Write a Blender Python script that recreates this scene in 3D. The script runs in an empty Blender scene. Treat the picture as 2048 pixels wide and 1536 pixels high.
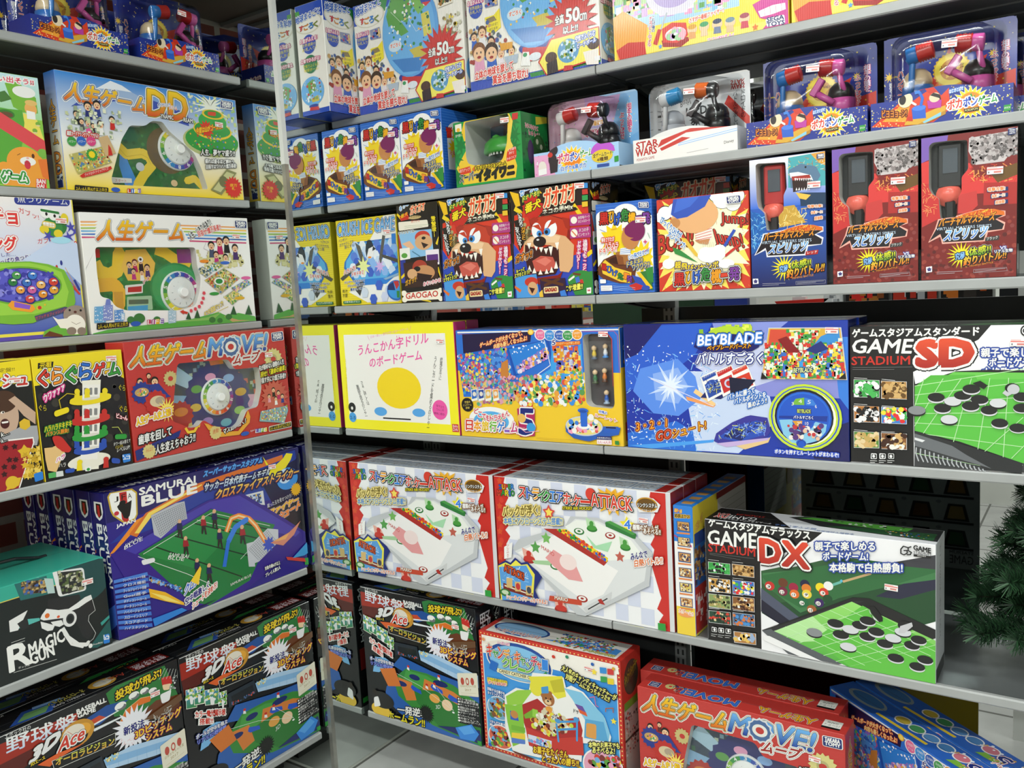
import bpy, math, random
import numpy as np
from mathutils import Vector, Matrix
from mathutils.geometry import tessellate_polygon
sc = bpy.context.scene
COL = sc.collection
PI = math.pi

# ---------------------------------------------------------------- camera
cam = bpy.data.objects.new('camera', bpy.data.cameras.new('camera'))
COL.objects.link(cam)
cam.matrix_world = Matrix(((0.8240, -0.0194, 0.5662, 1.9193), (0.5640, 0.1250, -0.8163, -1.7088),
                           (-0.0545, 0.9920, 0.1139, 1.3477), (0, 0, 0, 1)))
cam.data.lens = 30.50
cam.data.sensor_width = 36
cam.data.clip_start = 0.02
sc.camera = cam

# ---------------------------------------------------------------- light
sc.view_settings.view_transform = 'Standard'
sc.view_settings.look = 'None'
sc.view_settings.gamma = 1
sc.view_settings.use_curve_mapping = False
sc.view_settings.exposure = 0.28
world = bpy.data.worlds.new('world')
sc.world = world
world.use_nodes = True
wb = world.node_tree.nodes['Background']
wb.inputs[0].default_value = (0.95, 1.0, 0.97, 1)
wb.inputs[1].default_value = 0.13
for i, (lx, ly, p) in enumerate(((-0.42, -1.75, 20), (1.1, -2.0, 33), (3.1, -2.0, 24), (-0.2, -4.2, 38), (1.5, -4.3, 46),
                                 (3.1, -4.3, 33), (0.4, 1.1, 14), (2.2, 0.95, 16), (1.2, 2.9, 30), (1.9, -0.5, 17))):
    ld = bpy.data.lights.new('fluorescent_tube', 'AREA')
    ld.shape = 'RECTANGLE'
    ld.size, ld.size_y = 1.2, 0.16
    ld.energy = p
    ld.color = (0.96, 1.0, 0.97)
    lo = bpy.data.objects.new('fluorescent_tube', ld)
    lo.location = (lx, ly, 2.70 if i else 2.56)
    COL.objects.link(lo)

# ---------------------------------------------------------------- colours
PAL = dict(k='161616', w='f2f2ee', r='cc2a20', o='ee7d1b', y='f7d81a', g='2f9a3c', b='2467c4', n='1b2670', p='6a3a9c',
           m='e8559c', c='86c5ec', e='6b4026', t='e8c79a', s='a9adb0', d='45474a', l='8fd04a', q='f4ecc8', u='3aa0e0')
_cc = {}
def lin(v):
    return v / 12.92 if v <= 0.04045 else ((v + 0.055) / 1.055) ** 2.4
def rgb(c):
    if c not in _cc:
        h = PAL.get(c, c.lstrip('#'))
        _cc[c] = tuple(lin(int(h[i:i + 2], 16) / 255) * 0.93 for i in (0, 2, 4))
    return _cc[c]

# ---------------------------------------------------------------- materials
def new_mat(name):
    m = bpy.data.materials.new(name)
    m.use_nodes = True
    nt = m.node_tree
    return m, nt, nt.nodes['Principled BSDF']
def attr_mat(name, rough=0.35, coat=0.2, bump=0.0, scale=8.0, wave=None, spec=0.5):
    m, nt, b = new_mat(name)
    a = nt.nodes.new('ShaderNodeAttribute'); a.attribute_name = 'Col'
    nt.links.new(a.outputs['Color'], b.inputs['Base Color'])
    b.inputs['Roughness'].default_value = rough
    b.inputs['Specular IOR Level'].default_value = spec
    b.inputs['Coat Weight'].default_value = coat
    b.inputs['Coat Roughness'].default_value = 0.12
    if bump or wave:
        tc = nt.nodes.new('ShaderNodeTexCoord')
        bp = nt.nodes.new('ShaderNodeBump')
        if wave:
            n = nt.nodes.new('ShaderNodeTexWave'); n.bands_direction = wave; n.inputs['Scale'].default_value = scale
            n.inputs['Distortion'].default_value = 0.4
        else:
            n = nt.nodes.new('ShaderNodeTexNoise'); n.inputs['Scale'].default_value = scale
        nt.links.new(tc.outputs['Object'], n.inputs['Vector'])
        nt.links.new(n.outputs[0], bp.inputs['Height'])
        bp.inputs['Strength'].default_value = bump
        bp.inputs['Distance'].default_value = 0.01
        nt.links.new(bp.outputs[0], b.inputs['Normal'])
    return m
M = {}
M['card'] = attr_mat('printed_card', 0.38, 0.18, 0.05, 9)
M['gloss'] = attr_mat('glossy_card', 0.26, 0.35, 0.06, 7)
M['ridge'] = attr_mat('ridged_card', 0.36, 0.2, 0.10, 90, 'Z')
M['ridgex'] = attr_mat('corrugated_card', 0.28, 0.45, 0.16, 70, 'X')
M['plastic'] = attr_mat('moulded_plastic', 0.3, 0.2)
M['needle'] = attr_mat('pine_needle', 0.55, 0.0)
def solid(name, col, rough, metal=0.0, nscale=0, var=0.15, spec=0.5):
    m, nt, b = new_mat(name)
    b.inputs['Roughness'].default_value = rough
    b.inputs['Metallic'].default_value = metal
    b.inputs['Specular IOR Level'].default_value = spec
    c = rgb(col)
    b.inputs['Base Color'].default_value = (*c, 1)
    if nscale:
        tc = nt.nodes.new('ShaderNodeTexCoord')
        n = nt.nodes.new('ShaderNodeTexNoise'); n.inputs['Scale'].default_value = nscale
        r = nt.nodes.new('ShaderNodeValToRGB')
        r.color_ramp.elements[0].color = (*[v * (1 - var) for v in c], 1); r.color_ramp.elements[0].position = 0.3
        r.color_ramp.elements[1].color = (*[min(1, v * (1 + var)) for v in c], 1); r.color_ramp.elements[1].position = 0.7
        nt.links.new(tc.outputs['Object'], n.inputs['Vector'])
        nt.links.new(n.outputs[0], r.inputs[0]); nt.links.new(r.outputs[0], b.inputs['Base Color'])
    return m
M['shelf'] = solid('painted_shelf_metal', 'a4a7a6', 0.34, 0.0, 14, 0.05)
M['deck'] = solid('galvanised_deck', '84898a', 0.28, 0.55, 12, 0.08)
M['under'] = solid('shaded_underside', '55585a', 0.5, 0.0, 10, 0.1)  # greyer than the lip: shade beneath the boards put into the colour
M['upright'] = solid('upright_metal', '9a9c9a', 0.45, 0.3, 20, 0.1)
M['dark'] = solid('dark_panel', '2a2c2c', 0.5, 0.0, 8, 0.2)
M['trim'] = solid('aluminium_trim', 'b4b4ac', 0.3, 0.75, 30, 0.12)
M['canopy'] = solid('canopy_board', '8d857a', 0.6, 0, 6, 0.08)
M['white'] = solid('white_plastic', 'e6e8e4', 0.4)
M['wall'] = solid('painted_wall', 'd8dcd4', 0.7, 0, 4, 0.05)
M['ceil'] = solid('ceiling_board', 'd4d4d0', 0.8, 0, 6, 0.04)
M['mirror'] = solid('mirror_glass', 'e4ebe7', 0.012, 1.0)
M['smoke'] = solid('smoked_mirror', '8a9290', 0.03, 1.0)
M['green'] = solid('green_panel', '24442e', 0.5, 0, 5, 0.1)
M['blue'] = solid('blue_panel', '2c3f94', 0.5, 0, 5, 0.1)
def film_mat():
    m = bpy.data.materials.new('clear_film'); m.use_nodes = True
    nt = m.node_tree; nt.nodes.clear()
    o = nt.nodes.new('ShaderNodeOutputMaterial'); mx = nt.nodes.new('ShaderNodeMixShader')
    t = nt.nodes.new('ShaderNodeBsdfTransparent'); t.inputs[0].default_value = (0.96, 0.97, 0.97, 1)
    g = nt.nodes.new('ShaderNodeBsdfGlossy'); g.inputs['Roughness'].default_value = 0.06
    f = nt.nodes.new('ShaderNodeFresnel'); f.inputs[0].default_value = 1.4
    tc = nt.nodes.new('ShaderNodeTexCoord'); n = nt.nodes.new('ShaderNodeTexNoise'); n.inputs['Scale'].default_value = 14
    bp = nt.nodes.new('ShaderNodeBump'); bp.inputs['Strength'].default_value = 0.12; bp.inputs['Distance'].default_value = 0.01
    nt.links.new(tc.outputs['Object'], n.inputs['Vector']); nt.links.new(n.outputs[0], bp.inputs['Height'])
    nt.links.new(bp.outputs[0], g.inputs['Normal']); nt.links.new(bp.outputs[0], f.inputs['Normal'])
    nt.links.new(f.outputs[0], mx.inputs[0]); nt.links.new(t.outputs[0], mx.inputs[1]); nt.links.new(g.outputs[0], mx.inputs[2])
    nt.links.new(mx.outputs[0], o.inputs[0])
    return m
M['film'] = film_mat()
def brick_mat():
    m, nt, b = new_mat('brick_wallpaper')
    tc = nt.nodes.new('ShaderNodeTexCoord'); mp = nt.nodes.new('ShaderNodeMapping')
    mp.inputs['Rotation'].default_value = (PI / 2, 0, PI / 2)
    br = nt.nodes.new('ShaderNodeTexBrick')
    br.inputs['Color1'].default_value = (0.30, 0.06, 0.04, 1); br.inputs['Color2'].default_value = (0.20, 0.045, 0.035, 1)
    br.inputs['Mortar'].default_value = (0.45, 0.38, 0.34, 1); br.inputs['Scale'].default_value = 1.0
    br.inputs['Mortar Size'].default_value = 0.012; br.inputs['Brick Width'].default_value = 0.21; br.inputs['Row Height'].default_value = 0.085
    cx = nt.nodes.new('ShaderNodeCombineXYZ'); sp = nt.nodes.new('ShaderNodeSeparateXYZ')
    nt.links.new(tc.outputs['Object'], sp.inputs[0]); nt.links.new(sp.outputs[1], cx.inputs[0]); nt.links.new(sp.outputs[2], cx.inputs[1])
    nt.links.new(cx.outputs[0], br.inputs['Vector']); nt.links.new(br.outputs['Color'], b.inputs['Base Color'])
    b.inputs['Roughness'].default_value = 0.7
    return m
M['brick'] = brick_mat()
def floor_mat():
    m, nt, b = new_mat('vinyl_floor_tile')
    tc = nt.nodes.new('ShaderNodeTexCoord')
    br = nt.nodes.new('ShaderNodeTexBrick'); br.offset = 0.0
    br.inputs['Color1'].default_value = (0.55, 0.56, 0.54, 1); br.inputs['Color2'].default_value = (0.50, 0.51, 0.49, 1)
    br.inputs['Mortar'].default_value = (0.12, 0.12, 0.11, 1); br.inputs['Scale'].default_value = 1
    br.inputs['Mortar Size'].default_value = 0.006; br.inputs['Brick Width'].default_value = 0.45; br.inputs['Row Height'].default_value = 0.45
    n = nt.nodes.new('ShaderNodeTexNoise'); n.inputs['Scale'].default_value = 9
    mx = nt.nodes.new('ShaderNodeMixRGB'); mx.blend_type = 'MULTIPLY'; mx.inputs[0].default_value = 0.35
    nt.links.new(tc.outputs['Object'], br.inputs['Vector']); nt.links.new(tc.outputs['Object'], n.inputs['Vector'])
    nt.links.new(br.outputs['Color'], mx.inputs[1]); nt.links.new(n.outputs[0], mx.inputs[2]); nt.links.new(mx.outputs[0], b.inputs['Base Color'])
    b.inputs['Roughness'].default_value = 0.22
    return m
M['floor'] = floor_mat()

# ---------------------------------------------------------------- mesh builder
class MB:
    """collects coloured polygons and becomes one mesh object"""
    def __init__(s):
        s.v = []; s.f = []; s.c = []
    def poly(s, pts, col):
        n = len(s.v)
        s.v += [tuple(p) for p in pts]; s.c += [rgb(col)] * len(pts); s.f.append(tuple(range(n, n + len(pts))))
    def box(s, a, b, col, bev=0.0):
        x0, y0, z0 = a; x1, y1, z1 = b
        if bev <= 0:
            q = [(x0, y0, z0), (x1, y0, z0), (x1, y1, z0), (x0, y1, z0), (x0, y0, z1), (x1, y0, z1), (x1, y1, z1), (x0, y1, z1)]
            s.hexa(q, col); return
        # chamfered box from three nested slabs of rings
        e = bev
        def ring(z, i):
            return [(x0 + i, y0 + e, z), (x0 + e, y0 + i, z), (x1 - e, y0 + i, z), (x1 - i, y0 + e, z),
                    (x1 - i, y1 - e, z), (x1 - e, y1 - i, z), (x0 + e, y1 - i, z), (x0 + i, y1 - e, z)]
        rs = [ring(z0, e), ring(z0 + e, 0), ring(z1 - e, 0), ring(z1, e)]
        n = len(s.v)
        for r in rs: s.v += r
        s.c += [rgb(col)] * 32
        s.f.append(tuple(n + i for i in range(7, -1, -1))); s.f.append(tuple(n + 24 + i for i in range(8)))
        for k in range(3):
            for i in range(8):
                j = (i + 1) % 8
                s.f.append((n + k * 8 + i, n + k * 8 + j, n + k * 8 + 8 + j, n + k * 8 + 8 + i))
    def hexa(s, q, col):
        n = len(s.v)
        s.v += [tuple(p) for p in q]; s.c += [rgb(col)] * 8
        for f in ((3, 2, 1, 0), (4, 5, 6, 7), (0, 1, 5, 4), (1, 2, 6, 5), (2, 3, 7, 6), (3, 0, 4, 7)):
            s.f.append(tuple(n + i for i in f))
    def lathe(s, prof, mat, col, n=20):
        """prof: list of (r, h[, colour]); axis = local z of matrix"""
        b = len(s.v)
        for p in prof:
            for i in range(n):
                a = 2 * PI * i / n
                s.v.append(tuple(mat @ Vector((p[0] * math.cos(a), p[0] * math.sin(a), p[1]))))
                s.c.append(rgb(p[2] if len(p) > 2 else col))
        for k in range(len(prof) - 1):
            for i in range(n):
                j = (i + 1) % n
                s.f.append((b + k * n + i, b + k * n + j, b + k * n + n + j, b + k * n + n + i))
        s.f.append(tuple(b + i for i in range(n - 1, -1, -1))); k = len(prof) - 1
        s.f.append(tuple(b + k * n + i for i in range(n)))
    def tube(s, pts, r, col, n=8):
        pts = [Vector(p) for p in pts]; b = len(s.v)
        for k, p in enumerate(pts):
            d = (pts[min(k + 1, len(pts) - 1)] - pts[max(k - 1, 0)]).normalized()
            u = d.orthogonal().normalized(); w = d.cross(u)
            for i in range(n):
                a = 2 * PI * i / n
                s.v.append(tuple(p + (u * math.cos(a) + w * math.sin(a)) * r)); s.c.append(rgb(col))
        for k in range(len(pts) - 1):
            for i in range(n):
                j = (i + 1) % n
                s.f.append((b + k * n + i, b + k * n + j, b + k * n + n + j, b + k * n + n + i))
        s.f.append(tuple(b + i for i in range(n - 1, -1, -1))); k = len(pts) - 1
        s.f.append(tuple(b + k * n + i for i in range(n)))
    def prism(s, prof, axis_a, axis_b, ext, org, col):
        """extrude a 2-D profile (list of (a, b)) along ext"""
        A, B, E, O = Vector(axis_a), Vector(axis_b), Vector(ext), Vector(org)
        n = len(s.v); m = len(prof)
        for e in (Vector((0, 0, 0)), E):
            s.v += [tuple(O + A * a + B * b + e) for a, b in prof]
        s.c += [rgb(col)] * (2 * m)
        for i in range(m):
            j = (i + 1) % m
            s.f.append((n + i, n + j, n + m + j, n + m + i))
        tris = tessellate_polygon([[Vector((a, b, 0)) for a, b in prof]])
        for t in tris:
            s.f.append(tuple(n + i for i in t)); s.f.append(tuple(n + m + i for i in reversed(t)))
    def mesh(s, name, mat, smooth=False, fix=False):
        me = bpy.data.meshes.new(name)
        me.from_pydata(s.v, [], s.f)
        ca = me.color_attributes.new('Col', 'FLOAT_COLOR', 'POINT')
        arr = np.ones((len(s.v), 4), np.float32)
        if s.c: arr[:, :3] = np.array(s.c, np.float32)
        ca.data.foreach_set('color', arr.ravel())
        me.materials.append(M[mat])
        if smooth:
            me.polygons.foreach_set('use_smooth', [True] * len(me.polygons))
        if fix:
            import bmesh
            bm = bmesh.new(); bm.from_mesh(me); bmesh.ops.recalc_face_normals(bm, faces=bm.faces); bm.to_mesh(me); bm.free()
        me.update()
        return me
    def obj(s, name, mat, parent=None, smooth=False, fix=False):
        return link(name, s.mesh(name, mat, smooth, fix), parent)
def link(name, data, parent=None):
    o = bpy.data.objects.new(name, data); COL.objects.link(o)
    if parent: o.parent = parent
    return o
def tag(o, label=None, cat=None, group=None, kind=None):
    if label: o['label'] = label
    if cat: o['category'] = cat
    if group: o['group'] = group
    if kind: o['kind'] = kind
    return o
def dup(o, label=None, group=None):
    c = o.copy(); COL.objects.link(c)
    if label: c['label'] = label
    if group: c['group'] = group
    for ch in list(o.children):
        k = ch.copy(); COL.objects.link(k); k.parent = c
        for g in list(ch.children):
            h = g.copy(); COL.objects.link(h); h.parent = k
    return c

# ---------------------------------------------------------------- printed artwork
_gl = {}
def glyphs(text, ls=1.0):
    """filled outline of a text (unit size): verts, triangles, contour edges, bounding box"""
    key = (text, ls)
    if key in _gl: return _gl[key]
    cu = bpy.data.curves.new('glyphs', 'FONT')
    cu.body = text; cu.resolution_u = 2; cu.space_line = ls
    if '\n' in text: cu.align_x = 'CENTER'
    o = bpy.data.objects.new('glyphs', cu); COL.objects.link(o)
    me = bpy.data.meshes.new_from_object(o)
    bpy.data.objects.remove(o); bpy.data.curves.remove(cu)
    v = np.array([p.co[:2] for p in me.vertices], float).reshape(-1, 2)
    me.calc_loop_triangles()
    t = np.array([tuple(x.vertices) for x in me.loop_triangles], int).reshape(-1, 3)
    cnt = {}
    for p in me.polygons:
        for e in p.edge_keys: cnt[e] = cnt.get(e, 0) + 1
    e = np.array([k for k, n in cnt.items() if n == 1], int).reshape(-1, 2)
    bpy.data.meshes.remove(me)
    if len(v) == 0:
        v = np.zeros((1, 2)); bb = (0, 0, 1, 1)
    else:
        bb = (v[:, 0].min(), v[:, 1].min(), v[:, 0].max(), v[:, 1].max())
    _gl[key] = (v, t, e, bb)
    return _gl[key]

EPS = 0.000010          # one layer; strokes and scattered shapes spread over several so nothing is coplanar
class Art:
    """flat printed layers in millimetres on one face; layers stack outward by a hair"""
    def __init__(s):
        s.vv = []; s.tt = []; s.cc = []; s.n = 0; s.layer = 1
    def add(s, v, t, col, up=True, lift=None):
        v = np.asarray(v, float)
        if len(v) == 0 or len(t) == 0: return
        h = np.full((len(v), 1), s.layer * EPS)
        if lift is not None: h = h + np.asarray(lift, float).reshape(-1, 1) * 0.0000022
        s.vv.append(np.hstack([v * 0.001, h])); s.tt.append(np.asarray(t, int) + s.n); s.n += len(v)
        if isinstance(col, str):
            if '>' in col:
                a, b = (np.array(rgb(x)) for x in col.split('>'))
                y = v[:, 1]; k = (y - y.min()) / max(1e-6, y.max() - y.min())
                s.cc.append(b[None, :] * (1 - k[:, None]) + a[None, :] * k[:, None])
            else:
                s.cc.append(np.tile(np.array(rgb(col)), (len(v), 1)))
        else: s.cc.append(np.asarray(col))
        if up: s.layer += 1
    def P(s, col, pts):
        pts = np.array(pts, float).reshape(-1, 2)
        if len(pts) in (3, 4) and '>' not in col:
            t = [(0, 1, 2), (0, 2, 3)][:len(pts) - 2]
            if len(pts) == 4: t = [tuple(x) for x in tessellate_polygon([[Vector((p[0], p[1], 0)) for p in pts]])]
        else:
            t = [tuple(x) for x in tessellate_polygon([[Vector((p[0], p[1], 0)) for p in pts]])]
        s.add(pts, t, col)
    def R(s, col, r, pts):
        """polygon with rounded corners"""
        p = np.array(pts, float).reshape(-1, 2); out = []; n = len(p)
        for i in range(n):
            a, b, c = p[i - 1], p[i], p[(i + 1) % n]
            d0 = (a - b) / np.linalg.norm(a - b); d1 = (c - b) / np.linalg.norm(c - b)
            rr = min(r, np.linalg.norm(a - b) / 2, np.linalg.norm(c - b) / 2)
            q0, q1 = b + d0 * rr, b + d1 * rr
            for k in (0, 0.25, 0.5, 0.75, 1):
                out.append((1 - k) ** 2 * q0 + 2 * k * (1 - k) * b + k * k * q1)
        s.P(col, np.array(out))
        return np.array(out)
    def E(s, col, cx, cy, rx, ry, a0=0, a1=360):
        n = 28; full = abs(a1 - a0) >= 360
        a = np.radians(np.linspace(a0, a1, n + 1))[: n if full else n + 1]
        v = np.vstack([[[cx, cy]], np.stack([cx + rx * np.cos(a), cy + ry * np.sin(a)], 1)])
        m = len(a)
        s.add(v, [(0, 1 + i, 1 + (i + 1) % m) for i in range(m if full else m - 1)], col)
    def S(s, col, cx, cy, ro, ri, n, ph=90, ky=1.0):
        a = np.radians(ph + np.arange(2 * n) * 180 / n); r = np.where(np.arange(2 * n) % 2 == 0, ro, ri)
        v = np.vstack([[[cx, cy]], np.stack([cx + r * np.cos(a), cy + ky * r * np.sin(a)], 1)])
        s.add(v, [(0, 1 + i, 1 + (i + 1) % (2 * n)) for i in range(2 * n)], col)
    def stroke(s, p0, p1, w, col, up=True, col1=None):
        """thick segments with round joints"""
        p0 = np.asarray(p0, float).reshape(-1, 2); p1 = np.asarray(p1, float).reshape(-1, 2)
        d = p1 - p0; L = np.linalg.norm(d, axis=1); ok = L > 1e-6; p0, p1, d, L = p0[ok], p1[ok], d[ok], L[ok]
        if not isinstance(col, str): col, col1 = col[ok], col1[ok]
        if len(p0) == 0: return
        nrm = np.stack([-d[:, 1], d[:, 0]], 1) / L[:, None] * w
        m = len(p0)
        q = np.stack([p0 + nrm, p0 - nrm, p1 - nrm, p1 + nrm], 1).reshape(-1, 2)
        b = np.arange(m)[:, None] * 4
        t = np.concatenate([b + np.array([[0, 1, 2]]), b + np.array([[0, 2, 3]])])
        a = np.arange(6) * PI / 3
        disc = np.stack([np.cos(a), np.sin(a)], 1) * w
        dv = (p1[:, None, :] + disc[None]).reshape(-1, 2)
        db = m * 4 + np.arange(m)[:, None] * 6
        t = np.concatenate([t] + [db + np.array([[0, i, i + 1]]) for i in range(1, 5)])
        if not isinstance(col, str):
            col = np.vstack([np.stack([col, col, col1, col1], 1).reshape(-1, 3), np.repeat(col1, 6, axis=0)])
        i = np.arange(m)
        lift = np.concatenate([np.repeat(2 * ((i * 3) % 11), 4), np.repeat(2 * ((i * 4) % 11) + 1, 6)])
        s.add(np.vstack([q, dv]), t, col, False, lift)
        s.layer += 6
    def L(s, col, w, pts):
        p = np.array(pts, float).reshape(-1, 2)
        s.stroke(p[:-1], p[1:], w / 2, col)
    def T(s, text, aff, col, outs=(), ls=1.0):
        """text whose bounding box fills the parallelogram bottom-left, bottom-right, top-left"""
        v, t, e, bb = glyphs(text, ls)
        if len(t) == 0: return
        p0, p1, p2 = (np.array(aff[i:i + 2], float) for i in (0, 2, 4))
        u = (v[:, 0] - bb[0]) / (bb[2] - bb[0]); k = (v[:, 1] - bb[1]) / (bb[3] - bb[1])
        q = p0 + u[:, None] * (p1 - p0) + k[:, None] * (p2 - p0)
        hgt = np.linalg.norm(p2 - p0) / max(1, text.count('\n') + 1)
        auto = 0.032 * min(hgt, 1.3 * np.linalg.norm(p1 - p0) / max(1, max(len(x) for x in text.split('\n')))) if any(w > 0 for c, w in outs) else 0
        for c, w in outs:
            if w > 0:
                s.stroke(q[e[:, 0]], q[e[:, 1]], w + auto, c)
                s.add(q, t, c, True)
        bold = [w for c, w in outs if w < 0]
        if auto and not bold: bold = [-auto]
        if '>' in col:
            a, b = (np.array(rgb(x)) for x in col.split('>'))
            cc = b * (1 - k[:, None]) + a * k[:, None]
        else: cc = col
        if bold:
            c0, c1 = (cc[e[:, 0]], cc[e[:, 1]]) if '>' in col else (col, col)
            s.stroke(q[e[:, 0]], q[e[:, 1]], -bold[0], c0, True, c1)
        s.add(q, t, cc)
    def F(s, shirt, hair, skin, x, y, d):
        """tiny printed cartoon figure: body, hair, face"""
        s.P(shirt, [x - d * .5, y - d * 1.6, x + d * .5, y - d * 1.6, x + d * .34, y - d * .4, x - d * .34, y - d * .4])
        s.E(hair, x, y + d * .12, d * .54, d * .56); s.E(skin, x, y - d * .08, d * .44, d * .46)
        s.E('k', x - d * .16, y + d * .02, d * .05, d * .08); s.E('k', x + d * .16, y + d * .02, d * .05, d * .08)
        s.E('a03028', x, y - d * .26, d * .16, d * .09)
    def N(s, col, w, nu, nv, quad):
        """mesh of crossing lines inside a quad"""
        p = np.array(quad, float).reshape(4, 2); a, b = [], []
        for i in range(nu + 1):
            k = i / nu; a.append(p[0] * (1 - k) + p[1] * k); b.append(p[3] * (1 - k) + p[2] * k)
        for i in range(nv + 1):
            k = i / nv; a.append(p[0] * (1 - k) + p[3] * k); b.append(p[1] * (1 - k) + p[2] * k)
        s.stroke(a, b, w / 2, col)
    def K(s, cols, n, size, quad, shape='e', seed=1):
        """busy printed detail: many small shapes inside a quad"""
        r = random.Random(seed); p = np.array(quad, float).reshape(4, 2); cols = cols.split(',')
        for i in range(n):
            u, v = r.random(), r.random()
            c = (p[0] * (1 - u) + p[1] * u) * (1 - v) + (p[3] * (1 - u) + p[2] * u) * v
            z = size * r.uniform(0.5, 1.2); col = cols[r.randrange(len(cols))]
            if shape == 'e': a = np.arange(8) * PI / 4; v2 = c + np.stack([np.cos(a), np.sin(a)], 1) * z; t = [(0, i, i + 1) for i in range(1, 7)]
            elif shape == 's':
                a = np.radians(r.uniform(0, 72) + np.arange(10) * 36); rr = np.where(np.arange(10) % 2 == 0, z, z * 0.42)
                v2 = np.vstack([[c], c + np.stack([np.cos(a) * rr, np.sin(a) * rr], 1)]); t = [(0, 1 + i, 1 + (i + 1) % 10) for i in range(10)]
            elif shape == 'l':
                g = r.uniform(0, PI); d = np.array([math.cos(g), math.sin(g)]); nn = np.array([-d[1], d[0]])
                v2 = np.array([c - d * z - nn * z * .12, c + d * z - nn * z * .12, c + d * z + nn * z * .12, c - d * z + nn * z * .12]); t = [(0, 1, 2), (0, 2, 3)]
            else:
                w = z * r.uniform(0.6, 1.4); v2 = np.array([c + (-z, -w), c + (z, -w), c + (z, w), c + (-z, w)]); t = [(0, 1, 2), (0, 2, 3)]
            s.add(v2, t, col, False, [(i * 7) % 15] * len(v2))
        s.layer += 4
    def run(s, spec):
        for ln in spec.strip().splitlines():
            f = ln.split('|'); k = f[0]
            if k in 'TV':
                outs = [(o.split(':')[0], float(o.split(':')[1])) for o in f[4].split()] if len(f) > 4 else []
                s.T(f[1].replace('/n', '\n'), [float(x) for x in f[2].split()], f[3], outs, 0.84 if k == 'V' else 1.0)
            elif k == 'P': s.P(f[1], [float(x) for x in f[2].split()])
            elif k == 'R': s.R(f[1], float(f[2]), [float(x) for x in f[3].split()])
            elif k == 'E': s.E(f[1], *[float(x) for x in f[2].split()])
            elif k == 'S':
                a = [float(x) for x in f[2].split()]; a[4] = int(a[4]); s.S(f[1], *a)
            elif k == 'L': s.L(f[1], float(f[2]), [float(x) for x in f[3].split()])
            elif k == 'F': s.F(f[1], f[2], f[3], *[float(x) for x in f[4].split()])
            elif k == 'N': s.N(f[1], float(f[2]), *[int(x) for x in f[3].split()], [float(x) for x in f[4].split()])
            elif k == 'K':
                a = f[2].split(); s.K(f[1], int(a[0]), float(a[1]), [float(x) for x in f[3].split()], *( [f[4], int(f[5])] if len(f) > 5 else [f[4]] if len(f) > 4 else []))
    def emit(s, mb, fn):
        """write the layers into a mesh builder through fn(u, v, h) -> 3-D arrays"""
        if not s.vv: return
        V = np.vstack(s.vv); C = np.vstack(s.cc); T = np.vstack(s.tt); b = len(mb.v)
        X = fn(V[:, 0], V[:, 1], V[:, 2])
        mb.v += [tuple(r) for r in np.stack(X, 1).tolist()]
        mb.c += [tuple(r) for r in C.tolist()]
        mb.f += [tuple(r) for r in (T + b).tolist()]

def mapper(face, w, d, h, off=0.0):
    z = lambda u: u * 0
    return {'front': lambda u, v, e: (np.clip(u, 0.0009, w - 0.0009), z(u) - e - off, np.clip(v, 0.0009, h - 0.0009)),
            'right': lambda u, v, e: (z(u) + w + e, np.clip(u, 0.001, d - 0.001), np.clip(v, 0.001, h - 0.001)),
            'left': lambda u, v, e: (z(u) - e, d - np.clip(u, 0.001, d - 0.001), np.clip(v, 0.001, h - 0.001)),
            'top': lambda u, v, e: (np.clip(u, 0.001, w - 0.001), np.clip(v, 0.001, d - 0.001), z(u) + h + e),
            'back': lambda u, v, e: (w - u, z(u) + d + e, v)}[face]

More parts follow.
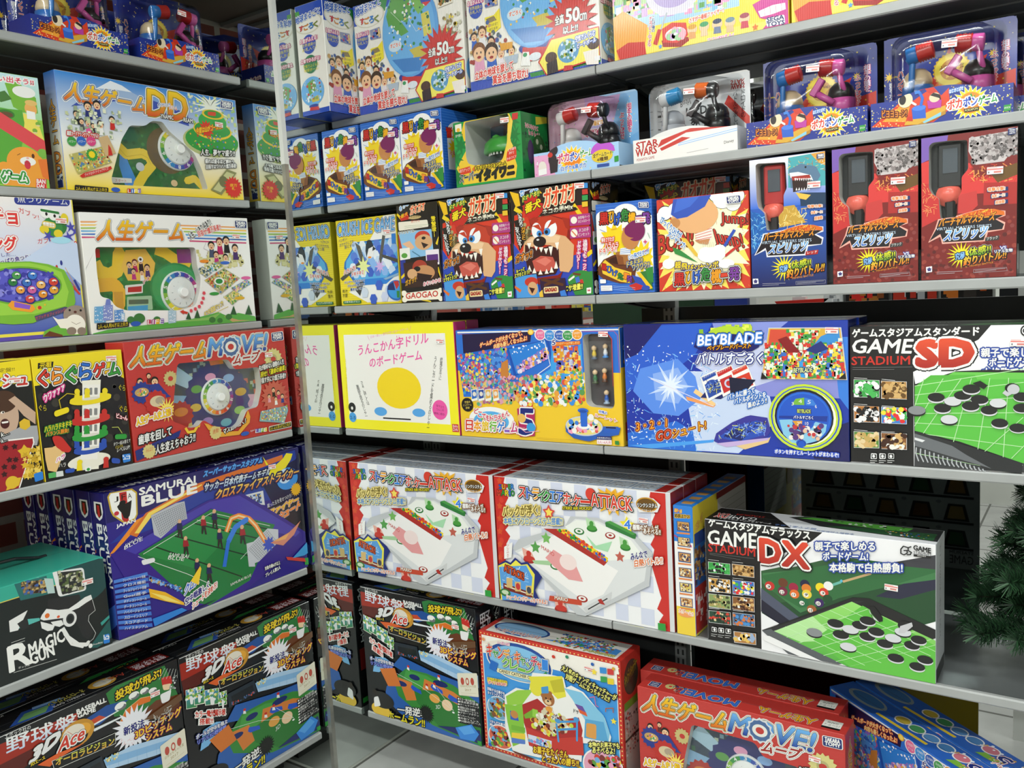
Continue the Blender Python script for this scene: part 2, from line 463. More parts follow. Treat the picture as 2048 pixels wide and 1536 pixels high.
# ---------------------------------------------------------------- the artwork of each box, face by face (millimetres)
ART = {}
ART['mountain.front'] = '''
P|2f86d6>f2f3ee|0 126 520 126 520 280 0 280
P|f2f3ee>f6d71c|0 0 520 0 520 126 0 126
P|3a52b0|32 199 117 261 182 235 242 210 359 190 359 223 236 248
P|e8eef6|103 252 142 276 172 269 198 256 150 256
P|9fb8dc|61 223 103 252 150 256 198 256 235 242 243 217 147 231
K|a8d060,d8e070,88b050,e8e8c8,c8d890|171 3.7|362 277 516 279 517 142 375 191|q|1
S|f2f6e8|434 252 63 17 16 90 1
E|b8c080|427 155 91 42
E|2f9a3c|431 159 87 37
E|f0c830|435 187 63 25
E|2f9a3c|435 189 59 21
E|3aa848|437 211 46 26
E|f0c830|440 231 36 13
E|2f9a3c|440 232 29 10.5
R|d8482a|3|424 237 451 239 449 228 423 227
K|c8e070,e8b030,c03020,5078c0|49 2.5|358 176 513 184 504 138 361 139|e|1
S|d8381c|415 189 25 16 12 90 1
T|今度は山がゴールだ!!|379 171 468 196 381 188|y|r:1.6
T|人生ゲーム|17 214 231 206 30 257|f8d020>d8561a|w:5 n:3 s:1.8
T|D|236 205 287 204 244 270|f8d020>d8561a|w:5 k:2.6 y:1.4 k:.6
T|D|298 203 353 202 306 272|f8d020>d8561a|w:5 k:2.6 y:1.4 k:.6
T|ダイナミック|268 229 305 234 269 239|b|w:1.2
T|ドリーム|303 228 325 228 304 237|r|w:1.2
T|YNAMIC|273 201 311 201 274 212|w|k:1.4
T|REAM|342 200 370 199 343 211|w|k:1.4
F|n|k|f0c49a|74 204 19
F|2a3a8a|k|f0c49a|98 210 19
F|k|k|f0c49a|43 182 15
F|w|k|f0c49a|102 164 16
F|r|k|f0c49a|134 179 15
F|m|k|f0c49a|70 165 14
F|d|k|f0c49a|54 166 12
F|k|k|f0c49a|82 159 10.6
K|e8ecd0,c8d0a0,98a888|76 3.7|20 200 164 202 152 131 13 143|q|4
T|職業カードでランクアップできる!|13 129 92 130 15 140|w|r:2
E|3a9a40|24 116 11.5 11.1
T|パワー|15 112 33 113 16 118|w|
E|2a66c0|48 119 11.7 11.2
T|パワー|39 114 57 116 40 120|w|
E|d84080|73 121 11.9 11.3
T|パワー|63 116 82 118 64 122|w|
P|b8b060|13 84 100 111 122 75 30 39
K|e0d060,c8a040,70a050,e8e0a0,5080b0,d06040|152 2.5|16 84 99 107 119 75 30 42|q|1
S|3a9a40|71 88 16 13 14 90 1
S|y|71 89 9.2 7.3 12 90 1
P|d0b080|92 132 118 140 135 98 107 88
P|r|114 90 117 118 123 109 126 92
P|r|34 35 46 43 118 65 120 59 106 50 41 31
T|ワイドなダイナミックサイズ|47 34 110 55 48 42|w|
T|人生、夢ヤマ盛り!!|386 115 500 122 388 132|w|k:2
T|盛れば盛るほど夢叶う。|398 95 499 100 399 107|w|d:1.4
T|目指すはワハハハ億万長者!|399 79 502 90 400 91|w|d:1.4
P|8a8a58|408 23 468 84 501 76 443 10.8
P|c8c890|416 25 467 77 492 71 440 18
E|707048|453 48 15 16
S|d8281c|485 34 32 24 18 90 1
T|億万/n札|472 26 497 27 474 44|y|
R|k|3|19 13 105 10.8 103 0.3 17 0.3
T|2人~6人用/6才以上向き|21 -0.2 100 0.6 22 9|y|
R|r|1|156 11.9 165 12 164 1 154 0.6
R|b|1|166 12 175 13 173 1.5 164 1.1
R|y|1|175 13 185 13 183 2 174 1.5
R|p|1|185 13 194 14 193 2.4 184 2
T|LIFE|156 1.6 193 2.4 157 10|w|
E|2a5ab8|124 7.1 12 5.8
R|w|4.6|468 274 509 274 506 251 464 251
R|20306e|3.8|469 273 507 273 504 253 466 253
T|TAKARA|471 263 502 263 472 271|w|w:-0.5
T|TOMY|470 255 501 255 471 262|w|w:-0.5
H|8|183 172 227 176 247 191 278 193 296 170 342 138 367 120 386 80 402 24 119 20 117 34 156 134
'''
ART['mountain.tray'] = '''
P|2c6a38|134 179 433 211 411 20 114 5
K|3f8a44,1f5a2e,2f7a3c|133 5.6|140 174 424 203 404 26 122 11.7|e|1
P|4a90d8|156 131 174 79 196 25 157 23 146 73
L|f0d040|26|148 121 170 102 213 110 233 102 242 83 214 55 192 25
L|f0d040|20|396 29 367 55 343 47
L|c8a830|1|151 116 169 97 212 106 229 99 237 83
E|c8d0d8|205 74 12 11.2
T|スタート|125 25 168 27 126 37|r|
P|e8e8e0|122 42 177 42 177 31 120 27
T|スタート|130 30 161 31 131 38|r|
E|6a5a38|291 123 62 61
E|e8c898|302 38 10 8.8
'''
ART['rainbow.front'] = '''
P|f4f3f0|0 0 503 0 503 298 0 298
P|f0a868|1.5 276 47 277 38 273 2.3 272
P|f0a868|277 274 496 273 496 269 278 270
P|f8c040|0.6 268 45 269 38 266 1.4 265
P|f8c040|281 266 495 264 495 260 283 262
P|a8c860|0.3 261 42 262 37 258 0.6 257
P|a8c860|286 258 494 256 494 251 288 254
P|6ab0e0|0.3 254 40 254 36 251 0.3 250
P|6ab0e0|291 250 493 247 493 243 293 245
P|4a7ac8|0.3 246 37 247 35 243 0.3 243
P|4a7ac8|296 241 492 238 492 234 298 237
P|d04878|0.3 239 35 239 34 236 0.3 235
P|d04878|301 233 491 229 491 225 303 229
T|人生ゲーム|38 230 281 230 54 280|f8d020>d8561a|k:3.6 w:2.8 s:1.4
T|人生、山あり谷あり!|307 233 380 277 297 250|k|w:1.2
T|目指せ!億万長者!!|332 242 408 264 329 258|e0301c|w:1.2
K|d8d090,c8c080,e0dca8|133 5|319 204 469 192 474 163 346 155|q|1
F|48506a|k|f0c49a|370 218 20
F|c02060|5a1a20|f0c49a|398 228 21
F|k|k|f0c49a|421 232 21
F|4a2a6a|2a1a18|f0c49a|449 211 20
F|c03080|3a1a18|f0c49a|383 193 17
F|e8e0d0|k|f0c49a|414 186 16
L|b090b0|0.8|354 228 344 211 360 204 350 190
P|b8b090|336 124 404 157 457 127 387 83
K|e0d060,78a850,c8a040,e8e0a0,5080b0,d06040,487838|228 2.8|340 124 404 154 453 127 388 87|q|2
E|w|385 120 17 10.7
E|2f8a3c|385 120 11.8 7.1
P|8090a0|313 152 335 162 365 144 343 131
K|c8c080,40606a,e0e0d0|57 2.5|317 152 335 159 361 144 343 132|q|1
P|a0a070|373 172 398 177 401 161 374 149
K|80c0e0,e0d060,408050,f0f0e0|57 2.5|346 158 373 172 396 161 370 147|q|1
P|88a0b0|423 99 479 123 497 111 439 84
K|e8a0c0,80b0e0,f0e080,508060|76 2.5|426 99 476 120 493 112 439 88|q|1
P|b0b090|395 76 431 94 462 76 422 51
K|e0d060,e0c050,60a050,f0e8a0|76 2.5|397 75 431 90 458 76 423 54|q|1
E|f0902a|342 176 15 4.5
E|3a6ac8|410 171 16 4.7
E|3a9a40|365 86 16 4.6
E|e0b020|450 70 17 4.7
E|e060a0|478 127 17 4.8
T|4つの追加マップ!|327 24 392 51 325 39|e8d020|5a4a10:.8 w:.4
L|e0d060|1.4|335 24 407 48
P|5ab048|2 3 42 9.3 125 13 274 19 373 34 398 23 441 28 498 15 501 2 233 0.3 123 0.3 1.7 1.1
P|88c060|228 15 335 22 382 33 354 14
P|c8a870|389 22 439 8 483 5.1 417 4.1
P|2a5a30|293 23 312 21 305 45
P|2a5a30|266 21 283 20 277 40
P|2a5a30|412 25 434 23 426 50
P|2a5a30|463 22 489 20 479 50
E|3a7a38|180 25 11 9
E|3a7a38|130 32 16 13
E|3a7a38|350 14 10.7 8.3
E|3a7a38|406 19 11.1 8.4
E|3a7a38|375 10.6 9.2 7.1
E|3a7a38|106 30 10.4 8.8
P|6aa8d8|13 68 42 68 38 28 8.1 28
K|e8f0f8|26 1.2|15 65 39 65 35 30 10.9 30|q|1
P|5a90d0|64 57 88 57 85 28 61 27
K|e8f0f8|26 1.2|67 55 85 54 82 30 64 29|q|1
P|88b8e0|80 48 91 49 88 31 78 29
K|e8f0f8|26 1.2|83 46 87 46 86 33 81 31|q|1
P|8090d0|36 70 61 70 57 33 31 32
K|e8f0f8|26 1.2|38 67 58 67 54 35 34 35|q|1
P|a8c8d8|216 50 239 50 235 14 212 13
K|e8f0f8|26 1.2|219 47 236 47 232 16 216 16|q|1
P|7080c8|41 70 56 70 56 85 46 85
P|d03a28|250 43 262 47 262 44 275 40 272 35 261 37 261 34
S|e04a5a|285 43 5.9 3.9 8 90 1
S|e04a5a|299 47 6 4 8 90 1
S|e04a5a|312 53 6 4 8 90 1
S|e04a5a|321 63 6 4 8 90 1
S|e04a5a|327 75 6.1 4 8 90 1
S|e04a5a|331 89 6.1 4 8 90 1
R|k|3|14 27 100 26 99 13 12 11
T|2人~6人用/6才以上向き|16 13 96 15 17 24|f0d820|
R|c84060|1|151 27 162 27 161 14 150 14
R|b04a90|1|164 27 175 27 173 14 162 14
R|e8b820|1|176 27 187 27 185 14 174 14
R|7a5ab0|1|188 27 200 27 198 13 187 14
T|LIFE|151 15 197 14 153 26|w|
E|2a5ab8|118 19 14 6.5
R|w|4.7|455 292 497 290 497 267 454 269
R|20306e|3.9|456 290 496 289 495 269 456 270
T|TAKARA|460 281 492 280 460 288|w|w:-0.5
T|TOMY|460 272 491 271 460 280|w|w:-0.5
H|10|32 214 319 214 319 162 327 131 319 93 302 56 254 46 98 54 69 65 58 85 32 92 30 152
'''
ART['rainbow.tray'] = '''
P|2a7a3a|27 217 341 218 320 39 8.3 57
K|3a9a48,1f6a30,2f8a40|114 5.6|33 211 336 211 317 41 15 59|e|1
L|f0c838|34|29 177 39 155 65 145 90 157 98 201
L|f0c838|30|202 211 230 201 262 180 292 173
L|f0b838|34|32 120 75 122 87 106 82 67
P|d8a038|71 103 97 102 95 55 73 58
P|8a3a80|265 211 316 211 316 173 265 173
P|f0c050|116 208 173 211 197 174 185 128 114 130 100 163
F|48506a|k|f0c49a|122 169 14
F|c02060|5a1a20|f0c49a|138 175 15
F|k|k|f0c49a|155 180 15
F|4a2a6a|k|f0c49a|172 162 15
F|c03080|k|f0c49a|132 153 13
F|w|k|f0c49a|155 149 13
E|2a8a4a|253 106 79 68
E|3aa05a|253 106 73 63
R|e8e8e0|2|104 118 155 121 152 97 103 94
R|c03028|1|112 113 151 115 149 100 110 100
T|ゴール|155 118 174 132 156 128|r|w:1
R|a8c8a0|4|106 89 177 89 176 52 102 55
R|5a6a50|2|110 81 166 80 165 68 109 69
P|4aa0d0|106 64 163 65 161 50 105 53
R|c83028|2|32 211 46 211 45 189 32 189
E|w|155 184 7.8 7.2
E|k|155 184 3.6 3.3
'''
ART['gears.front'] = '''
P|c23a34|0 0 500 0 500 297 0 297
T|人生ゲーム|10.8 235 229 235 28 283|f8d020>d8561a|w:5.5 k:3.6 e8e4b0:2.6 k:1.2
T|MOVE!|235 239 427 239 248 285|6fb4ee>163a9a|w:5 k:3.2 e8e8d8:2.4 k:.8
S|d8dce0|311 259 32 27 12 90 1
S|4a6a9a|311 259 26 24 12 90 1
E|e8e8e0|311 259 18 15
E|c23a34|311 259 9.8 8.3
T|ムーブ|312 210 397 212 324 239|a02a24|w:5 k:3 w:2.2
S|d8d088|452 211 33 27 16 90 1
E|c23a34|452 211 9 7.2
S|b8b078|452 211 14 14 10 90 1
E|c23a34|452 211 9 7.2
T|先が読めない激動の人生|398 182 489 193 399 197|w|k:2.2
T|回せ!「運命の歯車」|402 163 494 175 404 179|f4e820|k:2.2
T|目指す先には億万長者!!|395 146 491 152 397 162|w|k:2.2
R|w|4.9|451 286 495 288 496 262 452 261
R|20306e|4|453 285 493 286 494 263 453 262
T|TAKARA|457 274 489 275 457 283|w|w:-0.5
T|TOMY|457 265 490 266 457 273|w|w:-0.5
S|c8b878|118 195 21 17 14 90 1
E|c23a34|118 195 7.1 6.4
F|5a2a20|k|f0c49a|33 197 15
F|2a3a8a|k|f0c49a|73 193 19
F|5a2020|k|f0c49a|58 209 11.2
S|2a3a8a|35 170 29 24 14 90 1
E|c8a060|35 171 19 10.9
K|e0a040,50a050,a060a0,e8e0c0|26 3.7|24 179 47 176 46 163 23 167|e|1
P|2a3a8a|56 187 83 187 108 154 114 150 100 149 84 167 69 153
S|c03028|71 140 33 28 12 90 1
E|d8c8a0|75 143 21 14
E|b0a088|82 144 13 9.5
S|f8e060|100 117 32 14 16 90 1
T|人生ゲーム史上初!|12 90 109 102 11.8 110|f8e020|c83a20:4 w:3 c83a20:.8
P|20307a|0.3 30 92 50 133 60 125 44 78 27 25 9 2.2 4.2
T|歯車を回して|11.5 42 104 51 14 66|w|k:3
T|人生変えちゃおう!!|54 9.3 171 23 57 34|w|k:3
S|d8c880|38 22 19 16 14 90 1
T|みんなの|29 20 48 22 30 31|c83a20|
L|f0c838|7|146 63 153 50 172 50 185 66
P|f0c838|178 64 194 71 188 57
P|e8a838|203 66 216 61 252 34 308 27 341 53 336 60 347 81 353 60 349 44 311 16 246 21 214 47
S|d8c880|236 36 20 17 14 90 1
T|連動|226 32 246 35 227 44|c83a20|
T|マス目が動く!|259 25 335 45 261 41|w|k:2
R|7a5ab0|1|366 23 376 22 374 11.1 365 11.1
R|3a8ac8|1|376 22 386 22 385 10.7 375 10.6
R|8ab850|1|387 22 396 21 395 10.2 385 10.1
R|e8c838|1|397 21 407 21 406 9.7 396 9.7
T|LIFE|365 11.3 404 9.3 367 22|w|
T|the game of|348 16 363 17 349 23|w|
E|2a5ab8|330 16 14 5.9
S|c86050|444 105 50 37 18 90 1
F|k|k|f0c49a|441 123 12
F|c02060|k|f0c49a|458 113 11.5
F|2a3a8a|k|f0c49a|471 101 11.6
F|e8a0b0|k|f0c49a|424 107 10.7
F|w|k|f0c49a|447 97 10.8
P|88b0b8|390 69 486 72 488 57 470 23 382 42
K|c8c060,70a0b0,d08050,e8e8d0,6080c0,a0b050|209 2.2|394 68 485 71 473 26 387 45|q|1
R|e8e0d0|3|413 22 497 24 496 7.4 412 7
R|k|2.5|415 20 495 22 495 9.2 414 8.8
T|2人~6人用/6才以上向き|416 9.9 491 10.6 418 21|f0d820|
H|10|143 231 299 226 317 196 400 194 402 133 383 83 346 80 322 45 301 36 235 52 202 76 186 60 159 60 134 75 112 86 122 140
'''
ART['gears.tray'] = '''
P|3a4a5a|128 262 419 232 392 12 104 65
K|88a8b8,5a8a9a,a8b8a0,3a6a4a,c06050|114 5.6|134 255 410 225 384 21 112 70|q|1
P|a8c8d8|201 179 181 155 115 189 144 223
P|88b0d0|175 140 175 110 100 110 101 153
P|c8b060|180 94 199 67 141 32 113 71
P|b0c0d0|214 56 247 41 228 0.3 178 3.3
P|a04848|266 39 302 43 333 0.3 278 0.3
P|80b090|319 51 344 73 419 28 379 0.3
P|d0a0b0|352 88 356 120 447 115 441 67
S|28306e|262 118 106 99 26 90 1
E|c8a030|338 130 19 11.1
E|88b0e0|302 173 18 11
E|e0a0c0|244 182 17 10.8
E|60a050|198 155 17 10.6
E|d0b040|190 107 17 10.6
E|a080c0|223 65 17 10.7
E|70b0c0|281 53 18 10.9
E|90c060|329 80 18 11.1
S|b03028|144 94 39 33 14 90 1
E|d88030|145 102 21 11.7
P|f08030|244 227 288 228 290 214 248 213
'''
ART['gears.top'] = '''
T|人生ゲーム|430 42 300 42 430 12|e0a020|w:2 k:1.2
T|MOVE!|250 42 110 42 250 12|3a6ac8|w:2 k:1.2
S|c8b878|75 34 14 12 12 90 1
E|c23a34|75 34 4 4
K|5a3a3a,2a3a8a,c8a080,8a8a90|26 3.1|80 12 110 12 110 45 80 45|e|1
R|w|2|22 14 50 14 50 40 22 40
R|20306e|2|23 15 49 15 49 39 23 39
T|TAKARA|46 25 26 25 46 18|w|
T|TOMY|46 36 26 36 46 28|w|
R|e8e8e0|1|445 12 485 12 485 50 445 50
R|k|0.5|445 12 485 12 485 20 445 20
T|パーティ/nGAME|482 44 448 44 482 24|k|
'''
ART['gears.side'] = '''
V|人/n生/nゲ/nー/nム|25 110 59 110 25 270|e0a020|w:3 k:2
R|20306e|3|24 24 60 24 60 46 24 46
T|MOVE!|20 70 66 70 20 92|3a6ac8|w:2 k:1
'''
ART['mountain.side'] = '''
P|2f6fc0>f0ece0|0 112 50 112 50 281 0 281
P|f0ece0>f0c820|0 0 50 0 50 112 0 112
R|d8dce0|2|12 8 38 8 38 56 12 56
K|2a3a5a|22 2.5|14 10 36 10 36 54 14 54|q|1
V|人/n生/nゲ/nー/nム|12 110 38 110 12 215|e0a030|2a3a60:1.6
V|D/nD|12 40 38 40 12 92|e08a28|2a3a60:1.6
R|20306e|2|14 8 36 8 36 26 14 26
'''
ART['fishing.front'] = '''
P|f2ecea>c8d4f0|0 166 450 166 450 331 0 331
P|9ab4e8>3a4ab0|0 0 450 0 450 166 0 166
P|e8dc50|436 0 446 0 446 331 436 331
P|f0ece0|446 0 450 0 450 331 446 331
P|5a4ab0|0 0 450 0 450 9.9 0 9.9
P|e8dc50|0 9.9 436 9.9 436 17 0 17
R|2c3a90|20|304 330 434 329 432 310 303 309
T|魚つりゲーム|310 314 427 312 311 330|w|
T|ガブッチョ|140 263 305 264 140 300|e03a38|e03a38:4.6 w:3.4
T|フィッシング|123 211 298 204 122 243|e03a38|e03a38:4.6 w:3.4
T|ガブッ!|311 291 355 275 310 305|d84038|
T|ガブッ!|345 220 388 223 346 233|d84038|
T|ガブッチョ!|345 185 436 208 346 206|w|d84038:2.4
T|やっぱり魚つりは|245 172 333 187 245 183|4a3a90|w:1
T|した…|261 191 292 193 261 199|4a3a90|
P|c8d8f4|305 183 395 236 448 222 448 121 410 153
E|2f7a3a|392 264 27 25
E|3a8a44|383 259 25 22
E|e8d030|415 280 9.2 13
E|e8d030|364 254 11 9.4
E|e8d030|396 245 10.7 9.4
E|w|371 293 13 13
E|w|390 288 13 13
E|k|373 290 2.9 3.9
E|k|392 286 3 3.9
R|2f7a3a|4|360 302 404 296 404 290 360 296
R|e8c860|8|361 275 393 270 391 255 360 261
R|w|5|363 272 390 268 389 259 362 264
L|c8a040|1|362 265 389 263
L|c8a040|0.8|369 271 369 262
L|c8a040|0.8|377 270 376 261
L|c8a040|0.8|384 270 383 259
S|4a4ab0|428 261 15 4.9 5 20 1
S|4a4ab0|439 251 15 5 5 10 1
S|4a4ab0|372 239 15 4.6 5 60 1
S|4a4ab0|420 238 15 4.8 5 30 1
E|a8dcf0|401 229 24 8.1
L|e8a050|1.2|403 165 431 102
L|d03a30|5|416 120 431 101
L|c06040|1.2|383 166 424 117
L|2a3a90|5|422 135 432 111
E|2a3a90|395 176 2.9 6
E|c03a38|383 166 2.8 5.3
P|7ab838|132 176 323 180 364 173 400 159 418 117 419 83 412 67 345 51 313 38 268 38 198 48 129 67
P|9ad048|154 175 320 177 361 168 393 154 405 107 394 74 320 59 199 60 141 90
E|6aa830|298 125 93 44
E|3a3a90|298 125 89 40
E|5a5ac8|298 126 83 37
K|3a3aa0,8a8ae0,4848b0|114 5.6|230 161 376 155 370 90 228 100|e|1
E|28287a|288 147 11.9 10.5
E|4a9a50|288 149 9.8 8.9
E|w|290 150 5.2 4.2 0 180
E|k|290 149 1.3 1.7
E|28287a|323 147 12 10.7
E|3a7ad0|324 148 10.2 9
E|w|325 150 5.4 4.2 0 180
E|k|326 148 1.3 1.7
E|28287a|371 130 13 10.8
E|d04030|371 132 10.6 9.1
E|w|373 133 5.6 4.3 0 180
E|k|374 132 1.4 1.7
E|28287a|278 133 11.7 10.3
E|2a7a40|278 134 9.7 8.7
E|w|280 136 5.1 4.1 0 180
E|k|280 134 1.3 1.6
E|28287a|309 131 12 10.5
E|3a70c0|309 132 10 8.8
E|w|311 134 5.3 4.2 0 180
E|k|311 132 1.3 1.7
E|28287a|341 125 12 10.6
E|e8b060|341 126 10.3 8.9
E|w|342 128 5.4 4.2 0 180
E|k|343 126 1.3 1.7
E|28287a|369 112 13 10.6
E|e0a030|370 113 10.5 9
E|w|371 115 5.5 4.2 0 180
E|k|372 113 1.4 1.7
E|28287a|293 114 11.8 10.2
E|e8a040|293 116 9.8 8.6
E|w|294 117 5.1 4.1 0 180
E|k|295 115 1.3 1.6
E|28287a|343 102 12 10.4
E|e0902a|343 104 10.2 8.8
E|w|345 105 5.4 4.1 0 180
E|k|345 104 1.3 1.7
E|28287a|312 92 12 10.2
E|d04848|312 94 9.9 8.6
E|w|314 95 5.2 4 0 180
E|k|314 94 1.3 1.6
E|28287a|318 114 12 10.4
E|d060a0|319 115 10 8.8
E|w|320 117 5.3 4.1 0 180
E|k|321 115 1.3 1.6
P|f0a030|271 92 317 80 322 70 312 63 270 71 261 82
P|8a5ad0|276 89 312 79 308 70 275 77
K|d03a30,e0c030,3a60d0|5 5|325 79 350 80 350 72 325 71|e|1
L|4a4a70|12|319 48 393 66
T|ガブッチョフィッシング|319 44 392 61 319 52|e05040|
P|6ab040|331 4.5 337 18 370 30 390 41 427 43 445 47 448 0.3
P|6a3a20|332 5.7 348 17 378 5.5 378 0.3
E|9a8a80|416 50 31 24
P|9a8a80|387 55 396 68 441 64 443 36 437 6.9 422 5.8 395 8.8 391 20
E|f4f0ea|412 28 25 24
P|f4f0ea|359 51 371 43 393 44 396 19 375 22
E|k|402 63 2.8 2.7
E|k|429 61 2.9 2.8
E|5a2a20|415 58 3.9 2.8
L|8a7a70|1|403 35 414 28 425 32
E|8a7a70|401 13 12 9.5
E|8a7a70|426 10.8 11.3 9.6
P|f4f0ea|406 48 411 42 400 43
P|f4f0ea|420 47 427 42 417 41
'''
ART['mole.front'] = '''
P|8cc848|0 0 420 0 420 254 0 254
P|c8e8f0>a8dca0|0 157 420 157 420 254 0 254
P|f0e060|377 170 407 157 418 113 413 90 367 106
P|7ab83c|343 231 371 239 410 207 411 172 377 170 356 180
T|穴から追い出そう!!|257 232 408 235 258 245|e8506a|w:2.5
E|w|384 217 26 13
P|4a7a3a|305 200 341 214 355 197 330 187
P|5aa838|276 178 344 174 375 175 377 147 370 112 341 4.5 258 6.3
E|3a7a30|338 162 19 10.1
E|6a4a30|339 161 14 6.3
L|e04a50|34|300 160 413 96
E|f0b060|395 180 14 15
P|f4f4f0|385 176 404 174 404 157 384 157
E|e8c070|397 194 14 6.6
E|7ab040|408 148 5.8 4.7
E|e8d8a0|408 144 5.2 1.8
E|7ab040|399 132 5.7 4.7
E|e8d8a0|399 127 5.2 1.8
E|f0a038|369 55 42 37
P|f0a038|331 55 408 55 413 0.3 314 2.4
E|f0a038|321 44 13 11.1
E|w|375 60 18 10
E|e8b0b0|375 67 3.4 2.3
L|5a3018|1.2|352 72 359 76
E|5a3018|388 73 3.4 5.2
E|d03048|373 52 7 10
L|8a5020|1|366 58 380 55
E|7ab848|411 81 11.6 10.5
P|e87830|398 66 420 69 420 20 405 26
T|ゲーム|312 10.6 368 11 315 34|w|w:6 3a9a40:4
R|d83038|1|389 22 413 22 410 0.3 386 0.3
T|BAN|389 11.5 409 11.1 390 21|w|w:-.4
T|DAI|388 1.3 405 0.9 389 9.8|w|w:-.4
'''
ART['tower.front'] = '''
P|1c1a1a|0 0 217 0 217 281 0 281
P|f0d820|0.3 281 217 281 217 211 185 229 0.3 219
K|302c28,3a3630|57 8.7|8.1 215 207 196 211 54 17 72|e|1
P|k|14 269 49 269 46 256 12 256
T|元祖|16 256 43 258 18 268|y|k:.6
T|ぐ|8.1 215 33 216 11.9 252|d83a2a|k:5 w:4 k:1.6
T|ら|39 217 64 218 43 254|f0902a|k:5 w:4 k:1.6
T|ぐ|70 215 100 216 74 253|3a9a3a|k:5 w:4 k:1.6
T|ら|103 217 133 217 107 258|2a6ac8|k:5 w:4 k:1.6
T|ゲ|137 221 165 222 141 254|d83a2a|k:5 w:4 k:1.6
T|ー|166 227 182 229 167 234|f0c020|k:5 w:4 k:1.6
T|ム|175 221 204 222 178 251|3a9a3a|k:5 w:4 k:1.6
P|f4f0e0|84 10.7 125 5.6 152 203 154 215 108 218 108 207
E|f0ecdc|105 29 52 17
P|f4f0e8|84 36 125 29 127 57 89 64
E|2a50b0|110 55 40 10.2
E|2a50b0|111 59 40 9.7
P|f6f2ea|90 60 131 55 137 85 95 92
E|e0dcd0|110 58 22 3.4
R|8a8a88|2|95 69 102 67 104 83 97 84
R|8a8a88|2|108 66 115 65 117 81 110 82
R|8a8a88|2|120 65 127 63 129 79 122 80
E|2a50b0|80 79 6.4 6.8
P|2a50b0|72 65 86 64 85 77 75 79
E|2a50b0|104 75 6.6 6.8
P|2a50b0|95 61 109 60 109 74 98 75
E|2a50b0|145 68 6.8 7
P|2a50b0|136 54 151 53 151 67 140 69
E|2f9a3c|114 86 44 10.3
E|2f9a3c|114 90 44 9.8
P|f6f2ea|94 91 135 87 141 117 99 123
E|e0dcd0|114 89 22 3.5
R|8a8a88|2|98 100 106 99 107 114 100 115
R|8a8a88|2|112 98 119 97 121 113 114 114
R|8a8a88|2|124 96 131 95 133 111 126 112
E|2f9a3c|84 110 6.4 6.8
P|2f9a3c|75 96 89 95 89 108 79 110
E|2f9a3c|107 106 6.6 6.9
P|2f9a3c|98 93 113 92 113 105 102 106
E|2f9a3c|150 100 6.9 7
P|2f9a3c|140 86 155 85 155 99 144 100
E|c83028|119 123 48 10.4
E|c83028|119 127 48 9.9
P|f6f2ea|98 128 140 125 146 155 103 160
E|e0dcd0|119 126 22 3.5
R|8a8a88|2|103 137 110 136 112 152 105 153
R|8a8a88|2|116 135 123 134 125 150 118 151
R|8a8a88|2|128 134 136 133 138 149 130 150
E|c83028|88 147 6.5 6.9
P|c83028|80 133 94 132 94 145 83 147
E|c83028|112 144 6.6 7
P|c83028|103 130 117 129 117 142 106 144
E|c83028|154 138 6.9 7.1
P|c83028|145 124 160 123 160 137 149 138
E|f0d820|124 171 51 10.6
E|f0d820|125 175 51 10
P|f6f2ea|104 175 146 173 152 204 109 208
E|e0dcd0|125 174 22 3.5
R|8a8a88|2|109 185 116 184 118 200 111 201
R|8a8a88|2|122 183 129 182 131 199 124 199
R|8a8a88|2|134 182 142 181 144 197 136 198
E|f0d820|94 194 6.5 7
P|f0d820|85 180 99 179 99 193 89 194
E|f0d820|118 192 6.7 7.1
P|f0d820|109 177 123 177 123 190 112 192
E|f0d820|161 187 6.9 7.2
P|f0d820|151 173 166 172 166 186 155 187
R|f0d820|12|35 157 70 163 71 150 36 143
L|c8b020|2|52 161 50 181 70 193 90 188
T|ウワァァァ|17 179 66 202 16 196|w|d83a8a:2.5
T|ぐら|2.7 164 19 160 4 177|f0d820|
T|ぐら|196 184 212 180 198 198|f0d820|
T|ぐら|192 133 211 128 194 147|f0d820|
T|ハラハラドキドキ|9.5 113 72 117 10.8 126|f0d820|2f7a30:2
T|バランス勝負!|11.1 103 63 104 12 113|f0902a|2f7a30:2
P|e8c080|4.3 78 32 76 50 62 39 44 25 19 6.8 26 4.1 51
E|e8c080|33 68 17 11
R|c83028|10|23 103 45 99 67 62 49 59 29 77
R|c83028|8|38 81 67 67 60 57 39 64
T|ハラ|27 40 47 47 29 50|m|w:2
T|ハラ|32 28 48 27 33 37|w|
T|ピュ~ん|182 119 209 108 184 130|w|d84a60:.8
R|2f9a3c|8|174 80 204 76 203 64 172 68
L|c8d060|1.5|168 98 184 96 192 80
T|タワー組み替えで|167 52 211 54 168 61|w|
T|ぐらぐら|171 44 190 45 172 52|f0d820|
T|レベルUP!|174 36 207 38 176 46|w|
R|2a80d8|3|186 28 208 27 206 8 187 7.2
K|w|19 1.2|188 26 206 26 205 14 188 14|q|1
E|f0d820|81 31 6.4 5.6
P|f0d820|71 11.8 85 10.5 85 27 75 29
E|c83028|145 25 6.8 5.8
P|c83028|135 5.3 149 3.9 150 21 139 23
R|2a50b0|6|159 26 180 19 179 7.2 157 13
R|2a50b0|6|45 21 68 20 66 9.9 44 12
R|w|3|92 16 107 16 105 5.1 91 6.6
E|2f9a3c|99 9.9 4.1 3.4
R|58b060|1|6.2 20 23 20 23 7.6 6.3 8.2
R|d8dcd8|1|24 20 40 19 40 6.9 23 7.4
'''
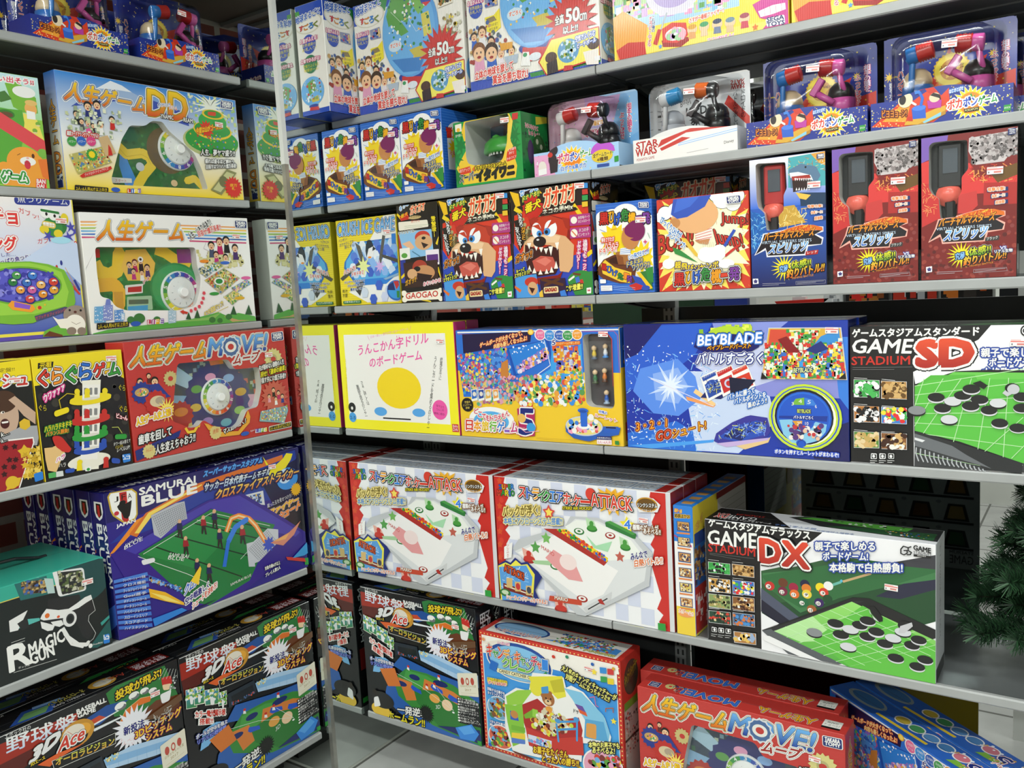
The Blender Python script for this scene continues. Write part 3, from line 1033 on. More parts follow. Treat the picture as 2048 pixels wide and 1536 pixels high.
ART['shapes.front'] = '''
P|1c1a1a|0 0 300 0 300 282 0 282
P|f0d820|0.3 270 300 282 300 232 0.3 210
T|爆発の決定盤!!|179 257 265 257 180 266|k|
T|パニックマッシュ|55 228 288 222 59 258|c83028|k:4 w:3
E|c8a890|234 164 29 46
E|4a2f20|234 194 29 24
P|c8a890|245 196 259 203 300 161 296 134 273 157 257 182
E|4a1a18|232 146 9.5 10.8
R|f4f0ea|2|225 151 240 151 239 147 226 147
E|f0e8e0|230 171 4.2 2.7
E|2a2018|231 171 1.8 2.1
P|a8a8ac|205 109 238 126 266 135 300 131 300 103 294 87 204 104
P|f4f0ea|207 112 288 107 289 95 247 0.3 192 0.3
P|a02028|205 109 286 104 286 94 244 0.3 193 0.3
S|3a1014|227 94 7.5 4.3 7 90 1
S|3a1014|246 93 7.5 4.3 5 90 1
S|3a1014|232 66 7.5 4.3 5 90 1
S|3a1014|245 64 7.6 4.3 7 90 1
S|3a1014|220 53 7.5 4.3 5 90 1
S|3a1014|239 49 7.6 4.3 7 90 1
S|3a1014|218 37 7.5 4.3 5 90 1
S|e0b830|266 78 16 9.8 5 90 1
S|e0b830|273 138 13 11.3 6 90 1
E|e0b830|232 16 14 14
P|e0b830|217 0.3 228 25 252 23 245 6.2
K|e0b830,c8a028,f0d060|57 8.7|265 72 300 86 299 19 257 14|s|1
T|k…|221 119 238 122 222 128|w|k:2
T|k…|220 106 232 108 221 114|w|k:2
R|2a80d8|3|279 25 299 27 299 8.7 280 6
'''
ART['gun.front'] = '''
P|182020|0 0 380 0 380 218 0 218
P|35a892|0 183 380 183 380 218 0 218
P|d8c858|0 181 380 181 380 183 0 183
E|2a6a68|329 175 43 37
E|1f4a4a|329 175 65 55
P|2a6a68|176 218 246 210 247 167 185 173
P|6a5a40|191 218 242 202 242 173 193 184
K|a08050,c8b070,4060a0,302018|76 3.1|191 217 240 202 241 174 194 185|q|1
T|FIRE IN THE AIR|188 223 229 210 188 229|88d8c8|
P|b8d0cc|240 206 259 199 260 165 244 169
R|e8e8e6|8|259 218 331 203 332 148 267 153
R|2a3030|4|270 210 326 199 327 152 275 156
K|5a6a40,8a8a60,2a2a28,c8c8b0|76 3.7|273 211 326 196 326 154 277 158|q|1
P|26282a|243 156 314 144 316 133 299 119 281 120 245 132 240 142
P|26282a|291 111 304 116 328 120 342 126 345 94 329 84 336 44 322 31 311 44 301 78 287 93
L|d8dad8|1|343 121 347 94 331 87 328 75 342 40 335 29 318 22
P|26282a|233 114 267 104 280 113 293 110 287 91 273 83 240 95
E|e8e8e6|286 95 16 18
E|3a3c3e|287 95 9.7 12
E|182020|287 95 6.8 8.4
P|ecece9|221 118 226 126 237 136 263 124 286 119 305 125 326 133 341 134 343 123 327 119 309 113 293 112 280 110 272 102 251 107 236 110 228 112
P|ecece9|221 112 235 103 251 92 245 83 234 85 222 96
P|ecece9|243 103 267 99 271 87 261 85 248 93
L|ecece9|9|267 80 277 54 298 29 318 21 322 25
L|ecece9|5|267 80 270 64 283 35 308 19
E|e0702a|237 120 5.3 5.5
E|e05a30|261 109 3.5 3
P|5ab8b0|156 137 220 121 220 115 155 112
P|e8e8e6|156 137 197 147 183 126 172 110 155 112
P|26282a|172 125 194 132 196 109 180 106
P|1f5a58|322 11.3 380 61 380 16 342 3.9
P|3a9a90|356 60 380 71 380 64 358 52
T|MAGIC|190 41 269 49 189 71|w|w:-.9
T|GUN|191 23 243 26 189 49|w|w:-.9
T|R|145 25 192 28 146 80|w|w:-2
T|ボックス|163 25 187 22 163 30|w|
L|w|0.7|155 88 184 88
L|w|0.7|152 21 246 14
L|w|0.7|154 83 183 82
R|2a80d8|3|359 29 374 27 373 5.2 358 7.1
K|w|22 1.2|360 28 372 26 372 15 360 15|q|1
T|ProudBaby|333 11.9 356 9.8 333 17|w|
E|w|326 15 4.9 5.2
'''
ART['football.front'] = '''
P|2a1f86|0 0 618 0 618 362 0 362
P|1a1660|0 290 618 290 618 362 0 362
P|1f3a9a|2.7 239 76 279 254 330 590 356 611 216 289 257
P|121040|454 300 590 328 618 351 607 106 498 207
P|f0902a|0.5 209 103 278 253 311 253 317 76 279 0.3 216
P|d8702a|54 249 103 290 254 330 543 351 543 337 272 310 123 285 73 237
P|f8d860|68 248 110 289 269 326 269 323 123 282 80 245
P|f4f4f0|11.5 352 18 361 73 357 84 346 80 293 73 283 47 279 20 305 15 318
L|c8a838|4|11.5 352 18 361 73 357 84 346 80 293 73 283 47 279 20 305 15 318 11.5 352
P|b82a28|40 356 59 355 57 281 46 282 40 290
T|J|25 336 36 335 26 349|k|
T|F|44 337 55 337 45 350|k|
T|A|61 337 71 336 61 349|k|
P|k|31 324 43 333 53 326 70 331 66 312 61 295 54 288 45 293 41 306 34 316
E|k|46 330 8.4 5.8
E|c83040|28 308 6.4 5.2
T|JAPAN|24 271 74 273 24 281|w|w:-.5
T|SAMURAI|91 338 250 335 93 355|w|w:-.9
T|BLUE|95 309 252 308 97 333|w|w:-1.7
T|スーパーサッカースタジアム|275 343 468 343 281 359|5ab0f0|16205a:4 2a60c0:1
T|サッカー日本代表チームモデル|272 305 489 301 280 326|w>9ac0e8|16205a:5
P|f0e020|494 316 543 340 557 353 580 347 571 331 516 280 480 284
P|f0e020|472 360 489 334 485 331 481 335
E|3a90e0|553 279 39 32
E|c8e0f8|544 288 24 21
T|クロスファイアストライカー|302 274 591 278 314 300|f8d860>e07028|181850:5
P|d8dce0|388 266 463 264 465 222 394 246
P|3a5aa0|392 261 454 259 456 229 397 250
K|e8c040,c8d8f0,404050|57 2.5|394 261 454 257 454 231 398 250|q|1
S|e8b020|581 241 21 15 16 90 1
P|181420|467 211 606 217 612 104 480 176 471 196
T|蹴った玉を見せつけろ!|473 211 563 222 473 223|w|
T|ファイヤー|473 185 582 201 482 204|f8d840|w:2.4 c8401c:1.6
T|シュート|507 165 587 182 516 188|f8a040|w:2.4 c8401c:1.6
P|33208a|0.9 215 39 219 252 273 282 279 394 272 535 162 602 107 593 72 364 0.3 202 0.3 34 138
P|453aa8|33 218 286 274 382 269 526 157 583 112 564 103 368 194 289 257 64 197
P|1f7a3c|71 195 289 254 493 158 390 26 256 0.3 200 30
P|2a8a46|84 191 289 244 389 196 230 108
L|123a20|3.5|118 200 365 45
L|123a20|3.5|175 212 404 90
L|123a20|3.5|235 229 444 128
L|123a20|3.5|273 242 475 148
L|e0ece0|1.4|84 191 289 244 475 159
L|e0ece0|1.4|70 189 200 104 282 43
L|e0ece0|1.2|243 236 363 178
L|e0ece0|1.2|366 94 404 115
P|b8bcc4|115 281 187 295 212 294 215 247 192 246 135 217 118 231
N|5a5e6a|0.7|16 9|119 276 208 290 212 251 135 223
P|c8ccd4|390 131 413 130 412 59 391 65
P|c8ccd4|390 119 466 154 503 141 500 105 426 69 391 69
N|5a5e6a|0.7|12 9|394 114 466 149 498 102 426 73
L|f08a30|14|329 181 348 213 373 215 406 198 427 172 453 122
L|f8d8a0|5|329 181 348 213 373 215 406 198 427 172 453 122
L|3a80e0|16|332 153 359 186 397 197
L|2a70d8|12|312 89 332 153
S|3a50c0|466 108 24 14 9 90 1
P|d88a70|471 110 544 123 587 145 559 111 516 90
P|f0b060|480 111 540 120 554 131 526 106
E|e0b088|192 246 5.2 5.7
P|1a2050|182 227 199 224 198 240 185 243
P|2a2420|185 226 196 224 197 200 192 201 190 218 185 205 182 206
E|e0b088|204 198 5.3 5.8
P|a02028|194 178 212 175 210 191 197 195
P|2a2420|197 177 208 175 209 151 205 152 203 169 197 156 194 157
E|e0b088|262 238 5.5 5.8
P|a02028|252 218 270 215 268 231 255 235
P|2a2420|255 217 266 215 268 191 263 192 261 209 256 195 252 197
E|e0b088|297 246 5.6 5.9
P|1a2050|287 225 305 222 304 239 290 242
P|2a2420|290 224 302 222 303 198 298 199 296 216 291 203 287 204
E|e0b088|307 190 5.7 6
P|1a2050|297 169 316 166 314 183 300 187
P|2a2420|300 168 312 166 313 141 309 142 306 160 301 146 297 147
E|e0b088|380 181 6.1 6.2
P|a02028|370 159 390 156 388 173 373 177
P|2a2420|373 158 386 156 388 130 383 131 380 150 374 136 370 137
E|e0b088|231 131 5.5 6
P|1a2050|221 111 239 107 237 124 224 128
P|2a2420|224 110 235 107 237 82 232 84 230 101 224 88 221 89
E|e0b088|265 107 5.7 6.1
P|1a2050|255 87 273 83 271 100 258 104
P|2a2420|258 86 269 83 271 57 266 59 264 77 258 63 254 64
T|SAMURAI|151 165 205 144 156 174|w|
T|BLUE|148 159 192 141 152 168|w|
T|SAMURAI|40 222 80 231 40 229|w|
T|BLUE|36 216 86 226 37 225|w|
R|e8e8ec|6|76 178 113 174 113 163 79 164
P|4a80d8|0.8 151 89 144 90 135 0.3 143
P|3a70d0|0.3 139 89 130 90 121 0.3 131
P|4a80d8|0.3 126 89 116 90 106 0.3 118
P|3a70d0|0.3 113 89 101 90 92 0.3 105
P|4a80d8|0.3 100 88 87 90 77 0.3 92
P|3a70d0|0.3 88 88 72 89 63 0.3 80
P|4a80d8|0.3 75 88 58 89 48 0.3 67
P|3a70d0|0.3 62 88 43 89 33 0.3 54
P|4a80d8|0.3 49 87 28 89 18 0.3 41
P|3a70d0|0.3 36 87 13 88 3.6 0.3 28
T|ファイヤーシュート搭載|24 139 83 132 24 146|w|
T|クロス機能|23 126 82 118 24 134|w|
T|フィルジョイント搭載|22 113 82 104 23 121|w|
T|Goal選手|21 100 81 90 22 108|w|
T|ボディコントロール|20 88 80 76 21 95|w|
T|データコントロール|19 74 79 62 20 82|w|
T|ハイパージョイント|18 61 78 48 19 69|w|
T|スローインエリア|17 48 77 34 18 56|w|
T|スコアボード|16 35 76 20 17 43|w|
T|ハイスタジアム|15 22 75 5.9 16 29|w|
P|f0b828|88 102 132 78 181 34 181 27 128 56 90 79
P|f8e070|91 91 132 68 174 35 131 56
P|2a60c0|90 137 176 76 179 62 96 122
K|c8a060,5a90d8,88b8f0,302a60|76 3.1|93 129 176 76 179 64 96 119|q|1
P|2a80d8|90 23 173 23 188 11.3 93 2.1
P|16124a|1 4.2 89 0.3 195 8.6 281 9.9 194 0.3
T|クロス|182 51 228 69 191 78|2a60d0|k:3.2 w:2
P|f8d030|206 83 238 114 241 106 228 66
T|空中戦激しく|185 26 259 49 185 43|2a1f86|w:2.4
T|シュートを決めろ!|203 7.6 282 41 205 26|e05030|w:2.4
T|SAMURAI BLUE|325 31 395 37 325 38|w|
T|プレイ人数2人|443 18 498 26 443 29|w|16205a:1
R|2f9a3c|1|589 31 611 28 611 7.1 589 10.1
P|c83a30|521 55 589 31 594 18 526 44
P|3a9ad8|545 44 608 75 616 42 589 39
T|対象年齢6才以上|443 38 498 40 443 49|w|k:1
'''
ART['football.side'] = '''
P|1d1a66|0 0 62 0 62 362 0 362
P|3a60c0|4 0.3 58 40 58 90 4 60
P|f0eee8|14 340 48 340 50 318 44 302 31 294 18 302 12 318
P|k|22 336 42 336 44 310 31 300 20 312
P|b82a28|26 332 36 332 36 304 26 304
T|SAMURAI|44 285 44 130 58 285|w|w:-.6
T|BLUE|16 285 16 165 38 285|w|w:-.9
'''
ART['football.top'] = '''
K|e8d080,d8702a,3a60c0,f8f0d0|95 5|10 5 600 5 600 55 10 55|l|1
T|スーパーサッカースタジアム|330 18 600 18 330 48|e8e8f0|2a60c0:1
T|SAMURAI BLUE|60 20 250 20 60 46|w|w:-.6
'''
ART['baseball.front'] = '''
P|15171a|0 0 455 0 455 408 0 408
P|1c2340|250 0 455 0 455 184 250 184
P|a02818|2.2 390 180 384 178 354 2.5 345
P|5a1810|2.5 345 178 354 95 324 6.6 304
L|e8e8e8|1.5|3.2 405 243 408
T|エポック社の|20 396 75 394 20 406|w|
T|野球盤|19 362 175 351 21 398|w>c8d8f0|e8e8f0:-.6
T|BASEBALL|179 380 251 379 179 391|w|w:-.6
T|GAME|180 370 223 368 180 380|w|w:-.6
P|2f7a3a|252 399 276 408 410 405 442 304 334 310 266 334
P|20509a|152 351 250 370 307 360 229 331
P|c84a28|164 346 230 354 248 341 193 335
P|e8eef0|211 328 304 327 304 324 214 321
P|e8eef0|207 339 296 347 296 345 211 335
P|6a3a20|334 310 377 326 443 314 440 271 342 286
T|投球が飛ぶ!|274 371 398 381 276 394|f0d020|k:3.4
E|f0f0ec|284 353 15 9.9
E|707478|287 349 12 6.9
E|f4f4f0|282 355 11.3 7.4
E|f0f0ec|321 364 14 9.1
E|707478|324 360 11.4 6.4
E|f4f4f0|319 366 10.6 6.8
E|f0f0ec|349 364 11.9 7.5
E|707478|352 360 9.5 5.3
E|f4f4f0|347 366 8.9 5.6
E|f0f0ec|371 355 11.1 6.9
E|707478|374 351 8.9 4.9
E|f4f4f0|369 357 8.3 5.2
P|e0742a|279 316 295 337 337 350 367 343 361 331 325 334 303 310 313 304 281 302 270 316
L|f8e0a0|1|279 316 295 337 337 350 367 343
R|c83028|4|397 377 425 372 426 349 398 355
R|f0d0a8|4|398 358 423 352 416 338 400 343
R|f0f0f0|6|389 336 422 336 414 310 392 310
K|d8dcd8,8a9090|22 2.5|425 372 441 366 433 332 416 338|e|1
L|e8f0e8|0.8|410 398 391 375
L|e8f0e8|0.8|417 394 401 372
L|e8f0e8|0.8|425 390 411 369
L|e8f0e8|0.8|433 387 421 366
L|e8f0e8|0.8|440 383 431 362
L|e8f0e8|0.8|448 379 441 359
S|f0f0f8|311 284 59 38 22 90 1
K|e06040|34 1.9|276 273 310 264 308 244 275 254|l|1
T|新投法|284 276 339 275 285 297|20207a|w:1.5
T|3Dピッチング|312 254 442 259 313 276|f8d030|k:3 8a1a50:2
T|システム|339 234 411 233 341 253|f8d030|k:3 8a1a50:2
E|c89030|174 336 41 31
E|15171a|169 328 30 21
E|e8a838|183 339 24 16
E|e8e0d0|166 342 26 18
L|c84030|1|152 351 164 337 171 324
T|3D|62 317 127 336 77 346|e8e8ea|k:4 w:1.5
T|Ace|125 312 186 317 135 342|d03a28|k:4 w:3
P|e0622a|78 307 125 312 187 306 132 300 104 290
T|3Dエース|64 311 96 313 64 318|y|k:1
P|15171a|110 300 263 295 261 269 113 277
L|f0f0e8|1|110 300 263 295 261 269 113 277 110 300
T|オーロラビジョン|117 285 257 269 119 303|c8d850>e8a838|k:1
P|b0d0ee|227 244 298 244 453 214 454 177 356 189 234 215
P|88b8e4|227 244 435 205 454 188 233 225
L|88b0d8|0.8|240 238 239 213
L|88b0d8|0.8|264 234 262 208
L|88b0d8|0.8|288 230 286 204
L|88b0d8|0.8|312 226 310 199
L|88b0d8|0.8|337 222 336 195
L|88b0d8|0.8|364 218 362 190
L|88b0d8|0.8|390 213 388 185
L|88b0d8|0.8|418 208 416 180
K|f0d040,88c8f0,f0f0d0|57 1.9|232 245 264 245 266 231 236 234|q|1
P|26303a|133 253 223 255 230 217 134 212
P|1a2026|145 242 218 244 221 220 147 216
K|e05030,4a6a9a|30 1.9|143 224 221 224 221 217 147 216|q|1
P|f0f0e0|9.6 318 42 311 38 258 6.2 267
P|4a90c0>3a8a3a|10.8 316 40 310 37 260 7.6 268
K|f0e060,e8f0f0,78b050|45 3.7|10.8 316 40 310 38 284 9 289|e|1
R|f0f0f0|4|19 292 30 291 27 272 20 274
P|f0f0e0|34 314 65 307 62 258 30 267
P|4a90c0>3a8a3a|35 311 63 306 60 261 32 268
K|f0e060,e8f0f0,78b050|45 3.7|35 311 63 306 62 279 33 283|e|1
R|f0f0f0|4|43 287 53 286 50 267 43 268
P|f0f0e0|65 294 109 282 106 238 62 252
P|4a90c0>3a8a3a|66 292 107 281 104 240 64 253
K|f0e060,e8f0f0,78b050|45 3.7|66 292 107 281 105 253 64 263|e|1
R|f0f0f0|4|79 265 93 262 90 242 79 246
P|f0f0e0|105 269 132 265 129 226 102 232
P|4a90c0>3a8a3a|106 267 130 263 127 228 104 233
K|f0e060,e8f0f0,78b050|45 3.7|106 267 130 263 128 235 104 237|e|1
R|f0f0f0|4|113 242 121 242 118 221 113 223
E|2a60b0|327 81 246 88
P|2a60b0|120 176 155 212 275 190 377 180 452 156 450 86
P|3a8a3a|117 132 174 178 255 179 354 165 450 130 455 0.7 263 20 134 82
P|4aa048|173 172 254 172 312 153 223 124 148 115
P|d8803a|244 160 353 144 451 104 427 93 320 118 232 117
P|2f7a34|290 132 449 82 452 5.8 292 21 211 75 187 117
P|d8803a|138 142 193 137 207 84 166 74
E|1a2a6a|305 158 28 9.3
E|1a2a6a|205 156 21 8.8
E|1a2a6a|149 124 23 8.5
P|2a5ac8|266 140 272 151 311 139 313 128 276 132
P|2a5ac8|187 120 192 130 227 119 229 108 195 113
P|2a5ac8|330 123 336 134 378 122 380 111 340 115
E|e8a850|279 107 20 14
E|f0d0a8|326 97 20 17
T|3D|281 75 299 80 282 87|w|
E|c83028|301 181 5.3 4
P|f0f0f0|295 171 306 167 305 176 297 179
E|c83028|183 186 4.7 3.7
P|f0f0f0|177 176 187 173 186 181 179 184
E|c83028|252 143 5.1 3.9
P|f0f0f0|246 133 257 129 256 138 248 141
E|c83028|282 153 5.2 3.9
P|f0f0f0|275 142 287 138 285 147 278 151
L|e8f0e8|1|134 153 224 134 349 86 291 142
E|f8f8f8|348 80 4.6 2.7
T|カラー電光掲示板|30 233 121 200 31 250|d83828|w:3
P|f4f4f0|38 227 83 211 84 190 35 209
T|搭載!!|40 209 80 194 42 225|d83828|w:1
P|7ab8e8|48 189 90 194 116 184 91 163 60 141 34 138
T|ボールが空中を飛ぶ|26 174 124 173 26 187|f0f0f0|2a3a8a:1.6
T|リアル3D野球盤|28 159 119 161 29 171|8a98f0|16206a:2
P|d87830|64 154 127 169 148 115 95 104
P|1c2a6a|345 35 441 49 454 27 444 6.5 282 23
T|一発逆転|125 23 248 38 128 50|w|k:2.5
T|ホームラン!!|84 -4.3 233 5.3 86 21|f0e020|k:2.5
S|101410|244 51 30 20 20 90 1
E|e8c040|56 18 39 23
E|202020|65 52 49 27
R|f0f0f0|6|30 53 49 61 57 31 29 21
E|2a2018|37 71 9 9.1
P|6a4a30|337 294 455 316 454 298 377 279
K|c8c8c0|26 6.2|365 291 410 299 413 270 367 263|l|1
R|e8e4d0|4|372 207 445 222 447 151 374 140
T|日本おもちゃ大賞|382 166 438 177 382 174|a08a50|
E|c05040|390 186 6.5 11.2
E|c05040|408 189 6.4 11.1
E|c05040|426 193 6.4 11.1
E|e8e4d0|408 189 3.7 6.7
T|2017|397 158 420 162 397 165|a08a50|
L|b89a60|0.5|383 149 437 160
L|b89a60|0.5|383 143 421 150
P|121418|366 133 453 132 452 59 370 55
T|●カラー電光掲示板|369 125 432 130 369 132|w|
T|●得点表示装置|368 117 443 124 369 124|w|
T|●ホームランバッター|368 109 454 117 368 115|w|
T|●3種類の消える魔球|367 100 431 104 367 107|w|
T|●回転盤ルーレット|367 92 441 98 367 99|w|
T|●グローブポケット|366 84 452 92 366 90|w|
T|●ピッチャーフィンガー|365 75 429 78 366 82|w|
T|●外野フェンス|365 67 440 72 365 73|w|
T|●5個のボール|364 58 451 66 365 65|w|
P|3a8ae0|353 36 414 61 439 37 420 10.3 369 5.9
P|5aa8f0|362 38 409 56 426 38 384 21
R|2f9a3c|1|431 17 449 17 450 4.4 433 4
'''
ART['baseball.top'] = '''
K|40444a,30343a,6a5a40|57 5|10 5 440 5 440 85 10 85|l|1
P|2a50a0|40 20 130 12 170 60 90 70
P|6a9a60|60 26 120 20 145 50 90 56
P|88b0e0|110 60 180 50 175 62 115 72
E|c89838|270 45 34 24
E|e0d8c0|270 45 22 17
T|3D|300 62 250 62 300 36|c8c8c8|
T|Ace|330 56 290 56 330 36|c04838|
T|オーロラビジョン|225 58 140 58 225 36|b8b050|k:1
P|801c18|350 30 445 30 445 75 350 75
T|野球盤|440 66 355 66 440 32|e8e8f0|
L|a0a0a0|1|5 14 450 14
T|BASEBALL GAME|215 32 140 32 215 22|c8c8c8|
'''
ART['baseball.side'] = '''
V|野/n球/n盤|20 210 72 210 20 385|e8e8ec|
P|801c18|10 120 80 120 80 190 10 190
R|2f9a3c|1|60 12 82 12 82 28 60 28
'''
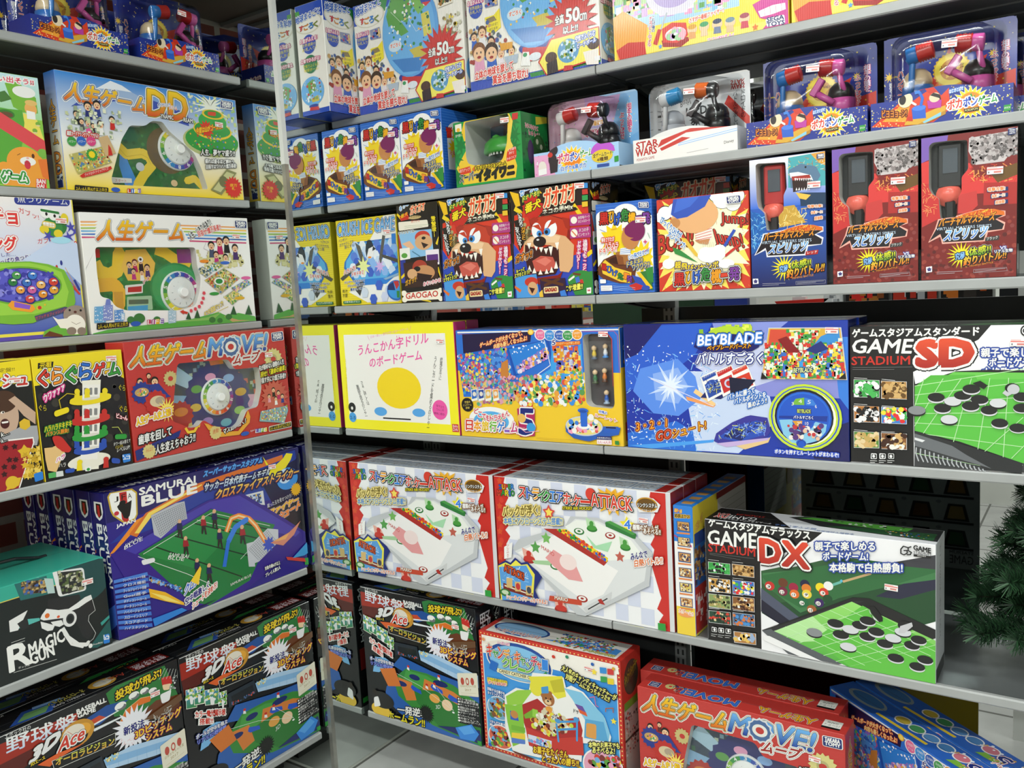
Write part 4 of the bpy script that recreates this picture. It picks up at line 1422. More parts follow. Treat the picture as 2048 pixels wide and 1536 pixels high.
ART['candy.front'] = '''
P|d0392c|0 0 447 0 447 350 0 350
E|f8d880|8 344 2 2
E|f8d880|8 5.5 2 2
E|f8d880|20 344 2 2
E|f8d880|20 5.5 2 2
E|f8d880|31 344 2 2
E|f8d880|31 5.5 2 2
E|f8d880|43 344 2 2
E|f8d880|43 5.5 2 2
E|f8d880|55 344 2 2
E|f8d880|55 5.5 2 2
E|f8d880|66 344 2 2
E|f8d880|66 5.5 2 2
E|f8d880|78 344 2 2
E|f8d880|78 5.5 2 2
E|f8d880|90 344 2 2
E|f8d880|90 5.5 2 2
E|f8d880|102 344 2 2
E|f8d880|102 5.5 2 2
E|f8d880|113 344 2 2
E|f8d880|113 5.5 2 2
E|f8d880|125 344 2 2
E|f8d880|125 5.5 2 2
E|f8d880|137 344 2 2
E|f8d880|137 5.5 2 2
E|f8d880|148 344 2 2
E|f8d880|148 5.5 2 2
E|f8d880|160 344 2 2
E|f8d880|160 5.5 2 2
E|f8d880|172 344 2 2
E|f8d880|172 5.5 2 2
E|f8d880|184 344 2 2
E|f8d880|184 5.5 2 2
E|f8d880|195 344 2 2
E|f8d880|195 5.5 2 2
E|f8d880|207 344 2 2
E|f8d880|207 5.5 2 2
E|f8d880|219 344 2 2
E|f8d880|219 5.5 2 2
E|f8d880|230 344 2 2
E|f8d880|230 5.5 2 2
E|f8d880|242 344 2 2
E|f8d880|242 5.5 2 2
E|f8d880|254 344 2 2
E|f8d880|254 5.5 2 2
E|f8d880|265 344 2 2
E|f8d880|265 5.5 2 2
E|f8d880|277 344 2 2
E|f8d880|277 5.5 2 2
E|f8d880|289 344 2 2
E|f8d880|289 5.5 2 2
E|f8d880|300 344 2 2
E|f8d880|300 5.5 2 2
E|f8d880|312 344 2 2
E|f8d880|312 5.5 2 2
E|f8d880|324 344 2 2
E|f8d880|324 5.5 2 2
E|f8d880|336 344 2 2
E|f8d880|336 5.5 2 2
E|f8d880|347 344 2 2
E|f8d880|347 5.5 2 2
E|f8d880|359 344 2 2
E|f8d880|359 5.5 2 2
E|f8d880|371 344 2 2
E|f8d880|371 5.5 2 2
E|f8d880|382 344 2 2
E|f8d880|382 5.5 2 2
E|f8d880|394 344 2 2
E|f8d880|394 5.5 2 2
E|f8d880|406 344 2 2
E|f8d880|406 5.5 2 2
E|f8d880|418 344 2 2
E|f8d880|418 5.5 2 2
E|f8d880|429 344 2 2
E|f8d880|429 5.5 2 2
E|f8d880|441 344 2 2
E|f8d880|441 5.5 2 2
E|f8d880|5.5 16 2 2
E|f8d880|441.5 16 2 2
E|f8d880|5.5 28 2 2
E|f8d880|441.5 28 2 2
E|f8d880|5.5 39 2 2
E|f8d880|441.5 39 2 2
E|f8d880|5.5 51 2 2
E|f8d880|441.5 51 2 2
E|f8d880|5.5 63 2 2
E|f8d880|441.5 63 2 2
E|f8d880|5.5 74 2 2
E|f8d880|441.5 74 2 2
E|f8d880|5.5 86 2 2
E|f8d880|441.5 86 2 2
E|f8d880|5.5 98 2 2
E|f8d880|441.5 98 2 2
E|f8d880|5.5 110 2 2
E|f8d880|441.5 110 2 2
E|f8d880|5.5 121 2 2
E|f8d880|441.5 121 2 2
E|f8d880|5.5 133 2 2
E|f8d880|441.5 133 2 2
E|f8d880|5.5 145 2 2
E|f8d880|441.5 145 2 2
E|f8d880|5.5 156 2 2
E|f8d880|441.5 156 2 2
E|f8d880|5.5 168 2 2
E|f8d880|441.5 168 2 2
E|f8d880|5.5 180 2 2
E|f8d880|441.5 180 2 2
E|f8d880|5.5 192 2 2
E|f8d880|441.5 192 2 2
E|f8d880|5.5 203 2 2
E|f8d880|441.5 203 2 2
E|f8d880|5.5 215 2 2
E|f8d880|441.5 215 2 2
E|f8d880|5.5 227 2 2
E|f8d880|441.5 227 2 2
E|f8d880|5.5 238 2 2
E|f8d880|441.5 238 2 2
E|f8d880|5.5 250 2 2
E|f8d880|441.5 250 2 2
E|f8d880|5.5 262 2 2
E|f8d880|441.5 262 2 2
E|f8d880|5.5 273 2 2
E|f8d880|441.5 273 2 2
E|f8d880|5.5 285 2 2
E|f8d880|441.5 285 2 2
E|f8d880|5.5 297 2 2
E|f8d880|441.5 297 2 2
E|f8d880|5.5 308 2 2
E|f8d880|441.5 308 2 2
E|f8d880|5.5 320 2 2
E|f8d880|441.5 320 2 2
E|f8d880|5.5 332 2 2
E|f8d880|441.5 332 2 2
P|f8f4ea|10.7 10.5 436 10.5 436 340 10.7 340
P|3a90e0>5ab8f0|13 14 434 14 434 287 13 287
P|f8f4ea|13 337 440 339 442 315 389 326 315 316 277 320 242 306 198 313 116 313 8.6 306
P|f0e8d8|9.3 317 74 336 158 324 72 305
E|f4f0e0|133 283 110 56
E|2a50a0|133 283 106 53
E|8ac8f0|133 279 98 48
T|キ|25 282 45 282 27 316|e0402a|k:2.6 w:1.6
T|ャ|45 282 65 282 46 303|2f9a3c|k:2.6 w:1.6
T|ン|64 281 84 282 66 315|e0402a|k:2.6 w:1.6
T|デ|83 281 103 281 85 314|f0a020|k:2.6 w:1.6
T|ィ|102 281 121 281 103 302|3a8ae0|k:2.6 w:1.6
T|キ|120 280 140 281 122 313|e06020|k:2.6 w:1.6
T|ャ|139 280 158 281 140 301|2f9a3c|k:2.6 w:1.6
T|ッ|157 280 176 280 158 300|3a8ae0|k:2.6 w:1.6
T|チ|175 279 194 280 177 312|d03a5a|k:2.6 w:1.6
T|ャ|193 279 211 280 194 299|e0402a|k:2.6 w:1.6
T|ー|211 279 229 279 212 311|3a8ae0|k:2.6 w:1.6
T|ク|79 261 104 261 80 290|7ac040|k:2.6 w:1.6
T|レ|105 261 131 261 107 290|7ac040|k:2.6 w:1.6
T|ー|131 261 156 260 132 270|7ac040|k:2.6 w:1.6
T|ン|157 261 182 260 159 289|7ac040|k:2.6 w:1.6
P|f0e8b8|62 253 201 255 199 242 60 241
T|CANDY CATCHER CRANE|67 243 197 245 68 252|2a2a2a|k:-.2
P|2a70c8|40 273 66 267 56 242 34 246
P|2f9a3c|197 254 224 278 229 246 207 244
T|いっぱいGET!|67 325 108 326 68 334|d83a8a|w:1
T|大人気のキャンディキャッチャーが|272 292 430 244 278 309|f4f080|16141a:3
T|対戦ゲームになっちゃった!!|283 271 411 236 288 288|f4f080|16141a:3
R|e8d040|4|24 219 94 223 93 208 25 202
T|ゲームを盛り上げる|25 209 91 215 26 219|k|
T|ボイス&BGM!!|27 199 89 206 28 209|d83028|w:.8
R|3a90d8|1|389 326 408 328 408 312 389 310
R|d03a38|1|411 327 429 329 429 313 411 311
R|3aa050|1|390 302 409 304 409 289 390 286
R|e8d030|1|410 301 428 303 428 287 410 285
E|e8a070|19 329 5.9 5
E|d03a28|250 325 5.2 4.7
E|2a8a6a|292 333 5.1 4.6
E|2a60b0|368 329 4.9 4.5
E|d8a838|429 330 4.7 4.4
E|2a60c0|21 17 6.1 5.1
E|c8a840|302 16 5.2 4.7
S|f8e040|372 309 9.7 4.5 5 90 1
S|f8e040|423 188 9.5 4.4 5 90 1
S|f8e040|314 30 10.3 4.7 5 90 1
T|回転するお菓子を|24 181 83 178 24 190|w|2a50a0:1
T|タイミングよくつかもう!|23 169 104 170 24 178|w|2a50a0:1
E|f4f4f0|61 135 42 35
E|7aa8c8|61 135 39 33
K|e8c030,d04030,70b0e0,508050,805030|76 6.8|33 154 91 166 88 117 31 104|e|1
T|つかんだお菓子は|23 85 86 84 23 94|w|2a50a0:1
T|押し出されてゲット!!|24 74 99 80 25 83|w|2a50a0:1
E|f4f4f0|61 50 43 36
E|d86850|61 50 40 33
K|e8c030,d04030,70b0e0,60a040,803030|76 6.8|33 68 90 81 88 32 30 17|e|1
P|f4f4f0|83 180 123 210 165 211 180 266 236 273 279 274 285 247 301 257 338 247 398 191 414 143 409 121 328 104 322 50 184 24 100 18 78 88
P|9ad048|87 177 127 204 181 218 141 166 90 151
P|8ac840|81 153 116 157 142 170 144 59 101 33 87 101
R|f0d040|3|99 74 145 82 145 66 98 57
R|5a80d0|3|98 59 144 63 144 51 97 43
P|78b838|100 97 146 100 146 85 99 82
P|3a60c0|98 138 123 136 126 114 98 112
E|c88a48|112 130 13 11.4
P|e8e040|167 252 275 277 284 222 257 209 234 226 185 208
P|c8c030|235 255 275 270 281 235 246 224
E|e8e040|190 224 21 22
P|86c8e8|278 245 331 245 395 197 411 152 406 127 366 128 339 170 303 219
P|5aa8d8|339 174 394 179 406 127 333 120
P|6a50a0|309 209 333 207 343 192 319 197
P|e06030|319 197 343 192 347 182 324 186
R|e0a050|6|342 164 372 167 370 125 339 125
P|b02a28|141 166 192 195 262 153 320 173 330 140 316 73 226 68 157 70 143 114
P|c83a30|147 104 235 92 329 122 330 70 225 46 156 51
P|d8e0f0|154 84 231 84 230 58 155 62
K|e070a0,70a0e0,e0d060|30 5|158 81 227 79 226 61 157 64|e|1
E|a86a38|227 202 20 20
E|a86a38|211 208 7.4 6.6
E|a86a38|234 220 6.5 5.8
E|e8c898|226 193 10.6 7.3
E|k|226 196 3.3 2.6
E|k|220 203 2.5 2.6
E|k|235 204 2.4 2.6
R|4a9ad8|3|206 231 229 239 230 219 207 213
P|3a70c0|216 178 236 179 230 145 214 145
P|78b030|144 137 178 163 214 149 221 129 201 135 177 137 148 127
P|98d048|174 162 191 162 190 140 173 140
K|e8e040,c8d840,f0f0e0,e8a040,803020,d8d0b0|152 7.4|156 117 228 98 307 142 232 182|e|1
L|4a9ad8|6|249 139 253 89
L|4a9ad8|6|314 161 311 107
L|4a9ad8|6|250 143 314 161
L|4a9ad8|6|252 122 313 140
E|4a9ad8|254 147 8.9 6.5
E|4a9ad8|312 166 8.6 6.4
T|ドサ|305 184 320 182 306 194|k|w:1.2
T|ドサ|238 147 254 156 238 158|k|w:1.2
T|お菓子をたくさん|170 34 280 48 171 55|f8d830|6a2a10:2.6
T|とった人の勝ち!!|197 15 312 33 199 36|f8d830|6a2a10:2.6
P|6a2a18|96 22 183 17 154 13 108 16
E|f4f4f0|389 50 63 53
E|e8a8c0|389 50 59 49
K|d04030,e8c030,70b0e0,60a040,803030,f0a0c0|133 8.7|349 71 437 94 434 28 346 3.3|e|1
T|本物のお菓子でも|347 97 438 118 347 114|f4f080|16141a:2.6
T|あそべるよ!|357 85 423 100 358 103|f4f080|16141a:2.6
L|e06080|2|356 237 371 243 374 220 381 218
L|b05a28|2.4|402 209 403 219 424 225 424 213
'''
ART['candy.top'] = '''
P|e8e4dc|18 9 429 9 429 105 18 105
E|2a4a8a|110 56 90 40
E|8ab8e0|110 56 82 34
T|キャンディキャッチャークレーン|185 44 40 44 185 18|c03a30|w:1.4
P|4a90d8|200 30 420 30 420 60 330 80 260 50
K|e8d040,c83a30,3a9a50,3a60c0,8a6a40,e8e4dc|209 4.3|230 20 400 20 400 90 230 90|e|1
T|大人気のキャンディキャッチャーが|420 28 330 28 420 14|f4f080|16141a:1
'''
ART['candy.side'] = '''
P|c8362a|0 0 112 0 112 350 0 350
P|b8a8a0|11.2 14 103 14 103 217 11.2 217
E|3a3a30|56 288 40 46
T|キャンディキャッチャー|20 270 92 300 20 306|b8a030|k:1
P|6a9a30|13 210 101 210 101 231 13 231
K|c03a30,8a7a70,d8d0c8,3a2a28|87 3.7|14 90 100 90 100 200 14 200|e|1
P|2a2020|11.2 126 103 126 103 133 11.2 133
K|5a4a48,c8c0b8|38 2.5|14 20 100 20 100 120 14 120|l|1
'''
ART['hockey.front'] = '''
P|f2f3f4|0 0 530 0 530 345 0 345
P|d4daec|42 49 80 49 80 91 42 91
P|d4daec|42 133 80 133 80 175 42 175
P|d4daec|42 217 80 217 80 259 42 259
P|d4daec|42 302 80 302 80 344 42 344
P|d4daec|80 6.9 117 6.9 117 49 80 49
P|d4daec|80 91 117 91 117 133 80 133
P|d4daec|80 175 117 175 117 217 80 217
P|d4daec|80 259 117 259 117 302 80 302
P|d4daec|117 49 154 49 154 91 117 91
P|d4daec|117 133 154 133 154 175 117 175
P|d4daec|117 217 154 217 154 259 117 259
P|d4daec|117 302 154 302 154 344 117 344
P|d4daec|154 6.9 191 6.9 191 49 154 49
P|d4daec|154 91 191 91 191 133 154 133
P|d4daec|154 175 191 175 191 217 154 217
P|d4daec|154 259 191 259 191 302 154 302
P|d4daec|191 49 228 49 228 91 191 91
P|d4daec|191 133 228 133 228 175 191 175
P|d4daec|191 217 228 217 228 259 191 259
P|d4daec|191 302 228 302 228 344 191 344
P|d4daec|228 6.9 265 6.9 265 49 228 49
P|d4daec|228 91 265 91 265 133 228 133
P|d4daec|228 175 265 175 265 217 228 217
P|d4daec|228 259 265 259 265 302 228 302
P|d4daec|265 49 302 49 302 91 265 91
P|d4daec|265 133 302 133 302 175 265 175
P|d4daec|265 217 302 217 302 259 265 259
P|d4daec|265 302 302 302 302 344 265 344
P|d4daec|302 6.9 339 6.9 339 49 302 49
P|d4daec|302 91 339 91 339 133 302 133
P|d4daec|302 175 339 175 339 217 302 217
P|d4daec|302 259 339 259 339 302 302 302
P|d4daec|339 49 376 49 376 91 339 91
P|d4daec|339 133 376 133 376 175 339 175
P|d4daec|339 217 376 217 376 259 339 259
P|d4daec|339 302 376 302 376 344 339 344
P|d4daec|376 6.9 413 6.9 413 49 376 49
P|d4daec|376 91 413 91 413 133 376 133
P|d4daec|376 175 413 175 413 217 376 217
P|d4daec|376 259 413 259 413 302 376 302
P|d4daec|413 49 450 49 450 91 413 91
P|d4daec|413 133 450 133 450 175 413 175
P|d4daec|413 217 450 217 450 259 413 259
P|d4daec|413 302 450 302 450 344 413 344
P|d4daec|450 6.9 488 6.9 488 49 450 49
P|d4daec|450 91 488 91 488 133 450 133
P|d4daec|450 175 488 175 488 217 450 217
P|d4daec|450 259 488 259 488 302 450 302
P|cc2e26|0.4 345 39 345 34 329 44 326 35 305 48 290 35 270 51 257 35 235 49 218 31 199 47 183 31 159 44 139 26 115 15 0.3 0.4 0.3
P|cc2e26|489 344 530 344 530 0.3 514 0.3 500 21 513 40 496 53 509 82 485 162 494 202 484 213 496 234 490 270 500 290 490 304 505 321 486 331
S|d8522a|20 334 10.8 5.8 5 90 1
E|d8402e|25 318 7.5 7.7
S|d8522a|18 300 10.9 5.9 5 90 1
E|d8402e|23 281 7.5 7.8
S|d8522a|16 264 11 5.9 5 90 1
E|d8402e|21 244 7.6 7.8
S|d8522a|14 229 11 5.9 5 90 1
E|d8402e|19 206 7.7 7.9
S|d8522a|11.6 193 11.1 6 5 90 1
E|d8402e|16 168 7.7 8
S|d8522a|9.4 156 11.2 6 5 90 1
E|d8402e|14 130 7.8 8.1
S|d8522a|7.2 120 11.3 6.1 5 90 1
E|d8402e|11.9 91 7.8 8.2
T|S|17 311 27 311 17 324|2a60c8|k:1
T|U|28 312 38 312 29 325|f0d020|k:1
T|P|39 313 49 313 40 326|d83a28|k:1
T|E|50 314 60 314 50 327|2f9a3c|k:1
T|R|59 315 69 315 60 328|3a90e0|k:1
T|M|9.3 294 22 294 10.3 309|d83a28|k:1
T|A|25 294 37 295 26 310|2f9a3c|k:1
T|R|38 295 51 295 39 310|f0d020|k:1
T|I|52 295 57 295 53 311|2a60c8|k:1
T|O|58 296 70 296 59 311|2f9a3c|k:1
T|ス|85 295 109 295 87 324|d83a28|k:4 w:1.6
T|ト|111 294 135 294 112 323|2a60c8|k:4 w:1.6
T|ラ|131 294 154 294 132 323|f0a020|k:4 w:1.6
T|イ|150 293 173 293 151 321|2f9a3c|k:4 w:1.6
T|ク|166 292 189 293 167 321|2f9a3c|k:4 w:1.6
T|エ|187 293 209 293 188 321|2a80d8|k:4 w:1.6
T|ア|209 293 232 293 210 321|2a60c8|k:4 w:1.6
T|ホ|232 292 254 292 232 320|d83a28|k:4 w:1.6
T|ッ|252 291 274 291 252 307|e0702a|k:4 w:1.6
T|ケ|265 290 286 290 265 318|d83a28|k:4 w:1.6
T|ー|285 299 319 300 285 306|d83a28|k:4 w:1.6
E|8a1a18|319 323 15 17
E|d84030|316 325 14 15
S|f0b830|381 313 64 37 14 80 0.6
S|e8a020|378 312 57 34 14 80 0.5
T|ATTACK|319 294 438 293 319 326|d84030|k:4 w:1.6
T|STRIKE AIR HOCKEY|228 276 320 284 229 284|f0e020|k:1.4
T|アタック|371 286 391 287 371 293|d84030|w:1
T|パックが浮く!|29 238 153 254 31 266|7a6a2a|7a6a2a:3.6 f4e08a:3
S|d84a40|184 264 21 11.5 5 90 1
S|f8e060|184 264 13 6.9 5 90 1
T|本格エアフローシステム搭載!!|30 216 226 235 31 235|5a90d0|6a6a5a:3 f4e8a0:2.4
P|e8e8e8|446 319 470 330 499 330 518 316 509 297 458 292
E|c89020|480 313 30 18
E|6a4a10|480 313 26 15
T|リンクシステム|454 305 509 308 454 315|w|k:1.2
T|の人形で遊べるよ!|454 295 499 296 454 301|w|
S|f0e030|422 257 22 10.7 5 90 1
T|4|414 246 432 248 414 268|3a80e0|w:2
T|種類のゲームが|438 246 510 251 438 260|w|7a4a1a:2
T|あそべる!!|468 240 516 242 468 254|w|7a4a1a:2
P|c4c8ca|57 152 79 180 234 232 253 261 336 266 452 228 491 195 479 110 285 0.3 258 0.3 167 74
P|dfe2e2|63 145 230 225 268 256 336 258 438 224 478 184 466 121 289 9.4 172 82
P|f4f3f0|74 143 218 214 335 158 391 136 344 68 289 38 172 96
P|eef2ea|234 232 271 253 332 255 432 219 468 179 356 157
P|b03028|165 219 211 223 363 158 349 143
P|f0d820|207 221 237 226 363 165 359 154
K|2a60c8,d83a28,2f9a3c,e8702a|76 4.3|215 220 237 223 360 166 352 158|e|1
P|2f7a3a|358 256 374 262 448 237 445 224 438 224 360 246
P|4a9a48|360 258 374 262 445 237 438 233
P|e8b0a0|89 159 121 149 132 130 95 128
E|a02820|112 127 20 9.4
E|c83a30|112 131 19 7.9
E|c83a30|111 145 8.2 7.9
P|c83a30|103 131 118 133 117 145 104 144
P|e8b0a0|186 38 217 29 228 9.2 193 6.6
E|a02820|208 5.7 20 9.4
E|c83a30|209 10.1 18 8
E|c83a30|207 24 7.9 8
P|c83a30|200 9.6 215 12 214 25 201 22
P|b8dcb0|300 263 325 256 332 237 304 237
E|2a7a30|318 235 16 7.9
E|4a9a40|318 238 14 6.6
E|4a9a40|317 249 6.4 6.6
P|4a9a40|311 238 323 240 322 250 311 249
P|b8dcb0|398 225 422 218 428 200 401 200
E|2a7a30|415 198 15 7.8
E|4a9a40|415 201 14 6.5
E|4a9a40|414 212 6.1 6.5
P|4a9a40|408 201 420 203 419 213 408 211
S|78b860|172 194 17 8.6 5 90 1
S|58a050|135 165 18 8.8 5 90 1
S|c06050|398 173 15 7.6 5 90 1
P|a8d0a0|122 128 201 136 208 123 129 119
E|2f7a3a|198 121 17 9.2
E|f0f0ea|198 122 13 6.3
E|2f7a3a|198 122 5.5 2.8
E|2f7a3a|278 224 16 8.7
E|f0f0ea|278 225 11.7 6
E|2f7a3a|278 225 5.1 2.7
E|a02820|372 224 15 8.5
E|f0f0ea|372 225 11.1 5.9
E|a02820|372 225 4.9 2.6
E|a02820|278 46 17 9.2
E|f0f0ea|278 47 12 6.3
E|a02820|278 47 5.3 2.8
P|e8a0a0|166 141 194 166 261 137 283 92 238 92 192 121
E|f4e0dc|239 138 27 21
P|a8dcb0|300 216 328 193 377 210 363 181 321 186
T|MARIO|154 164 195 147 155 174|c83028|
R|c84a30|2|174 39 276 42 276 28 170 24
T|MARIO|190 31 232 31 190 41|f0f0e0|7a1a10:.8
P|d0d2d2|281 22 370 79 366 58 289 9.4
L|2a2a2a|3|295 21 355 59
P|b03028|326 51 337 56 348 41 333 42
R|f4f4f0|2|28 153 58 170 52 126 26 119
V|プ/nレ/nイ/nM/nA/nT|35 123 44 125 37 160|c83028|
P|20307a|3.9 101 30 116 47 111 64 128 85 116 105 122 121 110 140 99 152 86 126 46 141 19 124 1.9 5.9 0.3
P|f0e850|3.7 97 30 110 47 105 66 121 84 110 105 115 117 102 128 90 117 15 6.1 0.3
P|5aa0e0|6.1 94 101 111 120 81 109 18 10.7 0.3
K|e8f0f8,8ac0f0|38 8.7|11.9 91 104 104 106 50 13 35|l|3
T|ATTACK!|24 85 90 68 25 105|e0602a|6a1a10:2.4
P|7a2a20|18 51 118 37 117 23 17 32
P|e8e0d0|22 46 118 32 117 29 22 42
R|d8b878|2|30 66 51 69 49 41 29 39
E|d8b878|40 54 7.8 9.7
R|d8b878|2|59 60 79 62 78 35 58 33
E|c83a38|69 48 7.7 9.7
R|d8b878|2|96 54 116 57 115 30 95 28
E|404858|106 43 7.5 9.6
E|3a7a3a|23 24 19 10.6
E|c8dcb8|23 25 12 6.1
T|シューティングゲームもできるよ!|26 7.5 165 13 27 20|e07038|2a50a0:2 w:1.4
T|みんなで|430 168 477 182 430 186|20207a|w:1
T|白熱バトル!!|440 153 519 171 440 172|e0702a|7a3a10:2.6 w:2.2
P|20285a|5.6 0.3 124 1.9 204 0.3 196 0.3 6.3 0.3
R|2a50a0|2|241 0.3 290 0.3 290 0.3 241 0.3
T|プレイ人数2~4人|245 -9.3 288 -10.7 245 -2.8|w|
R|2a50a0|2|296 0.3 390 0.3 390 0.3 296 0.3
T|対象年齢6才以上|300 -13 387 -13 300 -5.6|w|
P|f0e020|413 1.1 460 1.5 460 0.3 413 0.3
R|2f9a3c|1|500 21 521 22 522 3.4 500 3.5
'''
ART['hockey.top'] = '''
P|d4d6d8|0 0 530 0 530 76 0 76
P|b02a24|0 0 32 0 32 76 0 76
P|b02a24|498 0 530 0 530 76 498 76
R|7a94b8|2|60 8 126 8 126 68 60 68
R|c4ccd4|2|63 12 123 12 123 64 63 64
K|8a8a90,b0a0a0,a0a8a8|30 3.1|66 16 120 16 120 60 66 60|e|0
R|7a94b8|2|134 8 200 8 200 68 134 68
R|c4ccd4|2|137 12 197 12 197 64 137 64
K|8a8a90,b0a0a0,a0a8a8|30 3.1|140 16 194 16 194 60 140 60|e|1
R|7a94b8|2|208 8 274 8 274 68 208 68
R|c4ccd4|2|211 12 271 12 271 64 211 64
K|8a8a90,b0a0a0,a0a8a8|30 3.1|214 16 268 16 268 60 214 60|e|2
R|7a94b8|2|282 8 348 8 348 68 282 68
R|c4ccd4|2|285 12 345 12 345 64 285 64
K|8a8a90,b0a0a0,a0a8a8|30 3.1|288 16 342 16 342 60 288 60|e|3
R|7a94b8|2|356 8 422 8 422 68 356 68
R|c4ccd4|2|359 12 419 12 419 64 359 64
K|8a8a90,b0a0a0,a0a8a8|30 3.1|362 16 416 16 416 60 362 60|e|4
R|7a94b8|2|430 8 496 8 496 68 430 68
R|c4ccd4|2|433 12 493 12 493 64 433 64
K|8a8a90,b0a0a0,a0a8a8|30 3.1|436 16 490 16 490 60 436 60|e|5
'''
ART['hockey.side'] = '''
P|8a1f1c|0 0 76 0 76 345 0 345
K|d0b8a0,6a1614,b03a30|45 3.7|8 20 68 20 68 330 8 330|s|1
'''
